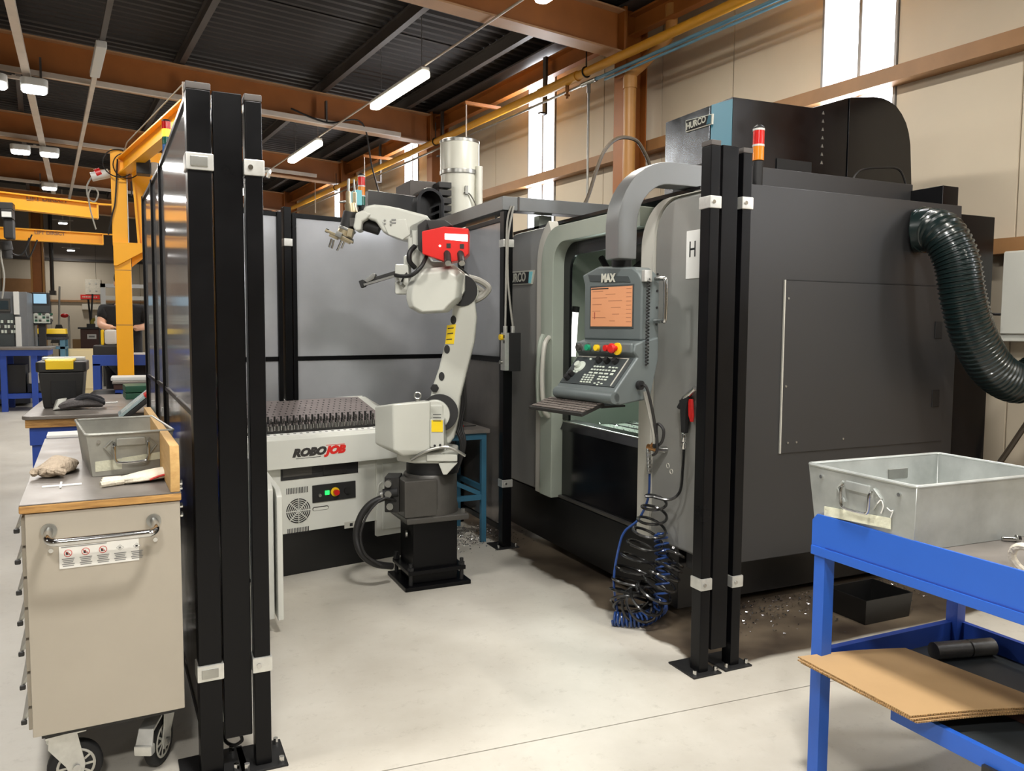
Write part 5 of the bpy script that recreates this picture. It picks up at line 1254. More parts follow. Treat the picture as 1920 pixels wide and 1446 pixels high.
for (xx0, yy0) in ((0.015, 0.518), (0.018, 0.273)):
    for k in range(14):
        tp(MB().box(xx0+k*0.0098, xx0+k*0.0098+0.0045, -0.002, 0.001, yy0-0.018, yy0+0.018), 'louvre', 'ink', smooth=0)
fc = (0.087, -0.0, 0.393)
for r_ in (0.012, 0.024, 0.036, 0.048, 0.060, 0.072):
    tp(MB().torus((fc[0], -0.001, fc[2]), r_, 0.0034, Matrix.Rotation(R(90), 4, 'X'), n=28, m=5), 'fan_grille', 'ink')
for k in range(4):
    a = k*PI/4
    tp(MB().beam((fc[0]-0.076*math.cos(a), -0.003, fc[2]-0.076*math.sin(a)), (fc[0]+0.076*math.cos(a), -0.003, fc[2]+0.076*math.sin(a)), 0.004, 0.006), 'grille_bar', 'offwhite')
hc_ = (0.227, 0.0, 0.391)
tp(MB().prism(rrect(hc_[0]-0.052, hc_[0]+0.052, hc_[2]-0.012, hc_[2]+0.012, 0.0115), 'y', -0.0025, 0.001), 'pull_recess', 'castgrey', bevel=0.001)
tp(MB().prism(rrect(hc_[0]-0.048, hc_[0]+0.048, hc_[2]-0.010, hc_[2]+0.007, 0.008), 'y', -0.004, -0.002), 'pull', 'offwhite')
hc_ = (0.422, -0.0, 0.261)
tp(MB().box(hc_[0]-0.04, hc_[0]+0.03, -0.002, 0.001, hc_[2]-0.02, hc_[2]+0.02), 'rating_plate', 'mlight', smooth=0)
tp(MB().box(hc_[0]-0.005, hc_[0]+0.015, -0.003, -0.002, hc_[2]-0.01, hc_[2]+0.01), 'plate_print', 'ink', smooth=0)
# opened side flap seen against the left posts
fo = (-0.251, -0.5, 0.683)
FLM = (Matrix.Translation((0.759, 4.82, 0)) @ Matrix.Rotation(R(11), 4, 'Z')).inverted()
def flap(x0, x1, ya, zt):
    mb = MB().prism([(ya, 0.075), (ya, zt-0.03), (ya+0.05, zt), (4.74, zt+0.02), (4.74, 0.075)], 'x', x0, x1)
    for v in mb.bm.verts: v.co = FLM @ v.co
    return tp(mb, 'side_flap', 'offwhite', bevel=0.006)
flap(0.535, 0.568, 3.93, 0.745)
flap(0.578, 0.606, 3.90, 0.715)
# tall flat upright at the back corner
u0, u1 = 0.908, 1.023
tp(MB().box(u0, u1, 0.655, 0.685, FZ+0.15, 1.774), 'upright', 'offwhite', bevel=0.004)

# ------------------------------------------------------------------ teal work table behind the robot
tb = thing('work_table', 'teal steel-legged work table with a worn brown top, behind the robot', 'table', (2.0, 5.3, 0))
ZTb = 0.80
c_r = (2.246, 5.059, 0.8)
wp(MB().box(1.62, 2.19, 5.05, 5.62, ZTb-0.03, ZTb), 'tabletop', 'benchtop', tb, bevel=0.004)
wp(MB().box(1.64, 2.17, 5.07, 5.60, ZTb-0.075, ZTb-0.03), 'frame', 'tealsteel', tb, bevel=0.002)
for lx, ly in ((1.66, 5.09), (2.155, 5.09), (1.66, 5.58), (2.155, 5.58)):
    wp(MB().box(lx-0.018, lx+0.018, ly-0.018, ly+0.018, 0, ZTb-0.03), 'leg', 'tealsteel', tb, bevel=0.002)
for ly in (5.09, 5.58): wp(MB().box(1.66, 2.155, ly-0.012, ly+0.012, 0.30, 0.335), 'stretcher', 'tealsteel', tb)
for lx in (1.66, 2.155): wp(MB().box(lx-0.012, lx+0.012, 5.09, 5.58, 0.36, 0.395), 'stretcher', 'tealsteel', tb)
wp(MB().beam((2.155, 5.1, 0.33), (1.8, 5.1, 0.5), 0.012, 0.03), 'brace', 'tealsteel', tb)
sd_ = thing('screwdriver', 'red handled screwdriver lying on the teal table', 'screwdriver', (2.02, 5.2, ZTb))
MB().tube([(-0.06, 0, 0.012), (-0.02, 0, 0.013), (0.02, 0.0, 0.011), (0.03, 0, 0.007)], [0.009, 0.012, 0.011, 0.006], 10).build('handle', 'redplastic', sd_)
MB().cyl((0.03, 0, 0.007), (0.13, 0.015, 0.005), 0.004, n=8).build('shaft', 'cartblack', sd_)
nb = thing('notebook', 'small open paper lying on the teal table beside the robot cables', 'paper', (1.93, 5.35, ZTb))
MB().bc((0, 0, 0.006), (0.12, 0.09, 0.012), 0.4).build('pages', 'paper', nb, bevel=0.002)

# ------------------------------------------------------------------ blue bench at the right with its bin, cardboard and oddments
bn = thing('workbench', 'bright blue steel bench with a high apron and lower shelf, front right', 'bench', (2.4, 1.3, 0))
BX, BY = 2.0, 1.925
wp(MB().prism([(BY+0.01, 0.762), (BY+0.01, 0.875), (BY-0.01, 0.898), (0.42, 0.898), (0.40, 0.875), (0.40, 0.762)], 'x', BX-0.003, BX+0.004), 'apron', 'blue', bn, bevel=0.001)
wp(MB().box(BX-0.0045, BX+0.0, 0.42, BY-0.05, 0.793, 0.797), 'apron_fold', 'bluedark', bn, smooth=0)
wp(MB().box(BX-0.008, BX-0.002, 0.40, BY+0.008, 0.762, 0.792), 'apron_lip', 'blue', bn, bevel=0.002)
wp(MB().box(BX+0.004, 2.72, 0.42, BY, 0.845, 0.862), 'bench_top', 'benchtop', bn, bevel=0.003)
wp(MB().box(BX+0.01, 2.70, 1.89, 1.92, 0.77, 0.845), 'rail', 'blue', bn, bevel=0.002)
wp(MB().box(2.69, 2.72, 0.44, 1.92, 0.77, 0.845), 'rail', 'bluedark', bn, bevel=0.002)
for lx, ly in ((2.0, 1.88), (2.66, 1.88), (2.66, 0.44), (2.0, 0.44)):
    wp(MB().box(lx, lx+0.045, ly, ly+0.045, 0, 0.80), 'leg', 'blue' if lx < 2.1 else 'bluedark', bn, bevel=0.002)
wp(MB().box(2.0, 2.045, 1.28, 1.325, 0.0, 0.35), 'leg_sleeve', 'cartblack', bn)
wp(MB().box(2.012, 2.032, 0.44, 1.62, 0.335, 0.39), 'shelf_rail', 'blue', bn, bevel=0.002)
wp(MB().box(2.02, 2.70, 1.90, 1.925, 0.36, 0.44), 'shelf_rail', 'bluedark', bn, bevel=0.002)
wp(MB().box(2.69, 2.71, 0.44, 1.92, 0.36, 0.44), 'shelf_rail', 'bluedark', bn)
wp(MB().box(2.02, 2.69, 0.44, 1.90, 0.362, 0.372), 'shelf', 'dark_tray', bn)

def euro_bin(name, label, loc, rz, L, W, H, m, grp, handles=('near',), tape_side=None):
    t = thing(name, label, 'bin', loc, rz, grp)
    # tapered sheet shell with an open top
    th = 0.004; b = 0.018
    o0 = [(-L/2+b, -W/2+b, 0), (L/2-b, -W/2+b, 0), (L/2-b, W/2-b, 0), (-L/2+b, W/2-b, 0)]
    o1 = [(-L/2, -W/2, H), (L/2, -W/2, H), (L/2, W/2, H), (-L/2, W/2, H)]
    i1 = [(x*(1-2*th/L), y*(1-2*th/W), z) for x, y, z in o1]; i0 = [(x*(1-2*th/L), y*(1-2*th/W), th) for x, y, z in o0]
    mb = MB(); mb.loft([o0, o1, i1, i0]); mb.build('shell', m, t, bevel=0.0015, seg=1)
    pts = [(-L/2, -W/2, H), (L/2, -W/2, H), (L/2, W/2, H), (-L/2, W/2, H)]
    r = MB()
    ring = rrect(-L/2, L/2, -W/2, W/2, 0.012, 3)
    r.tube([(x, y, H) for x, y in ring], 0.0055, 8, True); r.build('rolled_rim', m, t)
    for s in (-1, 1):
        h = MB(); x0 = s*(L/2+0.002); xh = s*(L/2+0.012); zt = H*0.78
        h.tube(catmull([(x0, -0.055, zt), (xh, -0.055, zt-0.012), (xh, -0.052, zt-0.06), (xh, -0.03, zt-0.07), (xh, 0.03, zt-0.07), (xh, 0.052, zt-0.06), (xh, 0.055, zt-0.012), (x0, 0.055, zt)], 5), 0.0045, 8)
        hd = h.build('drop_handle', 'chrome', t)
        sx0, sx1 = sorted((s*(L/2-0.006), s*(L/2+0.0045)))
        MB().box(sx0, sx1, -0.048, 0.048, zt-0.012, zt+0.016).build('handle_strap', m, hd, bevel=0.004)
        for y in (-W*0.36, W*0.36): MB().cyl((s*(L/2-0.006), y, H*0.83), (s*(L/2+0.003), y, H*0.83), 0.006, n=10).build('rivet', 'chrome', t)
        for y in (-1, 1):
            MB().tube([(s*(L/2-0.001), y*0.06, zt+0.01), (s*(L/2-0.0035), y*0.085, zt-0.015), (s*(L/2-0.006), y*0.055, zt-0.055)], 0.004, 6).build('pressed_rib', m, t)
    return t
rb_ = euro_bin('storage_bin', 'large empty galvanised bin standing on the blue bench', (2.29, 1.74, 0.862), R(-2), 0.60, 0.42, 0.195, 'galv', 'galvanised bins')
MB().loft([[(-0.2935, -0.12, 0.052), (-0.2945, -0.12, 0.085), (-0.2945, 0.14, 0.066), (-0.2935, 0.14, 0.035)], [(-0.291, -0.12, 0.052), (-0.2915, -0.12, 0.085), (-0.2915, 0.14, 0.066), (-0.291, 0.14, 0.035)]]).build('tape_strip', 'tape', rb_)
for k, (a, b) in enumerate((((-0.3, -0.075), 0.12), ((-0.3, -0.11), 0.115))):
    MB().tube(catmull([(-0.2995, a[1], b), (-0.2975, a[1]-0.012, b+0.012-k*0.02), (-0.2955, a[1]-0.018, b-0.006), (-0.2945, a[1]-0.01, b-0.028)], 4), 0.0018, 5).build('chalk_mark', 'paper', rb_)
bk = MB(); bk.box(0.05, 0.14, 0.196, 0.204, 0.12, 0.155); 
bk.build('label_holder', 'steel', rb_, bevel=0.002)
bo = thing('bolt', 'short bright bolt lying on the blue bench beside the bin', 'bolt', (2.375, 1.521, 0.862), R(-35))
MB().cyl((-0.022, 0, 0.008), (0.02, 0, 0.008), 0.007, n=14).build('shank', 'chrome', bo)
MB().cyl((0.02, 0, 0.0105), (0.029, 0, 0.0105), 0.0115, n=6).build('head', 'chrome', bo)
MB().cyl((0.0165, 0, 0.010), (0.0195, 0, 0.010), 0.0125, n=18).build('washer', 'steel', bo)
pr = thing('pipe_ring', 'pale plastic ring end at the picture edge on the blue bench', 'ring', (2.107, 1.3, 0.862))
MB().torus((0, 0, 0.035), 0.04, 0.01, Matrix.Rotation(R(70), 4, 'Y'), n=24).build('ring', 'clothwhite', pr)
# cardboard on the lower shelf
def sheet(z, dx, dy, rot, nm, label):
    t = thing('cardboard_sheet', label, 'cardboard', (2.12+dx, 1.70+dy, z), rot, 'cardboard sheets on the bench shelf')
    A, B, D, C_ = Vector((-0.185, 0.215, 0)), Vector((0.20, 0.12, 0)), Vector((-0.20, -0.22, 0)), Vector((0.24, -0.36, 0))
    n = 7; th = 0.004
    def grid(h):
        rows = []
        for i in range(n+1):
            a = A.lerp(D, i/n); b = B.lerp(C_, i/n); row = []
            for j in range(n+1):
                p = a.lerp(b, j/n); s_ = j/n
                p = p+Vector((0, 0, 0.006*math.sin(s_*PI)+h)); row.append(p)
            rows.append(row)
        return rows
    mb = MB()
    top = [[mb.bm.verts.new(p) for p in r] for r in grid(th)]; bot = [[mb.bm.verts.new(p) for p in r] for r in grid(0)]
    for i in range(n):
        for j in range(n):
            mb.bm.faces.new((top[i][j], top[i][j+1], top[i+1][j+1], top[i+1][j])); mb.bm.faces.new((bot[i][j], bot[i+1][j], bot[i+1][j+1], bot[i][j+1]))
    o = mb.build('liner', 'cardboard', t)
    # the fluted core shows as a wavy strip along the two open edges
    f = MB()
    for (p, q) in ((A, D), (D, C_)):
        m_ = 60; d = (q-p); nrm = Vector((-d.y, d.x, 0)).normalized()
        if nrm.x > 0 and p is A: nrm = -nrm
        for k in range(m_):
            a, b = p+d*(k/m_), p+d*((k+0.55)/m_)
            def hz(s_, along): return 0.006*math.sin(s_*PI) if along else 0.0
            za, zb_ = (hz(k/m_, p is D), hz((k+0.55)/m_, p is D))
            f.loft([[a+Vector((0, 0, za)), a+Vector((0, 0, za+th)), a-nrm*(-0.002)+Vector((0, 0, za+th)), a-nrm*(-0.002)+Vector((0, 0, za))],
                    [b+Vector((0, 0, zb_)), b+Vector((0, 0, zb_+th)), b-nrm*(-0.002)+Vector((0, 0, zb_+th)), b-nrm*(-0.002)+Vector((0, 0, zb_))]])
    e = f.build('fluting', 'cardedge', t, smooth=0); e['kind'] = 'stuff'
    return t
sheet(0.425, 0.0, 0.0, 0.0, 0, 'topmost brown cardboard sheet overhanging the blue bench shelf')
sheet(0.4185, -0.004, -0.004, 0.012, 1, 'second cardboard sheet, lying directly under the topmost one')
sheet(0.412, 0.004, -0.01, 0.02, 2, 'bottom cardboard sheet, resting on the blue shelf rail')
for k in range(1):
    s_ = thing('packing_block', 'dark wooden batten propping the cardboard on the shelf', 'block', (2.3, 1.55, 0.372))
    MB().bc((0, 0, 0.019), (0.05, 0.4, 0.038)).build('batten', 'wood', s_, bevel=0.003)
tc_ = thing('metal_tube', 'dark metal tube lying on the blue bench shelf', 'tube', (2.55, 1.78, 0.372), R(-14))
MB().lathe([(0.03, -0.11), (0.03, 0.02), (0.027, 0.022), (0.027, 0.025), (0.03, 0.027), (0.03, 0.12), (0.02, 0.122)], (0, 0, 0.03), 20, Matrix.Rotation(R(90), 4, 'Y')).build('tube', 'castgrey', tc_)
def rag(name, label, cat, loc, rz, m, lobes, sub=2, parent=None):
    t = thing(name, label, cat, loc, rz)
    return t
def blob(pts, m, name, par, n=14):
    # crumpled cloth: a chain of uneven rings
    rg = []
    for i, (p, rx, rz_) in enumerate(pts):
        ring_ = []
        for j in range(n):
            a = 2*PI*j/n; k = 1+0.16*math.sin(3*a+i*1.7)+0.1*math.sin(5*a+i*0.9)
            ring_.append((p[0], p[1]+rx*k*math.cos(a), max(0.001, p[2]+rz_*k*math.sin(a))))
        rg.append(ring_)
    return MB().loft(rg).build(name, m, par, sub=2, smooth=80)
rg_ = thing('rag', 'crumpled brown rag on the blue bench shelf', 'rag', (2.42, 1.33, 0.372), R(20))
blob([((-0.16, 0, 0.02), 0.02, 0.015), ((-0.12, 0.01, 0.03), 0.05, 0.03), ((-0.05, -0.01, 0.045), 0.07, 0.05), ((0.02, 0.02, 0.04), 0.06, 0.035), ((0.08, -0.02, 0.05), 0.08, 0.055), ((0.16, 0, 0.035), 0.06, 0.035), ((0.2, 0.0, 0.02), 0.02, 0.015)], 'clothbrown', 'cloth', rg_)
tr = thing('drip_tray', 'black square drip tray on the wet floor under the machine', 'tray', (3.471, 2.955, 0.0))
MB().loft([[(-0.16, -0.12, 0), (0.16, -0.12, 0), (0.16, 0.12, 0), (-0.16, 0.12, 0)], [(-0.17, -0.13, 0.13), (0.17, -0.13, 0.13), (0.17, 0.13, 0.13), (-0.17, 0.13, 0.13)], [(-0.165, -0.125, 0.13), (0.165, -0.125, 0.13), (0.165, 0.125, 0.13), (-0.165, 0.125, 0.13)], [(-0.155, -0.115, 0.01), (0.155, -0.115, 0.01), (0.155, 0.115, 0.01), (-0.155, 0.115, 0.01)]]).build('tray', 'mbase', tr, bevel=0.002)

# ------------------------------------------------------------------ drawer trolley at the left
ct = thing('drawer_trolley', 'tall grey-beige drawer trolley with push handle and wooden top, front left', 'trolley', (-0.11, 2.75, 0), R(2.8))
CX0, CX1, CY0, CY1 = -0.322, 0.108, 2.75, 4.30
wp(MB().box(CX0, CX1, CY0, CY1, 0.245, 0.935), 'body', 'cart', ct, bevel=0.003)
wp(MB().box(CX0-0.014, CX1+0.004, CY0-0.008, CY1+0.02, 0.938, 0.962), 'wooden_top', 'ply', ct, bevel=0.004)
wp(MB().box(CX0-0.013, CX1+0.004, CY0-0.007, CY1+0.02, 0.962, 0.9655), 'top_mat', 'benchtop', ct, bevel=0.001)
wp(MB().box(CX0+0.02, CX1-0.02, CY0+0.05, CY1-0.03, 0.215, 0.245), 'chassis', 'cartblack', ct)
zs = [0.255, 0.33, 0.44, 0.545, 0.64, 0.735, 0.83, 0.925]
for a, b in zip(zs[:-1], zs[1:]):
    d = wp(MB().box(CX0-0.012, CX0, CY0+0.03, CY1-0.03, a+0.004, b-0.004), 'drawer', 'cart', ct, bevel=0.002)
    MB().prism([(CX0-0.012, b-0.012), (CX0-0.026, b-0.04), (CX0-0.03, b-0.045), (CX0-0.026, b-0.05), (CX0-0.012, b-0.03)], 'y', CY0+0.04, CY1-0.04).build('drawer_grip', 'steel', d)
    for yy in (CY0+0.035, CY1-0.045): MB().bc((CX0-0.024, yy, b-0.045), (0.016, 0.012, 0.014)).build('grip_end', 'cartblack', d, bevel=0.003)
hz = 0.868
hl, hr = (-0.26, 2.72, 0.902), (0.029, 2.72, 0.907)
hm = [(hl[0], 2.75, hz+0.012), (hl[0]-0.002, 2.69, hz+0.005), (hl[0]+0.01, 2.655, hz-0.002), (hl[0]+0.05, 2.645, hz-0.003), (hr[0]-0.05, 2.645, hz-0.003), (hr[0]-0.01, 2.655, hz-0.002), (hr[0]+0.002, 2.69, hz+0.005), (hr[0], 2.75, hz+0.012)]
hnd = wp(MB().tube(catmull(hm, 6), 0.0125, 14), 'push_handle', 'chrome', ct)
for x_ in (hl[0], hr[0]):
    MB().cyl((x_, 2.75, hz+0.012), (x_, 2.742, hz+0.012), 0.022, n=18).build('handle_flange', 'steel', hnd)
    MB().cyl((x_+0.003, 2.75, hz-0.05), (x_+0.003, 2.745, hz-0.05), 0.007, n=10).build('rivet', 'chrome', hnd)
lq = [(-0.239, 2.748, 0.834), (-0.016, 2.748, 0.845), (-0.014, 2.748, 0.771), (-0.236, 2.748, 0.766)]
lx0, lx1, lz0, lz1 = lq[3][0], lq[1][0], 0.758, 0.832
lab = wp(MB().box(lx0, lx1, 2.7475, 2.7495, lz0, lz1), 'instruction_label', 'label', ct, smooth=0)
def lmark(mb, nm, m): return mb.build(nm, m, lab, smooth=0)
lmark(MB().box(lx0+0.006, lx0+0.13, 2.7468, 2.7474, lz1-0.009, lz1-0.0065), 'print_line', 'greyink')
for k in range(5):
    cx_ = lx0+0.024+k*0.0475; cz_ = lz1-0.027
    if k < 3:
        lmark(MB().torus((cx_, 2.7472, cz_), 0.0105, 0.0009, Matrix.Rotation(R(90), 4, 'X'), n=20, m=4), 'prohibition_ring', 'redink')
        lmark(MB().beam((cx_-0.0075, 2.747, cz_+0.0075), (cx_+0.0075, 2.747, cz_-0.0075), 0.0006, 0.0012), 'prohibition_bar', 'redink')
        lmark(MB().box(cx_-0.006, cx_+0.001, 2.7472, 2.7474, cz_-0.005, cz_+0.004), 'cabinet_symbol', 'ink')
        lmark(MB().box(cx_+0.002, cx_+0.005, 2.7472, 2.7474, cz_-0.005, cz_-0.001), 'weight_symbol', 'ink')
    else:
        lmark(MB().prism([(cx_-0.011, cz_), (cx_, cz_-0.009), (cx_+0.011, cz_), (cx_, cz_+0.009)], 'y', 2.7472, 2.7475), 'diamond_symbol', 'greyink')
        lmark(MB().prism([(cx_-0.0095, cz_), (cx_, cz_-0.0077), (cx_+0.0095, cz_), (cx_, cz_+0.0077)], 'y', 2.7468, 2.7472), 'diamond_field', 'label')
        lmark(MB().box(cx_-0.004, cx_+0.003, 2.7464, 2.7468, cz_-0.003, cz_+0.003), 'symbol', 'ink' if k == 4 else 'greyink')
    for j in range(5):
        wv = 0.017-(j % 3)*0.002
        lmark(MB().box(cx_-wv, cx_+wv, 2.7470, 2.7474, cz_-0.0185-j*0.0055, cz_-0.0158-j*0.0055), 'print_line', 'greyink')
for z in (0.90, 0.93, 0.99): wp(MB().cyl((CX1+0.004, 2.80, z-0.02), (CX1+0.012, 2.80, z-0.02), 0.009, n=8), 'bolt', 'chrome', ct)
def caster(x, y, ang, brake):
    mx = Matrix.Translation((x, y, 0)) @ Matrix.Rotation(ang, 4, 'Z')
    R_ = 0.08
    rot = Matrix.Rotation(R(90), 4, 'X')
    def cb(mb, nm, m, par, **k):
        for v in mb.bm.verts: v.co = mx @ v.co
        return wp(mb, nm, m, par, **k) if par is ct else mb.build(nm, m, par, **k)
    ty = cb(MB().lathe([(0.055, -0.017), (0.072, -0.019), (0.08, -0.012), (0.08, 0.012), (0.072, 0.019), (0.055, 0.017)], (0, 0, R_), 36, rot), 'caster_wheel', 'rubber', ct, smooth=50)
    for s in (-1, 1):
        cb(MB().torus((0, s*0.016, R_), 0.053, 0.0045, rot, n=30, m=6), 'rim', 'mlight', ty)
        for k in range(10):
            a = k*PI/5
            cb(MB().beam((0.016*math.cos(a), s*0.0165, R_+0.016*math.sin(a)), (0.053*math.cos(a), s*0.0165, R_+0.053*math.sin(a)), 0.004, 0.007), 'spoke', 'mlight', ty)
        cb(MB().cyl((0, s*0.010, R_), (0, s*0.022, R_), 0.018, n=18), 'hub', 'mlight', ty)
    cb(MB().cyl((0, -0.012, R_), (0, 0.012, R_), 0.056, n=30), 'wheel_disc', 'blackmatte', ty)
    fk = None
    for s in (-1, 1):
        pl_ = MB().prism([(-0.02, R_-0.022), (0.02, R_-0.022), (0.026, R_+0.005), (0.004, 0.20), (-0.075, 0.20), (-0.078, 0.16), (-0.03, R_+0.01)], 'y', s*0.026-0.002, s*0.026+0.002)
        f_ = cb(pl_, 'caster_fork', 'steelclamp', ct, bevel=0.0015)
        cb(MB().cyl((0, s*0.028, R_), (0, s*0.036, R_), 0.012, n=8), 'axle_nut', 'chrome', f_)
    cb(MB().box(-0.085, 0.03, -0.035, 0.035, 0.196, 0.203), 'caster_plate', 'steelclamp', ct)
    cb(MB().cyl((-0.035, 0, 0.203), (-0.035, 0, 0.216), 0.03, n=20), 'swivel', 'steel', ct)
    if brake:
        b_ = cb(MB().loft([[(0.02, -0.025, 0.175), (0.02, 0.025, 0.175), (0.02, 0.025, 0.185), (0.02, -0.025, 0.185)], [(0.085, -0.025, 0.155), (0.085, 0.025, 0.155), (0.088, 0.025, 0.165), (0.088, -0.025, 0.165)], [(0.10, -0.028, 0.11), (0.10, 0.028, 0.11), (0.11, 0.028, 0.115), (0.11, -0.028, 0.115)]]), 'brake_arm', 'steelclamp', ct, bevel=0.002)
        cb(MB().box(0.088, 0.118, -0.03, 0.03, 0.085, 0.12), 'brake_pedal', 'steelclamp', b_, bevel=0.006)
caster(-0.215, 2.865, R(8), False)
caster(0.035, 2.905, R(-118), True)
caster(-0.25, 4.15, R(20), False)
caster(0.04, 4.15, R(30), False)
bd_ = thing('plywood_board', 'thick pine board standing on edge along the trolley top', 'board', (0.10, 2.76, 0.9655), R(2.8))
wp(MB().prism([(2.755, 0.966), (2.74, 1.04), (2.755, 1.118), (4.1, 1.118), (4.1, 0.966)], 'x', 0.079, 0.108), 'board', 'pine', bd_, bevel=0.003)
for z in (0.99,): wp(MB().cyl((0.108, 2.79, z), (0.118, 2.79, z), 0.010, n=8), 'bolt', 'chrome', bd_)
b2 = euro_bin('storage_bin', 'taped galvanised bin with a drop handle standing on the drawer trolley', (-0.066, 3.40, 0.9655), R(97), 0.52, 0.285, 0.152, 'galvworn', 'galvanised bins')
# tape and paper stuck on its near face (local -x side is towards the camera)
MB().loft([[(-0.2475, -0.11, 0.03), (-0.2515, -0.11, 0.075), (-0.2515, -0.03, 0.078), (-0.2475, -0.03, 0.03)], [(-0.244, -0.11, 0.03), (-0.248, -0.11, 0.075), (-0.248, -0.03, 0.078), (-0.244, -0.03, 0.03)]]).build('tape_patch', 'tape', b2) if False else None
def face_patch(y0, y1, z0, z1, z2, z3, m, nm):
    def xf(z): return -(0.26-0.018*(1-z/0.152))
    v = [(xf(z0)-0.0015, y0, z0), (xf(z1)-0.0015, y1, z1), (xf(z2)-0.0015, y1, z2), (xf(z3)-0.0015, y0, z3)]
    MB().loft([v, [(x+0.0012, y, z) for x, y, z in v]]).build(nm, m, b2)
face_patch(0.115, 0.03, 0.018, 0.022, 0.06, 0.055, 'tape', 'paper_patch')
face_patch(0.03, -0.125, 0.04, 0.05, 0.078, 0.062, 'tape', 'tape_strip')
gl = thing('work_glove', 'crumpled beige knit glove on the trolley, left of the bin', 'glove', (-0.275, 3.28, 0.9655), R(75))
blob([((-0.11, 0, 0.01), 0.02, 0.01), ((-0.07, 0.01, 0.024), 0.05, 0.026), ((0.0, -0.01, 0.032), 0.058, 0.036), ((0.06, 0.01, 0.026), 0.05, 0.028), ((0.11, 0, 0.018), 0.04, 0.018), ((0.13, 0, 0.012), 0.02, 0.01)], 'cloth', 'palm', gl)
for k, (y, L_, b) in enumerate(((-0.035, 0.05, 0.02), (-0.012, 0.07, 0.035), (0.012, 0.06, 0.03), (0.035, 0.045, 0.015))):
    MB().tube(catmull([(-0.08, y*0.8, 0.022), (-0.11, y*1.1, 0.026), (-0.10, y*1.4-0.01, 0.012+b*0.3)], 5), [0.013]*10+[0.009], 8).build('finger', 'cloth', gl)
gl = thing('work_glove', 'cream cotton glove with red stitching in front of the trolley bin', 'glove', (0.015, 3.0, 0.9655), R(8))
blob([((-0.11, -0.01, 0.01), 0.02, 0.01), ((-0.07, -0.01, 0.014), 0.045, 0.013), ((-0.01, 0, 0.018), 0.055, 0.016), ((0.05, 0.01, 0.02), 0.05, 0.02), ((0.085, 0.01, 0.022), 0.045, 0.02)], 'clothwhite', 'palm', gl)
MB().tube(catmull([(0.0, -0.05, 0.012), (0.03, -0.045, 0.02), (0.06, -0.04, 0.024), (0.09, -0.03, 0.024)], 5), 0.004, 6).build('stitching', 'redink', gl)
for k, y in enumerate((-0.035, -0.01, 0.014)):
    MB().tube(catmull([(-0.08, y, 0.012), (-0.12, y*1.3, 0.012), (-0.15+0.008*k, y*1.5, 0.01)], 5), 0.011, 8).build('finger', 'clothwhite', gl)
ps = thing('paper_strip', 'thin white paper strip lying on the trolley top', 'paper', (-0.246, 3.016, 0.966), R(3))
MB().box(-0.055, 0.06, -0.012, 0.012, 0.0, 0.002).build('strip', 'paper', ps, smooth=0)
MB().box(-0.004, 0.002, -0.05, 0.06, 0.0021, 0.003).build('chalk_line', 'paper', ps, smooth=0)
ps = thing('paper_sheet', 'white paper sheet at the far end of the trolley top', 'paper', (-0.339, 4.391, 0.966), R(3))
MB().box(-0.07, 0.1, -0.08, 0.08, 0.0, 0.012).build('sheets', 'paper', ps, bevel=0.001)

# ------------------------------------------------------------------ second blue bench with the tool box
b3 = thing('workbench', 'old blue bench with a battered wooden top behind the trolley', 'bench', (-0.2, 6.9, 0))
wp(MB().prism(rrect(-0.71, 0.35, 6.05, 7.75, 0.05, 4), 'z', 0.875, 0.90), 'steel_top', 'benchtop', b3, bevel=0.006)
wp(MB().box(-0.69, 0.34, 6.07, 7.73, 0.82, 0.875), 'wooden_top', 'ply', b3, bevel=0.004)
wp(MB().box(-0.67, 0.30, 6.1, 7.7, 0.70, 0.82), 'frame', 'bluedark', b3, bevel=0.004)
for lx, ly in ((-0.66, 6.12), (0.22, 6.12), (-0.66, 7.62), (0.22, 7.62)): wp(MB().box(lx, lx+0.07, ly, ly+0.07, 0, 0.72), 'leg', 'bluedark', b3, bevel=0.003)
wp(MB().box(-0.66, 0.28, 6.15, 7.65, 0.2, 0.23), 'shelf', 'bluedark', b3)
bx = thing('tool_box', 'black plastic tool box with yellow latch on the old blue bench', 'tool box', (-0.51, 6.75, 0.90))
MB().loft([[(-0.12, -0.17, 0), (0.12, -0.17, 0), (0.12, 0.17, 0), (-0.12, 0.17, 0)], [(-0.145, -0.19, 0.26), (0.145, -0.19, 0.26), (0.145, 0.19, 0.26), (-0.145, 0.19, 0.26)]]).build('body', 'cartblack', bx, bevel=0.012)
MB().prism(rrect(-0.16, 0.16, -0.20, 0.20, 0.03), 'z', 0.26, 0.335).build('lid', 'cartblack', bx, bevel=0.01)
MB().box(-0.095, 0.08, -0.215, -0.195, 0.28, 0.345).build('latch', 'yellowplastic', bx, bevel=0.006)
MB().box(-0.10, 0.085, -0.2, 0.02, 0.335, 0.352).build('lid_tray', 'yellowplastic', bx, bevel=0.006)
MB().box(-0.14, 0.14, 0.03, 0.15, 0.335, 0.36).build('top_organiser', 'lampbody', bx, bevel=0.006)
MB().box(-0.07, 0.09, -0.188, -0.17, 0.03, 0.2).build('front_recess', 'rubber', bx, bevel=0.004)
gl = thing('work_glove', 'dark blue-black work gloves with grey cuff lying before the tool box', 'glove', (-0.39, 6.45, 0.90), R(8))
blob([((-0.15, -0.02, 0.02), 0.03, 0.02), ((-0.1, -0.01, 0.04), 0.06, 0.03), ((-0.02, 0, 0.05), 0.07, 0.035), ((0.06, 0.01, 0.04), 0.06, 0.03), ((0.12, 0.01, 0.03), 0.05, 0.022), ((0.15, 0.01, 0.02), 0.02, 0.01)], 'clothgrey', 'palm', gl)
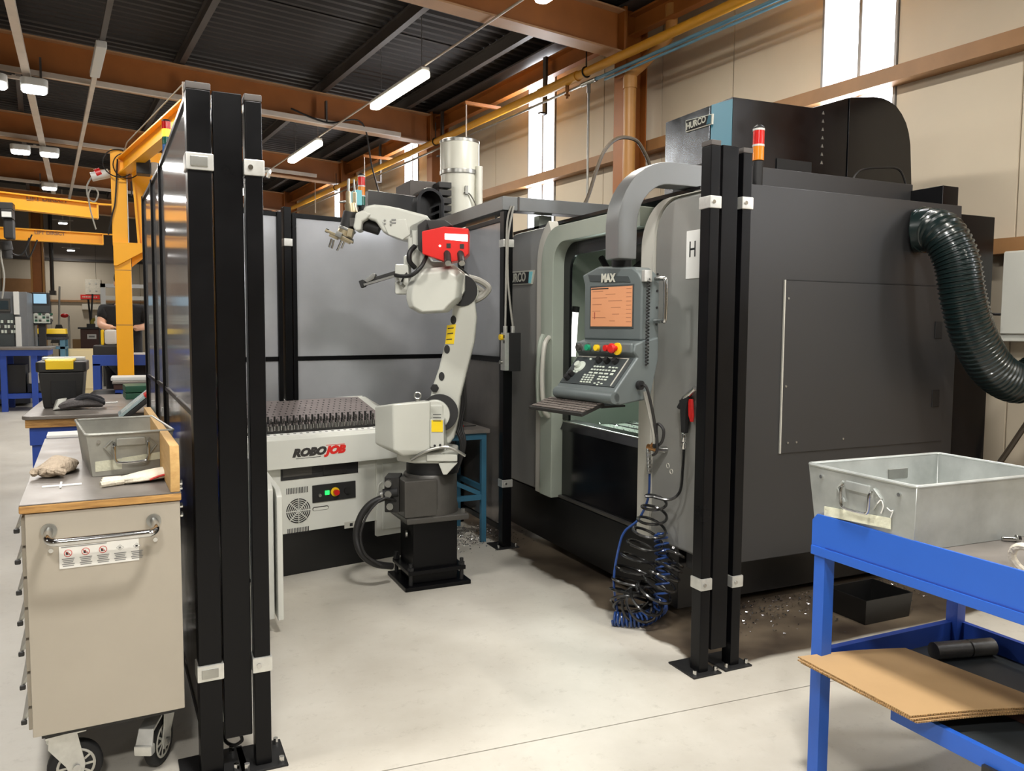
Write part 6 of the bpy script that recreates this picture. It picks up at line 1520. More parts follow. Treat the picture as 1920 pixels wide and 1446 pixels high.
MB().loft([[(-0.18+dx*0.6, y, z) for dx, y, z in ((0, -0.05, 0.0), (0.02, 0.03, 0.0), (0.05, 0.04, 0.07), (0.06, -0.03, 0.08))], [(-0.10+dx, y, z) for dx, y, z in ((0, -0.05, 0.015), (0.02, 0.03, 0.015), (0.02, 0.04, 0.075), (0.02, -0.03, 0.09))]]).build('cuff', 'galvworn', gl, bevel=0.01)
for k, (y, z) in enumerate(((-0.03, 0.075), (0.0, 0.085), (0.03, 0.07), (0.05, 0.05))):
    MB().tube(catmull([(-0.04, y, 0.06), (0.03, y*1.2, z+0.012), (0.1+0.015*k, y*1.3, z-0.005), (0.15, y*1.4, z-0.03)], 5), [0.015]*12+[0.013]*4 if False else 0.014, 8).build('finger', 'clothdark', gl)
rl = thing('steel_rule', 'white rod lying on the old bench top', 'rod', (-0.253, 6.837, 0.9), R(10))
MB().cyl((-0.09, 0, 0.006), (0.09, 0, 0.006), 0.005, n=8).build('rod', 'paper', rl)
MB().sph((0.09, 0, 0.008), 0.008).build('tip', 'paper', rl)
gb = thing('parts_case', 'dark green plastic case beside the fence on the old bench', 'case', (-0.02, 7.3, 0.90), R(5))
MB().box(-0.1, 0.13, -0.15, 0.15, 0, 0.05).build('base', 'greenbox', gb, bevel=0.006)
MB().box(-0.1, 0.13, -0.15, 0.15, 0.055, 0.11).build('lid', 'greenbox', gb, bevel=0.006)
oc = thing('organiser_case', 'clear-lidded parts organiser tilted against the fence end', 'case', (0.03, 5.95, 1.02), 0)
oc.rotation_euler = (0, R(-40), R(2))
MB().box(-0.21, 0.19, -0.16, 0.16, -0.03, 0.0).build('tray', 'cartblack', oc, bevel=0.005)
M['clearlid'] = mat('clear_lid', (170, 188, 190), 0.12, 0.0, var=0.06, scale=8)
MB().box(-0.205, 0.185, -0.155, 0.155, 0.002, 0.018).build('lid', 'clearlid', oc, bevel=0.004)
MB().box(0.0, 0.06, -0.165, 0.0, 0.0, 0.022).build('red_latch', 'redplastic', oc, bevel=0.003)
MB().box(0.07, 0.17, -0.14, 0.12, 0.018, 0.022).build('contents_card', 'mlight', oc, bevel=0.002)
for y in (-0.08, 0.0, 0.08): MB().box(-0.18, 0.16, y-0.003, y+0.003, 0.018, 0.021).build('divider', 'lampbody', oc)

# ------------------------------------------------------------------ second machine, filter drum and signal towers behind the cell
m2 = thing('machining_centre', 'second black machine with a ribbed arch cover, behind the rear fence', 'machine', (2.3, 8.0, 0))
wp(MB().box(1.75, 3.6, 7.0, 8.6, 0.05, 2.35), 'body', 'mgrey', m2, bevel=0.01)
wp(MB().prism([(1.848, 2.35), (1.858, 2.698), (2.298, 2.675), (2.298, 2.35)], 'y', 7.0, 7.6), 'head_cover', 'mdark', m2, bevel=0.006)
ax, az = 2.412, 2.62
arch = [(ax-0.13, 2.35)] + arc2(ax, az, 0.13, 180, 0, 12) + [(ax+0.13, 2.35)]
arci = [(ax-0.10, 2.35)] + arc2(ax, az, 0.10, 180, 0, 12) + [(ax+0.10, 2.35)]
wp(MB().prism([(x, z) for x, z in arch]+[(x, z) for x, z in arci[::-1]], 'y', 6.93, 7.5), 'arch_cover', 'mdark', m2, bevel=0.003)
wp(MB().prism(arci, 'y', 7.1, 7.12), 'arch_back', 'mdark', m2)
wp(MB().box(2.291, 2.545, 7.15, 7.6, 2.35, 2.844), 'ribbed_box', 'purlin', m2, bevel=0.004)
for k in range(6):
    z = 2.42+k*0.07
    wp(MB().box(ax+0.1, ax+0.22, 6.98, 7.15, z, z+0.05), 'rib', 'cartblack', m2, bevel=0.002)
wp(MB().box(1.7, 1.765, 6.85, 6.97, 2.538, 2.665), 'teal_block', 'lightteal', m2, bevel=0.003)
wp(MB().box(1.76, 1.90, 6.88, 7.1, 2.30, 2.538), 'light_bracket', 'castgrey', m2)
tz = (1.774, 6.9, 2.531)
tower('signal_tower', 'red, amber and green signal tower behind the robot gripper', (tz[0], 6.9, tz[2]-0.07), ['greenlens', 'amber', 'redlens'], 0.031, 0.083, 0.08)
fd = thing('mist_filter', 'tall white filter drum with a clamp band, standing behind the fence', 'filter', (2.797, 7.2, 2.392))
rz_ = 0.185; zt_ = 3.247-2.392; zm_ = 2.95-2.392
MB().lathe([(rz_*0.5, 0), (rz_*0.93, 0.02), (rz_*0.96, zm_-0.01)], (0, 0, 0), 36).build('lower_drum', 'mistwhite', fd)
MB().lathe([(rz_, zm_+0.01), (rz_, zt_-0.02), (rz_*0.97, zt_)], (0, 0, 0), 36).build('upper_drum', 'mistwhite', fd)
MB().cyl((0, 0, zm_-0.02), (0, 0, zm_+0.02), rz_*1.02, n=36).build('clamp_band', 'steel', fd, bevel=0.004)
MB().lathe([(rz_*1.02, zt_-0.025), (rz_*1.02, zt_), (rz_*0.9, zt_+0.012)], (0, 0, 0), 36).build('lid_rim', 'steel', fd)
MB().cyl((0.13, -0.16, 0.0), (0.13, -0.16, zm_+0.05), 0.035, n=14).build('side_pipe', 'mistwhite', fd)
MB().tube(catmull([(-0.03, -0.185, zm_-0.2), (0.03, -0.19, zm_-0.22), (0.09, -0.19, zm_-0.32), (0.1, -0.18, zm_-0.4)], 6), 0.006, 6).build('gauge_tube', 'steel', fd)
MB().box(-0.02, 0.01, -0.197, -0.18, zm_-0.22, zm_-0.14).build('switch', 'steel', fd, bevel=0.004)
MB().box(-0.2, 0.2, -0.2, 0.2, -0.04, 0.0).build('stand', 'castgrey', fd)
m3 = thing('filter_stand', 'dark cabinet carrying the white filter drum', 'cabinet', (3.75, 7.2, 0))
a_, b_, c_, d_ = ['redlens'], 0, 0, 0
bpy.data.objects.remove(m3)

tw = thing('andon_pole', 'slim pole with a lit amber signal tower beside the yellow crane', 'signal light', (0.205, 6.0, 0))
zb_ = 2.655
MB().cyl((0, 0, 0), (0, 0, zb_), 0.02, n=12).build('pole', 'blackmatte', tw)
MB().cyl((0, 0, 0), (0, 0, 0.02), 0.1, n=20).build('foot', 'blackmatte', tw)
hh = (2.89-zb_)/4.6
for k, m_ in enumerate(('bluelens', 'greenlens', 'amberlit', 'redlens')):
    MB().cyl((0, 0, zb_+hh*(k+0.3)), (0, 0, zb_+hh*(k+1.28)), 0.028, n=18).build('lens', m_, tw)
MB().lathe([(0.028, 0), (0.026, hh*0.2), (0.01, hh*0.3)], (0, 0, zb_+hh*4.3), 16).build('cap', 'blackmatte', tw)

# ------------------------------------------------------------------ yellow jib cranes
jc = thing('jib_crane', 'yellow pillar jib crane standing left of the fence', 'crane', (-0.12, 9.0, 0))
CXc, CYc = -0.125, 9.0
zt_ = 3.223
def jp(mb, nm, m='yellow', **k): return wp(mb, nm, m, jc, **k)
jp(MB().box(CXc-0.25, CXc+0.25, CYc-0.25, CYc+0.25, 0, 0.025), 'base_plate')
zk = 2.287
jp(MB().box(CXc-0.075, CXc+0.075, CYc-0.09, CYc+0.09, 0.025, zk), 'pillar', bevel=0.006)
jp(MB().box(CXc-0.085, CXc+0.085, CYc-0.10, CYc+0.10, zk, zk+0.02), 'pillar_cap', bevel=0.004)
jp(MB().box(CXc-0.085, CXc+0.055, CYc-0.09, CYc+0.0, zk+0.02, zt_), 'mast', bevel=0.004)
jp(MB().box(CXc+0.055, CXc+0.062, CYc-0.10, CYc+0.0, zk+0.02, zt_), 'mast_edge', 'mlight')
for z in (1.498, 2.043): jp(MB().box(CXc-0.077, CXc+0.077, CYc-0.092, CYc+0.092, z, z+0.006), 'weld_seam', 'girt', smooth=0)
jp(MB().prism([(CXc-0.08, zk+0.02), (CXc+0.26, zk+0.02), (CXc+0.26, zk-0.01), (CXc-0.05, zk-0.20), (CXc-0.08, zk-0.20)], 'y', CYc-0.12, CYc-0.10), 'bracket_plate', bevel=0.003)
jp(MB().prism([(CXc+0.08, zk+0.02), (CXc+0.30, zk+0.02), (CXc+0.30, zk-0.01), (CXc+0.08, zk-0.20)], 'y', CYc+0.06, CYc+0.08), 'bracket_plate', bevel=0.003)
jp(MB().box(CXc-0.08, CXc+0.33, CYc-0.12, CYc+0.10, zk+0.018, zk+0.03), 'bracket_top', bevel=0.002)
jp(MB().prism([(CXc+0.10, zt_), (CXc+0.36, zt_), (CXc+0.19, zk+0.03), (CXc+0.16, zk+0.03)], 'y', CYc-0.08, CYc-0.06), 'knee_web', bevel=0.002)
jp(MB().beam((CXc+0.10, CYc-0.07, zt_), (CXc+0.15, CYc-0.07, zk+0.03), 0.09, 0.02), 'knee_flange')
jp(MB().beam((CXc+0.37, CYc-0.07, zt_), (CXc+0.2, CYc-0.07, zk+0.03), 0.09, 0.02), 'knee_flange')
tip = Vector((0.37, 6.45, zt_-0.13)); rt_ = Vector((CXc+0.02, CYc-0.02, zt_-0.13))
jp(MB().beam(rt_+Vector((0, 0, 0.05)), tip+Vector((0, 0, 0.05)), 0.10, 0.014), 'jib_flange')
jp(MB().beam(rt_+Vector((0, 0, -0.10)), tip+Vector((0, 0, -0.10)), 0.10, 0.014), 'jib_flange')
jp(MB().beam(rt_+Vector((0, 0, -0.025)), tip+Vector((0, 0, -0.025)), 0.012, 0.14), 'jib_web')
q = MB(); q.torus((CXc-0.01, CYc-0.13, zt_-0.14), 0.14, 0.006, Matrix.Rotation(R(80), 4, 'X'), n=28, m=6)
jp(q, 'cable_coil', 'cableblack')
q = MB(); q.torus((CXc+0.06, CYc-0.14, zt_-0.16), 0.12, 0.006, Matrix.Rotation(R(100), 4, 'X'), n=28, m=6)
jp(q, 'cable_coil', 'cableblack')
jp(MB().tube(catmull([(CXc-0.02, CYc-0.12, zt_-0.1), (CXc-0.05, CYc-0.11, zt_-0.5), (CXc-0.08, CYc-0.11, zk+0.3), (CXc-0.12, CYc-0.1, zk+0.1)], 8), 0.008, 6), 'drop_cable', 'cableblack')
jp(MB().cyl((-0.384, 9.0, 2.951), (-0.223, 9.0, 3.001), 0.045, n=14), 'socket', 'lampbody', bevel=0.006)
jp(MB().cyl((-0.341, 9.0, 2.98), (-0.294, 9.0, 3.0), 0.05, n=14), 'socket_ring', 'redplastic')
jp(MB().tube(catmull([(-0.384, 9.0, 2.946), (-0.424, 9.0, 2.855), (-0.413, 9.0, 2.742), (-0.358, 9.0, 2.715), (-0.327, 9.0, 2.8), (-0.373, 9.0, 2.849), (-0.412, 9.0, 2.778), (-0.398, 9.0, 2.624), (-0.356, 9.0, 2.444)], 8), 0.008, 6), 'power_cable', 'cablegrey')
jp(MB().box(0.019, 0.14, 8.2, 8.36, 2.888, 3.025), 'hoist', 'cartblack', bevel=0.01)
jp(MB().box(0.14, 0.204, 8.22, 8.34, 2.898, 3.005), 'hoist_motor', 'lampbody', bevel=0.01)
jp(MB().cyl((0.087, 8.28, 3.021), (0.087, 8.28, zt_-0.1), 0.02, n=10), 'trolley', 'blackmatte')
jp(MB().tube([rt_+Vector((0, 0, 0.08)), rt_+Vector((0.05, -0.3, 0.16)), tip+Vector((-0.02, 0.1, 0.20))], 0.006, 6), 'guide_wire', 'cablegrey')
jp(MB().cyl(tip+Vector((-0.02, 0.1, 0.05)), tip+Vector((-0.02, 0.1, 0.21)), 0.012, n=8), 'wire_post', 'trunking')

def far_crane(label, p0, p1, dist, hgt, words, hoist):
    a, b = Vector(p0), Vector(p1)
    t = thing('jib_crane', label, 'crane', (a.x-3.0, a.y, 0))
    d = (a-b).normalized(); root = a+d*3.0
    def fp(mb, nm, m='yellow', **k): return wp(mb, nm, m, t, **k)
    fp(MB().beam(b, root, 0.014, hgt), 'jib_web')
    fp(MB().beam(b+Vector((0, 0, hgt/2)), root+Vector((0, 0, hgt/2)), 0.16, 0.02), 'jib_flange')
    fp(MB().beam(b-Vector((0, 0, hgt/2)), root-Vector((0, 0, hgt/2)), 0.16, 0.02), 'jib_flange')
    fp(MB().bc(b+Vector((0.1, 0, hgt/2)), (0.28, 0.08, 0.02)), 'end_stop')
    fp(MB().box(b.x-0.01, b.x+0.01, b.y-0.06, b.y+0.06, b.z-hgt/2, b.z+hgt/2), 'end_plate')
    fp(MB().box(root.x-0.12, root.x+0.12, root.y-0.12, root.y+0.12, 0, root.z+hgt*0.7), 'pillar', bevel=0.01)
    q = text('lettering', words, hgt*0.42, 'girt', face_negy(a+Vector((0.55, -0.02, hgt*0.22))), t, xs=1.1, bold=0.003); q.location = -t.location
    return t, fp, a, b
h1 = 3.247-3.064
t, fp, a, b = far_crane('bright yellow jib crane beam carrying a black hoist, upper left', ((-1.631, 12.7, 3.156)), ((-0.475, 12.7, 3.084)), 12.7, 3.224-3.03, 'LIFT DIRECT', True)
yh = 12.45
fp(MB().box(-1.695, -1.443, yh-0.12, yh+0.1, 2.995, 3.085), 'hoist_trolley', 'cartblack', bevel=0.01)
fp(MB().box(-1.581, -1.449, yh-0.14, yh+0.1, 2.877, 2.995), 'hoist_box', 'cartblack', bevel=0.01)
fp(MB().box(-1.569, -1.461, yh-0.15, yh-0.14, 2.891, 2.96), 'maker_plate', 'lampbody')
fp(MB().box(-1.563, -1.449, yh-0.1, yh+0.1, 2.619, 2.877), 'hoist_motor', 'cartblack', bevel=0.02)
fp(MB().cyl(((-1.544, 12.5, 2.473)), ((-1.564, 12.5, 2.598)), 0.07, n=12), 'chain_bag', 'cartblack', bevel=0.01)
fp(MB().cyl(((-1.541, 12.5, 2.369)), ((-1.543, 12.5, 2.487)), 0.055, n=12), 'hook_block', 'cartblack', bevel=0.01)
fp(MB().tube(catmull([(-1.594, 12.5, 2.575), (-1.618, 12.5, 2.4), (-1.592, 12.5, 2.122), (-1.625, 12.5, 1.84)], 6), 0.012, 6), 'pendant_cable', 'cablegrey')
fp(MB().tube(catmull([(-1.544, 12.5, 2.473), (-1.388, 12.5, 2.424), (-1.257, 12.5, 2.698)], 6), 0.01, 6), 'festoon', 'cableblack')
t, fp, a, b = far_crane('farther orange-yellow jib crane beam below the bright one, left', ((-2.016, 17.5, 3.173)), ((-0.578, 17.5, 3.149)), 17.5, 3.251-3.052, 'LIFT DIRECT', False)
fp(MB().tube(catmull([(-1.784, 17.3, 3.097), (-1.851, 17.3, 2.86), (-1.795, 17.3, 2.745), (-1.657, 17.3, 3.065)], 6), 0.015, 6), 'festoon', 'cableblack')

# ------------------------------------------------------------------ far left: benches, machines, wall fittings
lb_ = thing('workbench', 'blue bench with raised apron and papers behind the crane pillar', 'bench', (-0.2, 9.3, 0))
x0_, x1_ = -0.434, 0.198
zt1, zt0 = 1.192, 1.082
wp(MB().box(x0_, x1_, 9.2, 9.22, zt0, zt1), 'apron', 'bluedark', lb_, bevel=0.003)
wp(MB().box(x0_, x1_, 9.22, 9.52, zt1-0.06, zt1-0.03), 'bench_top', 'benchtop', lb_)
for lx in (x0_, x1_-0.07):
    for ly in (9.2, 9.46): wp(MB().box(lx, lx+0.07, ly, ly+0.07, 0, zt0+0.02), 'leg', 'bluedark', lb_)
wp(MB().box(x0_+0.3, x1_, 9.48, 9.5, 0.4, zt0), 'back_panel', 'cartblack', lb_)
o = thing('equipment_case', 'long black case lying on the blue bench left of the pillar', 'case', (-0.43+0.2, 9.37, zt1-0.03))
MB().box(-0.2, 0.1, -0.1, 0.12, 0, 0.13).build('case', 'cartblack', o, bevel=0.02)
o = thing('jerrycan', 'white and yellow canister on the black case by the pillar', 'canister', (-0.246, 9.37, zt1+0.10))
MB().box(-0.08, 0.05, -0.06, 0.06, 0, 0.16).build('body', 'lampbody', o, bevel=0.03)
MB().box(-0.11, -0.08, -0.05, 0.05, 0, 0.16).build('cap_side', 'yellowplastic', o, bevel=0.01)
o = thing('paper_stack', 'white paper on the blue bench right of the crane pillar', 'paper', (0.016, 9.37, zt1-0.03))
MB().box(-0.08, 0.25, -0.12, 0.12, 0, 0.045).build('sheets', 'paper', o, bevel=0.003)
lb2 = thing('workbench', 'low blue bench with a grey top and white tray, at the pillar foot', 'bench', (0.0, 8.1, 0))
x0_, x1_ = -0.223, 0.3
zt1 = 0.997
wp(MB().box(x0_, x1_, 7.9, 8.55, zt1-0.02, zt1), 'bench_top', 'benchtop', lb2, bevel=0.004)
wp(MB().box(x0_+0.01, x1_, 7.92, 8.53, zt1-0.07, zt1-0.02), 'wooden_edge', 'wood', lb2)
wp(MB().box(x0_+0.02, x1_, 7.93, 8.5, zt1-0.17, zt1-0.07), 'frame', 'bluedark', lb2)
for lx in (x0_+0.02, x1_-0.06):
    for ly in (7.93, 8.46): wp(MB().box(lx, lx+0.05, ly, ly+0.05, 0, zt1-0.1), 'leg', 'bluedark', lb2)
o = thing('tray', 'white plastic tray on the low bench at the pillar foot', 'tray', (-0.097, 8.15, zt1))
MB().prism(rrect(-0.14, 0.16, -0.15, 0.15, 0.03), 'z', 0, 0.035).build('tray', 'lampbody', o, bevel=0.008)
o = thing('waste_bin', 'black bin standing left of the low bench', 'bin', (-0.282, 8.3, 0))
MB().lathe([(0.11, 0), (0.14, 0.5), (0.15, 0.86), (0.10, 0.9)], (0, 0, 0), 16).build('body', 'cartblack', o)
# bench and machine at the far left
fb = thing('workbench', 'blue bench in front of the far left machine', 'bench', (-2.3, 16.5, 0))
def fwp(mb, nm, m, **k): return wp(mb, nm, m, fb, **k)
fx0, fx1 = -2.446, -1.392
fz = 1.103
fwp(MB().box(fx0, fx1, 16.0, 17.0, fz-0.04, fz), 'bench_top', 'benchtop', bevel=0.006)
fwp(MB().box(fx0+0.03, fx1-0.05, 16.03, 16.97, fz-0.14, fz-0.04), 'frame', 'bluedark')
for lx in (-2.155, -1.701, fx0):
    for ly in (16.05, 16.87): fwp(MB().box(lx, lx+0.09, ly, ly+0.09, 0, fz-0.1), 'leg', 'bluedark')
fwp(MB().box(fx0, fx1, 16.1, 16.9, 0.22, 0.3), 'shelf', 'bluedark')
o = thing('equipment_case', 'black cabinet beneath the far left blue bench', 'cabinet', (-2.01, 16.45, 0.3))
MB().box(-0.16, 0.2, -0.2, 0.2, 0, 0.5).build('case', 'cartblack', o, bevel=0.01)
o = thing('vice', 'grey machine vice on the shelf under the far left bench', 'vice', (-1.673, 16.4, 0.3))
MB().box(-0.12, 0.2, -0.15, 0.15, 0, 0.16).build('base', 'chippile', o, bevel=0.02)
MB().box(-0.1, 0.05, -0.12, 0.12, 0.16, 0.36).build('jaw', 'mlight', o, bevel=0.02)
MB().cyl((0.1, -0.2, 0.1), (0.1, 0.1, 0.1), 0.07, n=14).build('screw', 'castgrey', o)
o = thing('tool_case', 'small yellow box on the floor at the left picture edge', 'box', (0.0 if False else -2.356, 17.997, 0))
MB().box(-0.14, 0.13, -0.1, 0.12, 0, 0.24).build('case', 'yellowplastic', o, bevel=0.02)
MB().box(-0.02, 0.02, -0.115, -0.09, 0.05, 0.2).build('latch', 'cartblack', o)
MB().tube(catmull([(0.05, 0, 0.24), (0.12, 0.1, 0.5), (0.1, 0.4, 0.8), (0.2, 0.9, 1.1)], 6), 0.012, 6).build('cable', 'cableblack', o)
fm = thing('lathe', 'grey machine with a white-edged control panel at the left picture edge', 'machine', (-2.2, 17.6, 0))
def fmp(mb, nm, m, **k): return wp(mb, nm, m, fm, **k)
gx0, gx1 = -2.756, -1.837
g1 = 2.094
fmp(MB().box(gx0, gx1, 17.1, 18.6, 0.05, g1), 'body', 'bgmachine', bevel=0.01)
fmp(MB().box(-2.04, -1.957, 17.0, 17.1, 1.679, g1), 'white_trim', 'lampbody', bevel=0.006)
fmp(MB().box(-2.024, -1.94, 17.0, 17.1, 1.0, 1.64), 'white_trim', 'lampbody', bevel=0.006)
fmp(MB().box(-2.361, -2.098, 17.04, 17.1, 1.733, 1.963), 'screen_frame', 'castgrey')
fmp(MB().box(-2.345, -2.123, 17.03, 17.04, 1.772, 1.925), 'screen', 'screendark')
fmp(MB().box(gx0, -2.049, 17.05, 17.1, 1.657-0.6, 1.695), 'key_field', 'consoledark')
kz = 1.523
for r_ in range(3):
    for k in range(7):
        fmp(MB().box(-2.247-0.1+k*0.05, -2.247-0.065+k*0.05, 17.03, 17.05, kz-r_*0.09, kz-r_*0.09+0.055), 'key', 'keys' if (k+r_) % 3 else 'castgrey')
fmp(MB().box(-2.276, -1.958, 17.3, 17.36, g1, 2.344), 'rear_board', 'castgrey') if False else None
pc = thing('machine_pendant', 'dark control pendant with a blue screen, standing behind the far left bench', 'console', (-1.728, 18.0, 0))
def pp(mb, nm, m, **k): return wp(mb, nm, m, pc, **k)
def YB(a, b, c, d, y0, y1): return MB().box(a[0], b[0], y0, y1, min(c[2], d[2]), max(c[2], d[2]))
pp(MB().prism([(-1.854, 2.123), (-1.559, 2.12), (-1.533, 1.509), (-1.83, 1.486)], 'y', 17.95, 18.15), 'housing', 'cartblack', bevel=0.02)
pp(YB((-1.817, 17.94, 1.999), (-1.602, 17.94, 2.003), (-1.819, 17.94, 1.907), (-1.814, 17.94, 2.091), 17.93, 17.95), 'screen', 'screenblue')
pp(YB((-1.832, 17.94, 1.794), (-1.555, 17.94, 1.798), (-1.825, 17.94, 1.733), (-1.821, 17.94, 1.866), 17.935, 17.95), 'soft_keys', 'consoledark')
pp(YB((-1.828, 17.94, 1.64), (-1.55, 17.94, 1.643), (-1.832, 17.94, 1.528), (-1.826, 17.94, 1.712), 17.935, 17.95), 'key_field', 'keys')
for k in range(5):
    for r_ in range(3):
        xk = -1.808+k*0.065; zk_ = 1.558+r_*0.062
        pp(MB().box(xk, xk+0.045, 17.92, 17.935, zk_, zk_+0.04), 'key', ('greenbox', 'castgrey', 'mlight')[(k+r_) % 3])
pp(MB().box(-1.702-0.06, -1.702+0.06, 18.02, 18.14, 0, 1.6), 'stand', 'cartblack')
pp(MB().box(-1.702-0.25, -1.702+0.25, 17.85, 18.3, 0, 0.04), 'foot', 'cartblack')
tbn = thing('work_table', 'light blue steel table with yellow trays behind the far left bench', 'table', (-1.6, 19.0, 0))
def tb2(mb, nm, m, **k): return wp(mb, nm, m, tbn, **k)
u0, u1 = -2.052, -1.384
uz = 1.246
tb2(MB().box(u0, u1, 19.0, 19.9, uz-0.06, uz), 'tabletop', 'chippile', bevel=0.006)
tb2(MB().box(u0, u1, 19.02, 19.88, uz-0.25, uz-0.2), 'lower_frame', 'pipeblue')
for lx in (u0+0.02, u1-0.1):
    for ly in (19.02, 19.8): tb2(MB().box(lx, lx+0.09, ly, ly+0.08, 0, uz-0.06), 'leg', 'pipeblue')
for i, (a, b, lbl) in enumerate(((-2.039, -1.774, 'darker yellow tray, left of the two on the light blue table'), (-1.735, -1.378, 'bright yellow tray, right of the two on the light blue table'))):
    o = thing('parts_tray', lbl, 'tray', ((a+b)/2, 19.4, uz))
    hw = (b-a)/2
    MB().box(-hw, hw, -0.25, 0.25, 0, 0.06).build('base', 'cartblack', o, bevel=0.01)
    MB().loft([[(-hw, -0.25, 0.06), (hw, -0.25, 0.06), (hw, 0.25, 0.06), (-hw, 0.25, 0.06)], [(-hw*0.95, -0.22, 0.17), (hw*0.95, -0.22, 0.17), (hw*0.95, 0.22, 0.17), (-hw*0.95, 0.22, 0.17)]]).build('tray', 'yellowplastic', o, bevel=0.01)
o = thing('shop_broom', 'grey broom leaning on the far wall beside the blue screen pendant', 'broom', (-2.353, 30.0, 0))
MB().cyl((0.0, 0.0, 1.4), (0.05, 0.1, 2.75), 0.03, n=8).build('handle', 'mlight', o)
MB().loft([[(-0.25, -0.05, 0.9), (0.25, -0.05, 0.9), (0.25, 0.05, 0.9), (-0.25, 0.05, 0.9)], [(-0.08, -0.04, 1.5), (0.08, -0.04, 1.5), (0.08, 0.04, 1.5), (-0.08, 0.04, 1.5)]]).build('head', 'castgrey', o)
MB().box(-0.03, 0.03, -0.03, 0.03, 0.0, 0.95).build('stake', 'castgrey', o)
o = thing('red_lamp', 'small red cap on a post in front of the far wall', 'cap', (-2.18, 30.0, 0))
MB().cyl((0.12, 0, 0), (0.12, 0, 1.797), 0.03, n=8).build('post', 'mlight', o)
MB().sph((0, 0, 1.797), 0.12, (1, 0.6, 0.6)).build('cap', 'redplastic', o)
# far wall fittings
o = thing('wall_column', 'ochre steel column in front of the far wall, upper left', 'column', (-3.109, 33.0, 0))
MB().box(-0.28, -0.22, -0.15, 0.15, 0, 6.6).build('flange', 'pipeochre', o); MB().box(0.08, 0.14, -0.15, 0.15, 0, 6.6).build('flange', 'pipeochre', o); MB().box(-0.22, 0.08, -0.03, 0.03, 0, 6.6).build('web', 'steelorange', o)
o = thing('wall_pipe', 'dark vertical conduit on the far wall right of the ochre column', 'pipe', (-2.788, 33.5, 0))
MB().cyl((0, 0, 2.732), (0, 0, 6.6), 0.06, n=8).build('pipe', 'castgrey', o)
MB().box(-0.1, 0.1, -0.05, 0.3, 2.674-0.1, 2.732).build('elbow_box', 'castgrey', o)
o = bthing('notice_board', 'pale notice board above the red sign on the far wall', 'board', 1.879, 36.265, 2.721)
MB().box(-0.28, 0.28, -0.03, 0.03, 0, 0.6).build('board', 'clothwhite', o, bevel=0.01)
for k in range(4): MB().cyl((-0.12+0.22*(k % 2), -0.03, 0.15+0.28*(k//2)), (-0.12+0.22*(k % 2), -0.045, 0.15+0.28*(k//2)), 0.035, n=12).build('dial', 'mlight', o)
o = bthing('safety_sign', 'red safety sign with a pale line of lettering on the far wall', 'sign', 1.766, 36.275, 2.528)
MB().box(-0.34, 0.34, -0.02, 0.02, 0, 0.17).build('board', 'logored', o)
for k in range(9): MB().box(-0.27+k*0.06, -0.235+k*0.06, -0.025, -0.02, 0.06, 0.11).build('letter', 'clothwhite', o)
MB().box(-0.3, 0.34, -0.2, 0.02, -0.42, -0.2).build('shelf', 'clothwhite', o)
o = thing('lifting_frame', 'white steel frame hanging beyond the crane pillar', 'frame', (-0.811, 24.0, 0))
zf = 2.596; wf = 0.289--0.874
MB().box(-0.08, 0.04, -0.06, 0.06, 0, zf).build('post', 'lampbody', o); MB().box(wf-0.1, wf, -0.06, 0.06, 0, zf).build('post', 'lampbody', o)
MB().box(-0.08, wf, -0.06, 0.06, zf-0.1, zf).build('beam', 'lampbody', o); MB().box(-0.08, wf, -0.04, 0.04, zf-0.42, zf-0.32).build('beam', 'mlight', o)
MB().box(0.28, 0.36, -0.04, 0.04, 0, zf-0.4).build('post', 'castgrey', o); MB().box(0.52, 0.62, -0.04, 0.04, 0, zf-0.4).build('post', 'lampbody', o)
o = thing('storage_cabinet', 'dark brown cabinet with a white label before the far wall', 'cabinet', (-1.227, 26.0, 0))
zc = 1.383
MB().box(-0.27, 0.24, -0.2, 0.3, 0, zc).build('body', 'wood', o, bevel=0.01); MB().box(-0.33, 0.3, -0.25, 0.35, zc, zc+0.05).build('top', 'cartblack', o)
MB().box(-0.1, 0.13, -0.215, -0.2, zc-0.28, zc-0.15).build('label', 'label', o)
MB().box(-0.06, 0.09, -0.22, -0.215, zc-0.24, zc-0.19).build('print', 'greyink', o)
MB().box(0.26, 0.38, -0.2, 0.1, 0.2, zc).build('white_post', 'lampbody', o)
o = thing('clamp_stand', 'olive green clamp stand with upright black levers on the brown cabinet', 'tool', (-1.187, 26.0, zc+0.05))
M['olive'] = mat('olive', (150, 140, 50), 0.6)
MB().torus((0.08, 0, 0.14), 0.1, 0.05, Matrix.Rotation(R(90), 4, 'X')).build('clamp', 'olive', o)
MB().cyl((-0.06, 0, 0), (0.02, 0, 0.95), 0.025, n=8).build('lever', 'cartblack', o); MB().cyl((-0.05, 0.1, 0), (-0.1, 0.1, 0.8), 0.025, n=8).build('lever', 'cartblack', o)
MB().box(-0.15, 0.12, -0.15, 0.15, 0.0, 0.1).build('block', 'cartblack', o)
o = thing('monitor_stand', 'black monitor and tool rack just left of the crane pillar', 'monitor', (-0.759, 22.0, 0))
MB().box(-0.12, 0.3, -0.1, 0.1, 0.9, 1.779).build('rack', 'cartblack', o, bevel=0.02)
MB().box(-0.18, -0.13, -0.2, 0.05, 1.45, 1.727).build('screen', 'mlight', o)
MB().box(-0.05, 0.2, -0.1, 0.1, 0.0, 0.9).build('stand', 'cartblack', o)
for k in range(4): MB().cyl((-0.05+k*0.1, 0, 1.753), (-0.05+k*0.1, 0, 1.831), 0.02, n=6).build('tool', 'cartblack', o)
o = thing('cardboard_box', 'brown carton on the floor before the far wall, left of the brown cabinet', 'box', (-1.586, 27.0, 0.839*0.0))
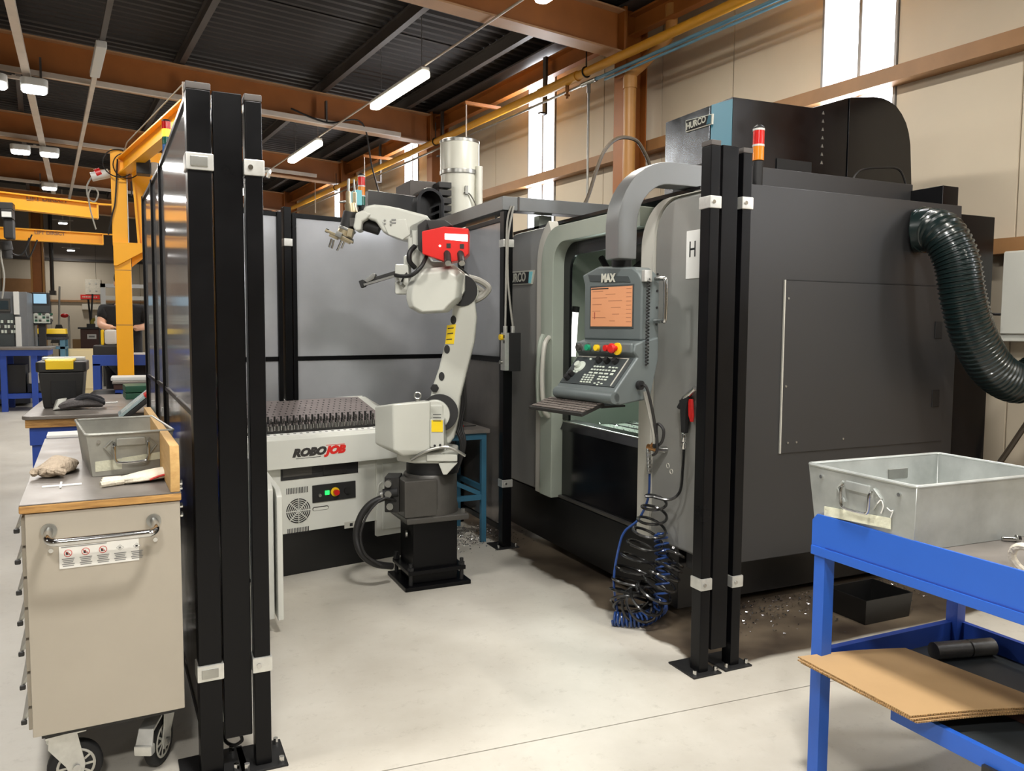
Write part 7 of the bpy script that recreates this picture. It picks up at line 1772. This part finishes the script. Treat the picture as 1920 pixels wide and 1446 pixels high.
MB().box(-0.18, 0.2, -0.2, 0.2, 0, 1.077).build('carton', 'cardboard', o); MB().box(-0.36, -0.2, -0.1, 0.1, 0, 0.7).build('side_box', 'wood', o)
o = thing('pale_cabinet', 'low beige cabinet standing before the brown one', 'cabinet', (-1.131, 20.0, 0))
MB().box(-0.35, 0.35, -0.15, 0.2, 0, 0.975).build('body', 'beige', o, bevel=0.01)
MB().box(-0.30, 0.30, -0.17, -0.15, 0.1, 0.94).build('door', 'beige', o, bevel=0.004)
o = bthing('wall_panel', 'brown roller panel high on the far wall above the left machine', 'panel', -0.689, 36.25, 2.795)
MB().box(-0.5, 0.48, -0.05, 0.05, -0.05, 0.46).build('panel', 'wood' if False else 'girt', o)

# ------------------------------------------------------------------ the person working behind the bench (head and back hidden by the fence)
def skin(name, verts, edges, rad, m, par, root=0, sub=2):
    me = bpy.data.meshes.new(name); me.from_pydata([Vector(v) for v in verts], edges, [])
    o = bpy.data.objects.new(name, me); COL.objects.link(o); o.parent = par
    md = o.modifiers.new('skin', 'SKIN'); md.use_smooth_shade = True
    if not me.skin_vertices: bpy.context.view_layer.update()
    for i, v in enumerate(me.skin_vertices[0].data):
        r_ = rad[i]; v.radius = (r_, r_) if not isinstance(r_, tuple) else r_; v.use_root = (i == root)
    s_ = o.modifiers.new('sub', 'SUBSURF'); s_.levels = sub; s_.render_levels = sub
    me.materials.append(M[m])
    return o
PYd = 9.75
px0 = -0.143
hx_, hz_ = -0.049, 1.465
per = thing('person', 'person in a black shirt working with bare forearms, half hidden by the yellow pillar', 'person', (px0, PYd, 0))
sh = 1.693
k_ = sh/1.44
bv = [(0, 0, 0.92*k_), (0, 0.0, 1.15*k_), (0, -0.01, 1.36*k_), (0, -0.02, 1.48*k_), (0, -0.05, 1.57*k_), (0, -0.06, 1.68*k_),
      (0.19, -0.01, 1.40*k_), (0.27, -0.10, hz_+0.03), (0.16, -0.24, hz_+0.01), (hx_-px0+0.0, -0.26, hz_),
      (-0.19, -0.01, 1.40*k_), (-0.22, -0.10, hz_+0.03), (-0.15, -0.24, hz_+0.01), (-0.09, -0.26, hz_),
      (-0.1, 0, 0.88*k_), (-0.1, -0.02, 0.48*k_), (-0.1, 0.02, 0.07), (-0.1, -0.12, 0.04), (0.1, 0, 0.88*k_), (0.1, -0.02, 0.48*k_), (0.1, 0.02, 0.07), (0.1, -0.12, 0.04)]
be = [(0, 1), (1, 2), (2, 3), (3, 4), (4, 5), (2, 6), (6, 7), (7, 8), (8, 9), (2, 10), (10, 11), (11, 12), (12, 13), (0, 14), (14, 15), (15, 16), (16, 17), (0, 18), (18, 19), (19, 20), (20, 21)]
br_ = [(0.16, 0.11), (0.15, 0.10), (0.14, 0.10), 0.06, (0.085, 0.10), (0.07, 0.085), 0.065, 0.048, 0.034, (0.04, 0.028), 0.065, 0.048, 0.034, (0.04, 0.028), 0.09, 0.065, 0.045, 0.045, 0.09, 0.065, 0.045, 0.045]
body = skin('body', bv, be, br_, 'skin', per)
for sd_x, hb_ in ((-1, Vector((hx_-px0, -0.26, hz_))), (1, Vector((-0.09, -0.26, hz_)))):
    for k in range(4):
        y = -0.025+k*0.017; L_ = (0.07, 0.08, 0.078, 0.06)[k]
        skin('finger', [hb_+Vector((0.0, y, 0)), hb_+Vector((sd_x*0.035, y, 0.004)), hb_+Vector((sd_x*(0.035+L_*0.45), y, -0.006)), hb_+Vector((sd_x*(0.035+L_*0.8), y, -0.024))], [(0, 1), (1, 2), (2, 3)], [0.010, 0.0095, 0.009, 0.0075], 'skin', body, sub=1)
    skin('thumb', [hb_+Vector((-sd_x*0.035, -0.02, 0.005)), hb_+Vector((-sd_x*0.01, -0.045, 0.012)), hb_+Vector((sd_x*0.025, -0.05, 0.008))], [(0, 1), (1, 2)], [0.012, 0.011, 0.009], 'skin', body, sub=1)
skin('shirt', [(0, 0, 0.85*k_), (0, 0, 1.15*k_), (0, -0.01, 1.36*k_), (0, -0.02, 1.455*k_), (0.19, -0.01, 1.40*k_), (0.255, -0.085, hz_+0.07), (-0.19, -0.01, 1.40*k_), (-0.21, -0.085, hz_+0.07)], [(0, 1), (1, 2), (2, 3), (2, 4), (4, 5), (2, 6), (6, 7)], [(0.20, 0.15), (0.195, 0.14), (0.19, 0.135), 0.075, 0.095, 0.075, 0.095, 0.075], 'blackcotton', per)
skin('trousers', [(0, 0, 0.93*k_), (-0.1, 0, 0.86*k_), (-0.1, -0.02, 0.48*k_), (-0.1, 0.02, 0.1), (0.1, 0, 0.86*k_), (0.1, -0.02, 0.48*k_), (0.1, 0.02, 0.1)], [(0, 1), (1, 2), (2, 3), (0, 4), (4, 5), (5, 6)], [(0.17, 0.12), 0.11, 0.085, 0.07, 0.11, 0.085, 0.07], 'blackcotton', per)
hd = Vector((0, -0.06, 1.68*k_))
MB().sph(tuple(hd+Vector((0, 0.02, 0.03))), 0.10, (0.88, 1.02, 1.0), 16).build('hair', 'hair', per)
for s in (-1, 1):
    MB().sph(tuple(hd+Vector((s*0.03, -0.085, -0.02))), 0.011).build('eye', 'paper', body)
    MB().sph(tuple(hd+Vector((s*0.078, 0.0, -0.03))), 0.022, (0.5, 0.8, 1.2)).build('ear', 'skin', body)
MB().sph(tuple(hd+Vector((0, -0.1, -0.045))), 0.016, (0.8, 1.1, 1.4)).build('nose', 'skin', body)
MB().sph(tuple(hd+Vector((0, -0.088, -0.085))), 0.014, (1.8, 0.5, 0.5)).build('mouth', 'redink', body)
bpy.context.view_layer.update()
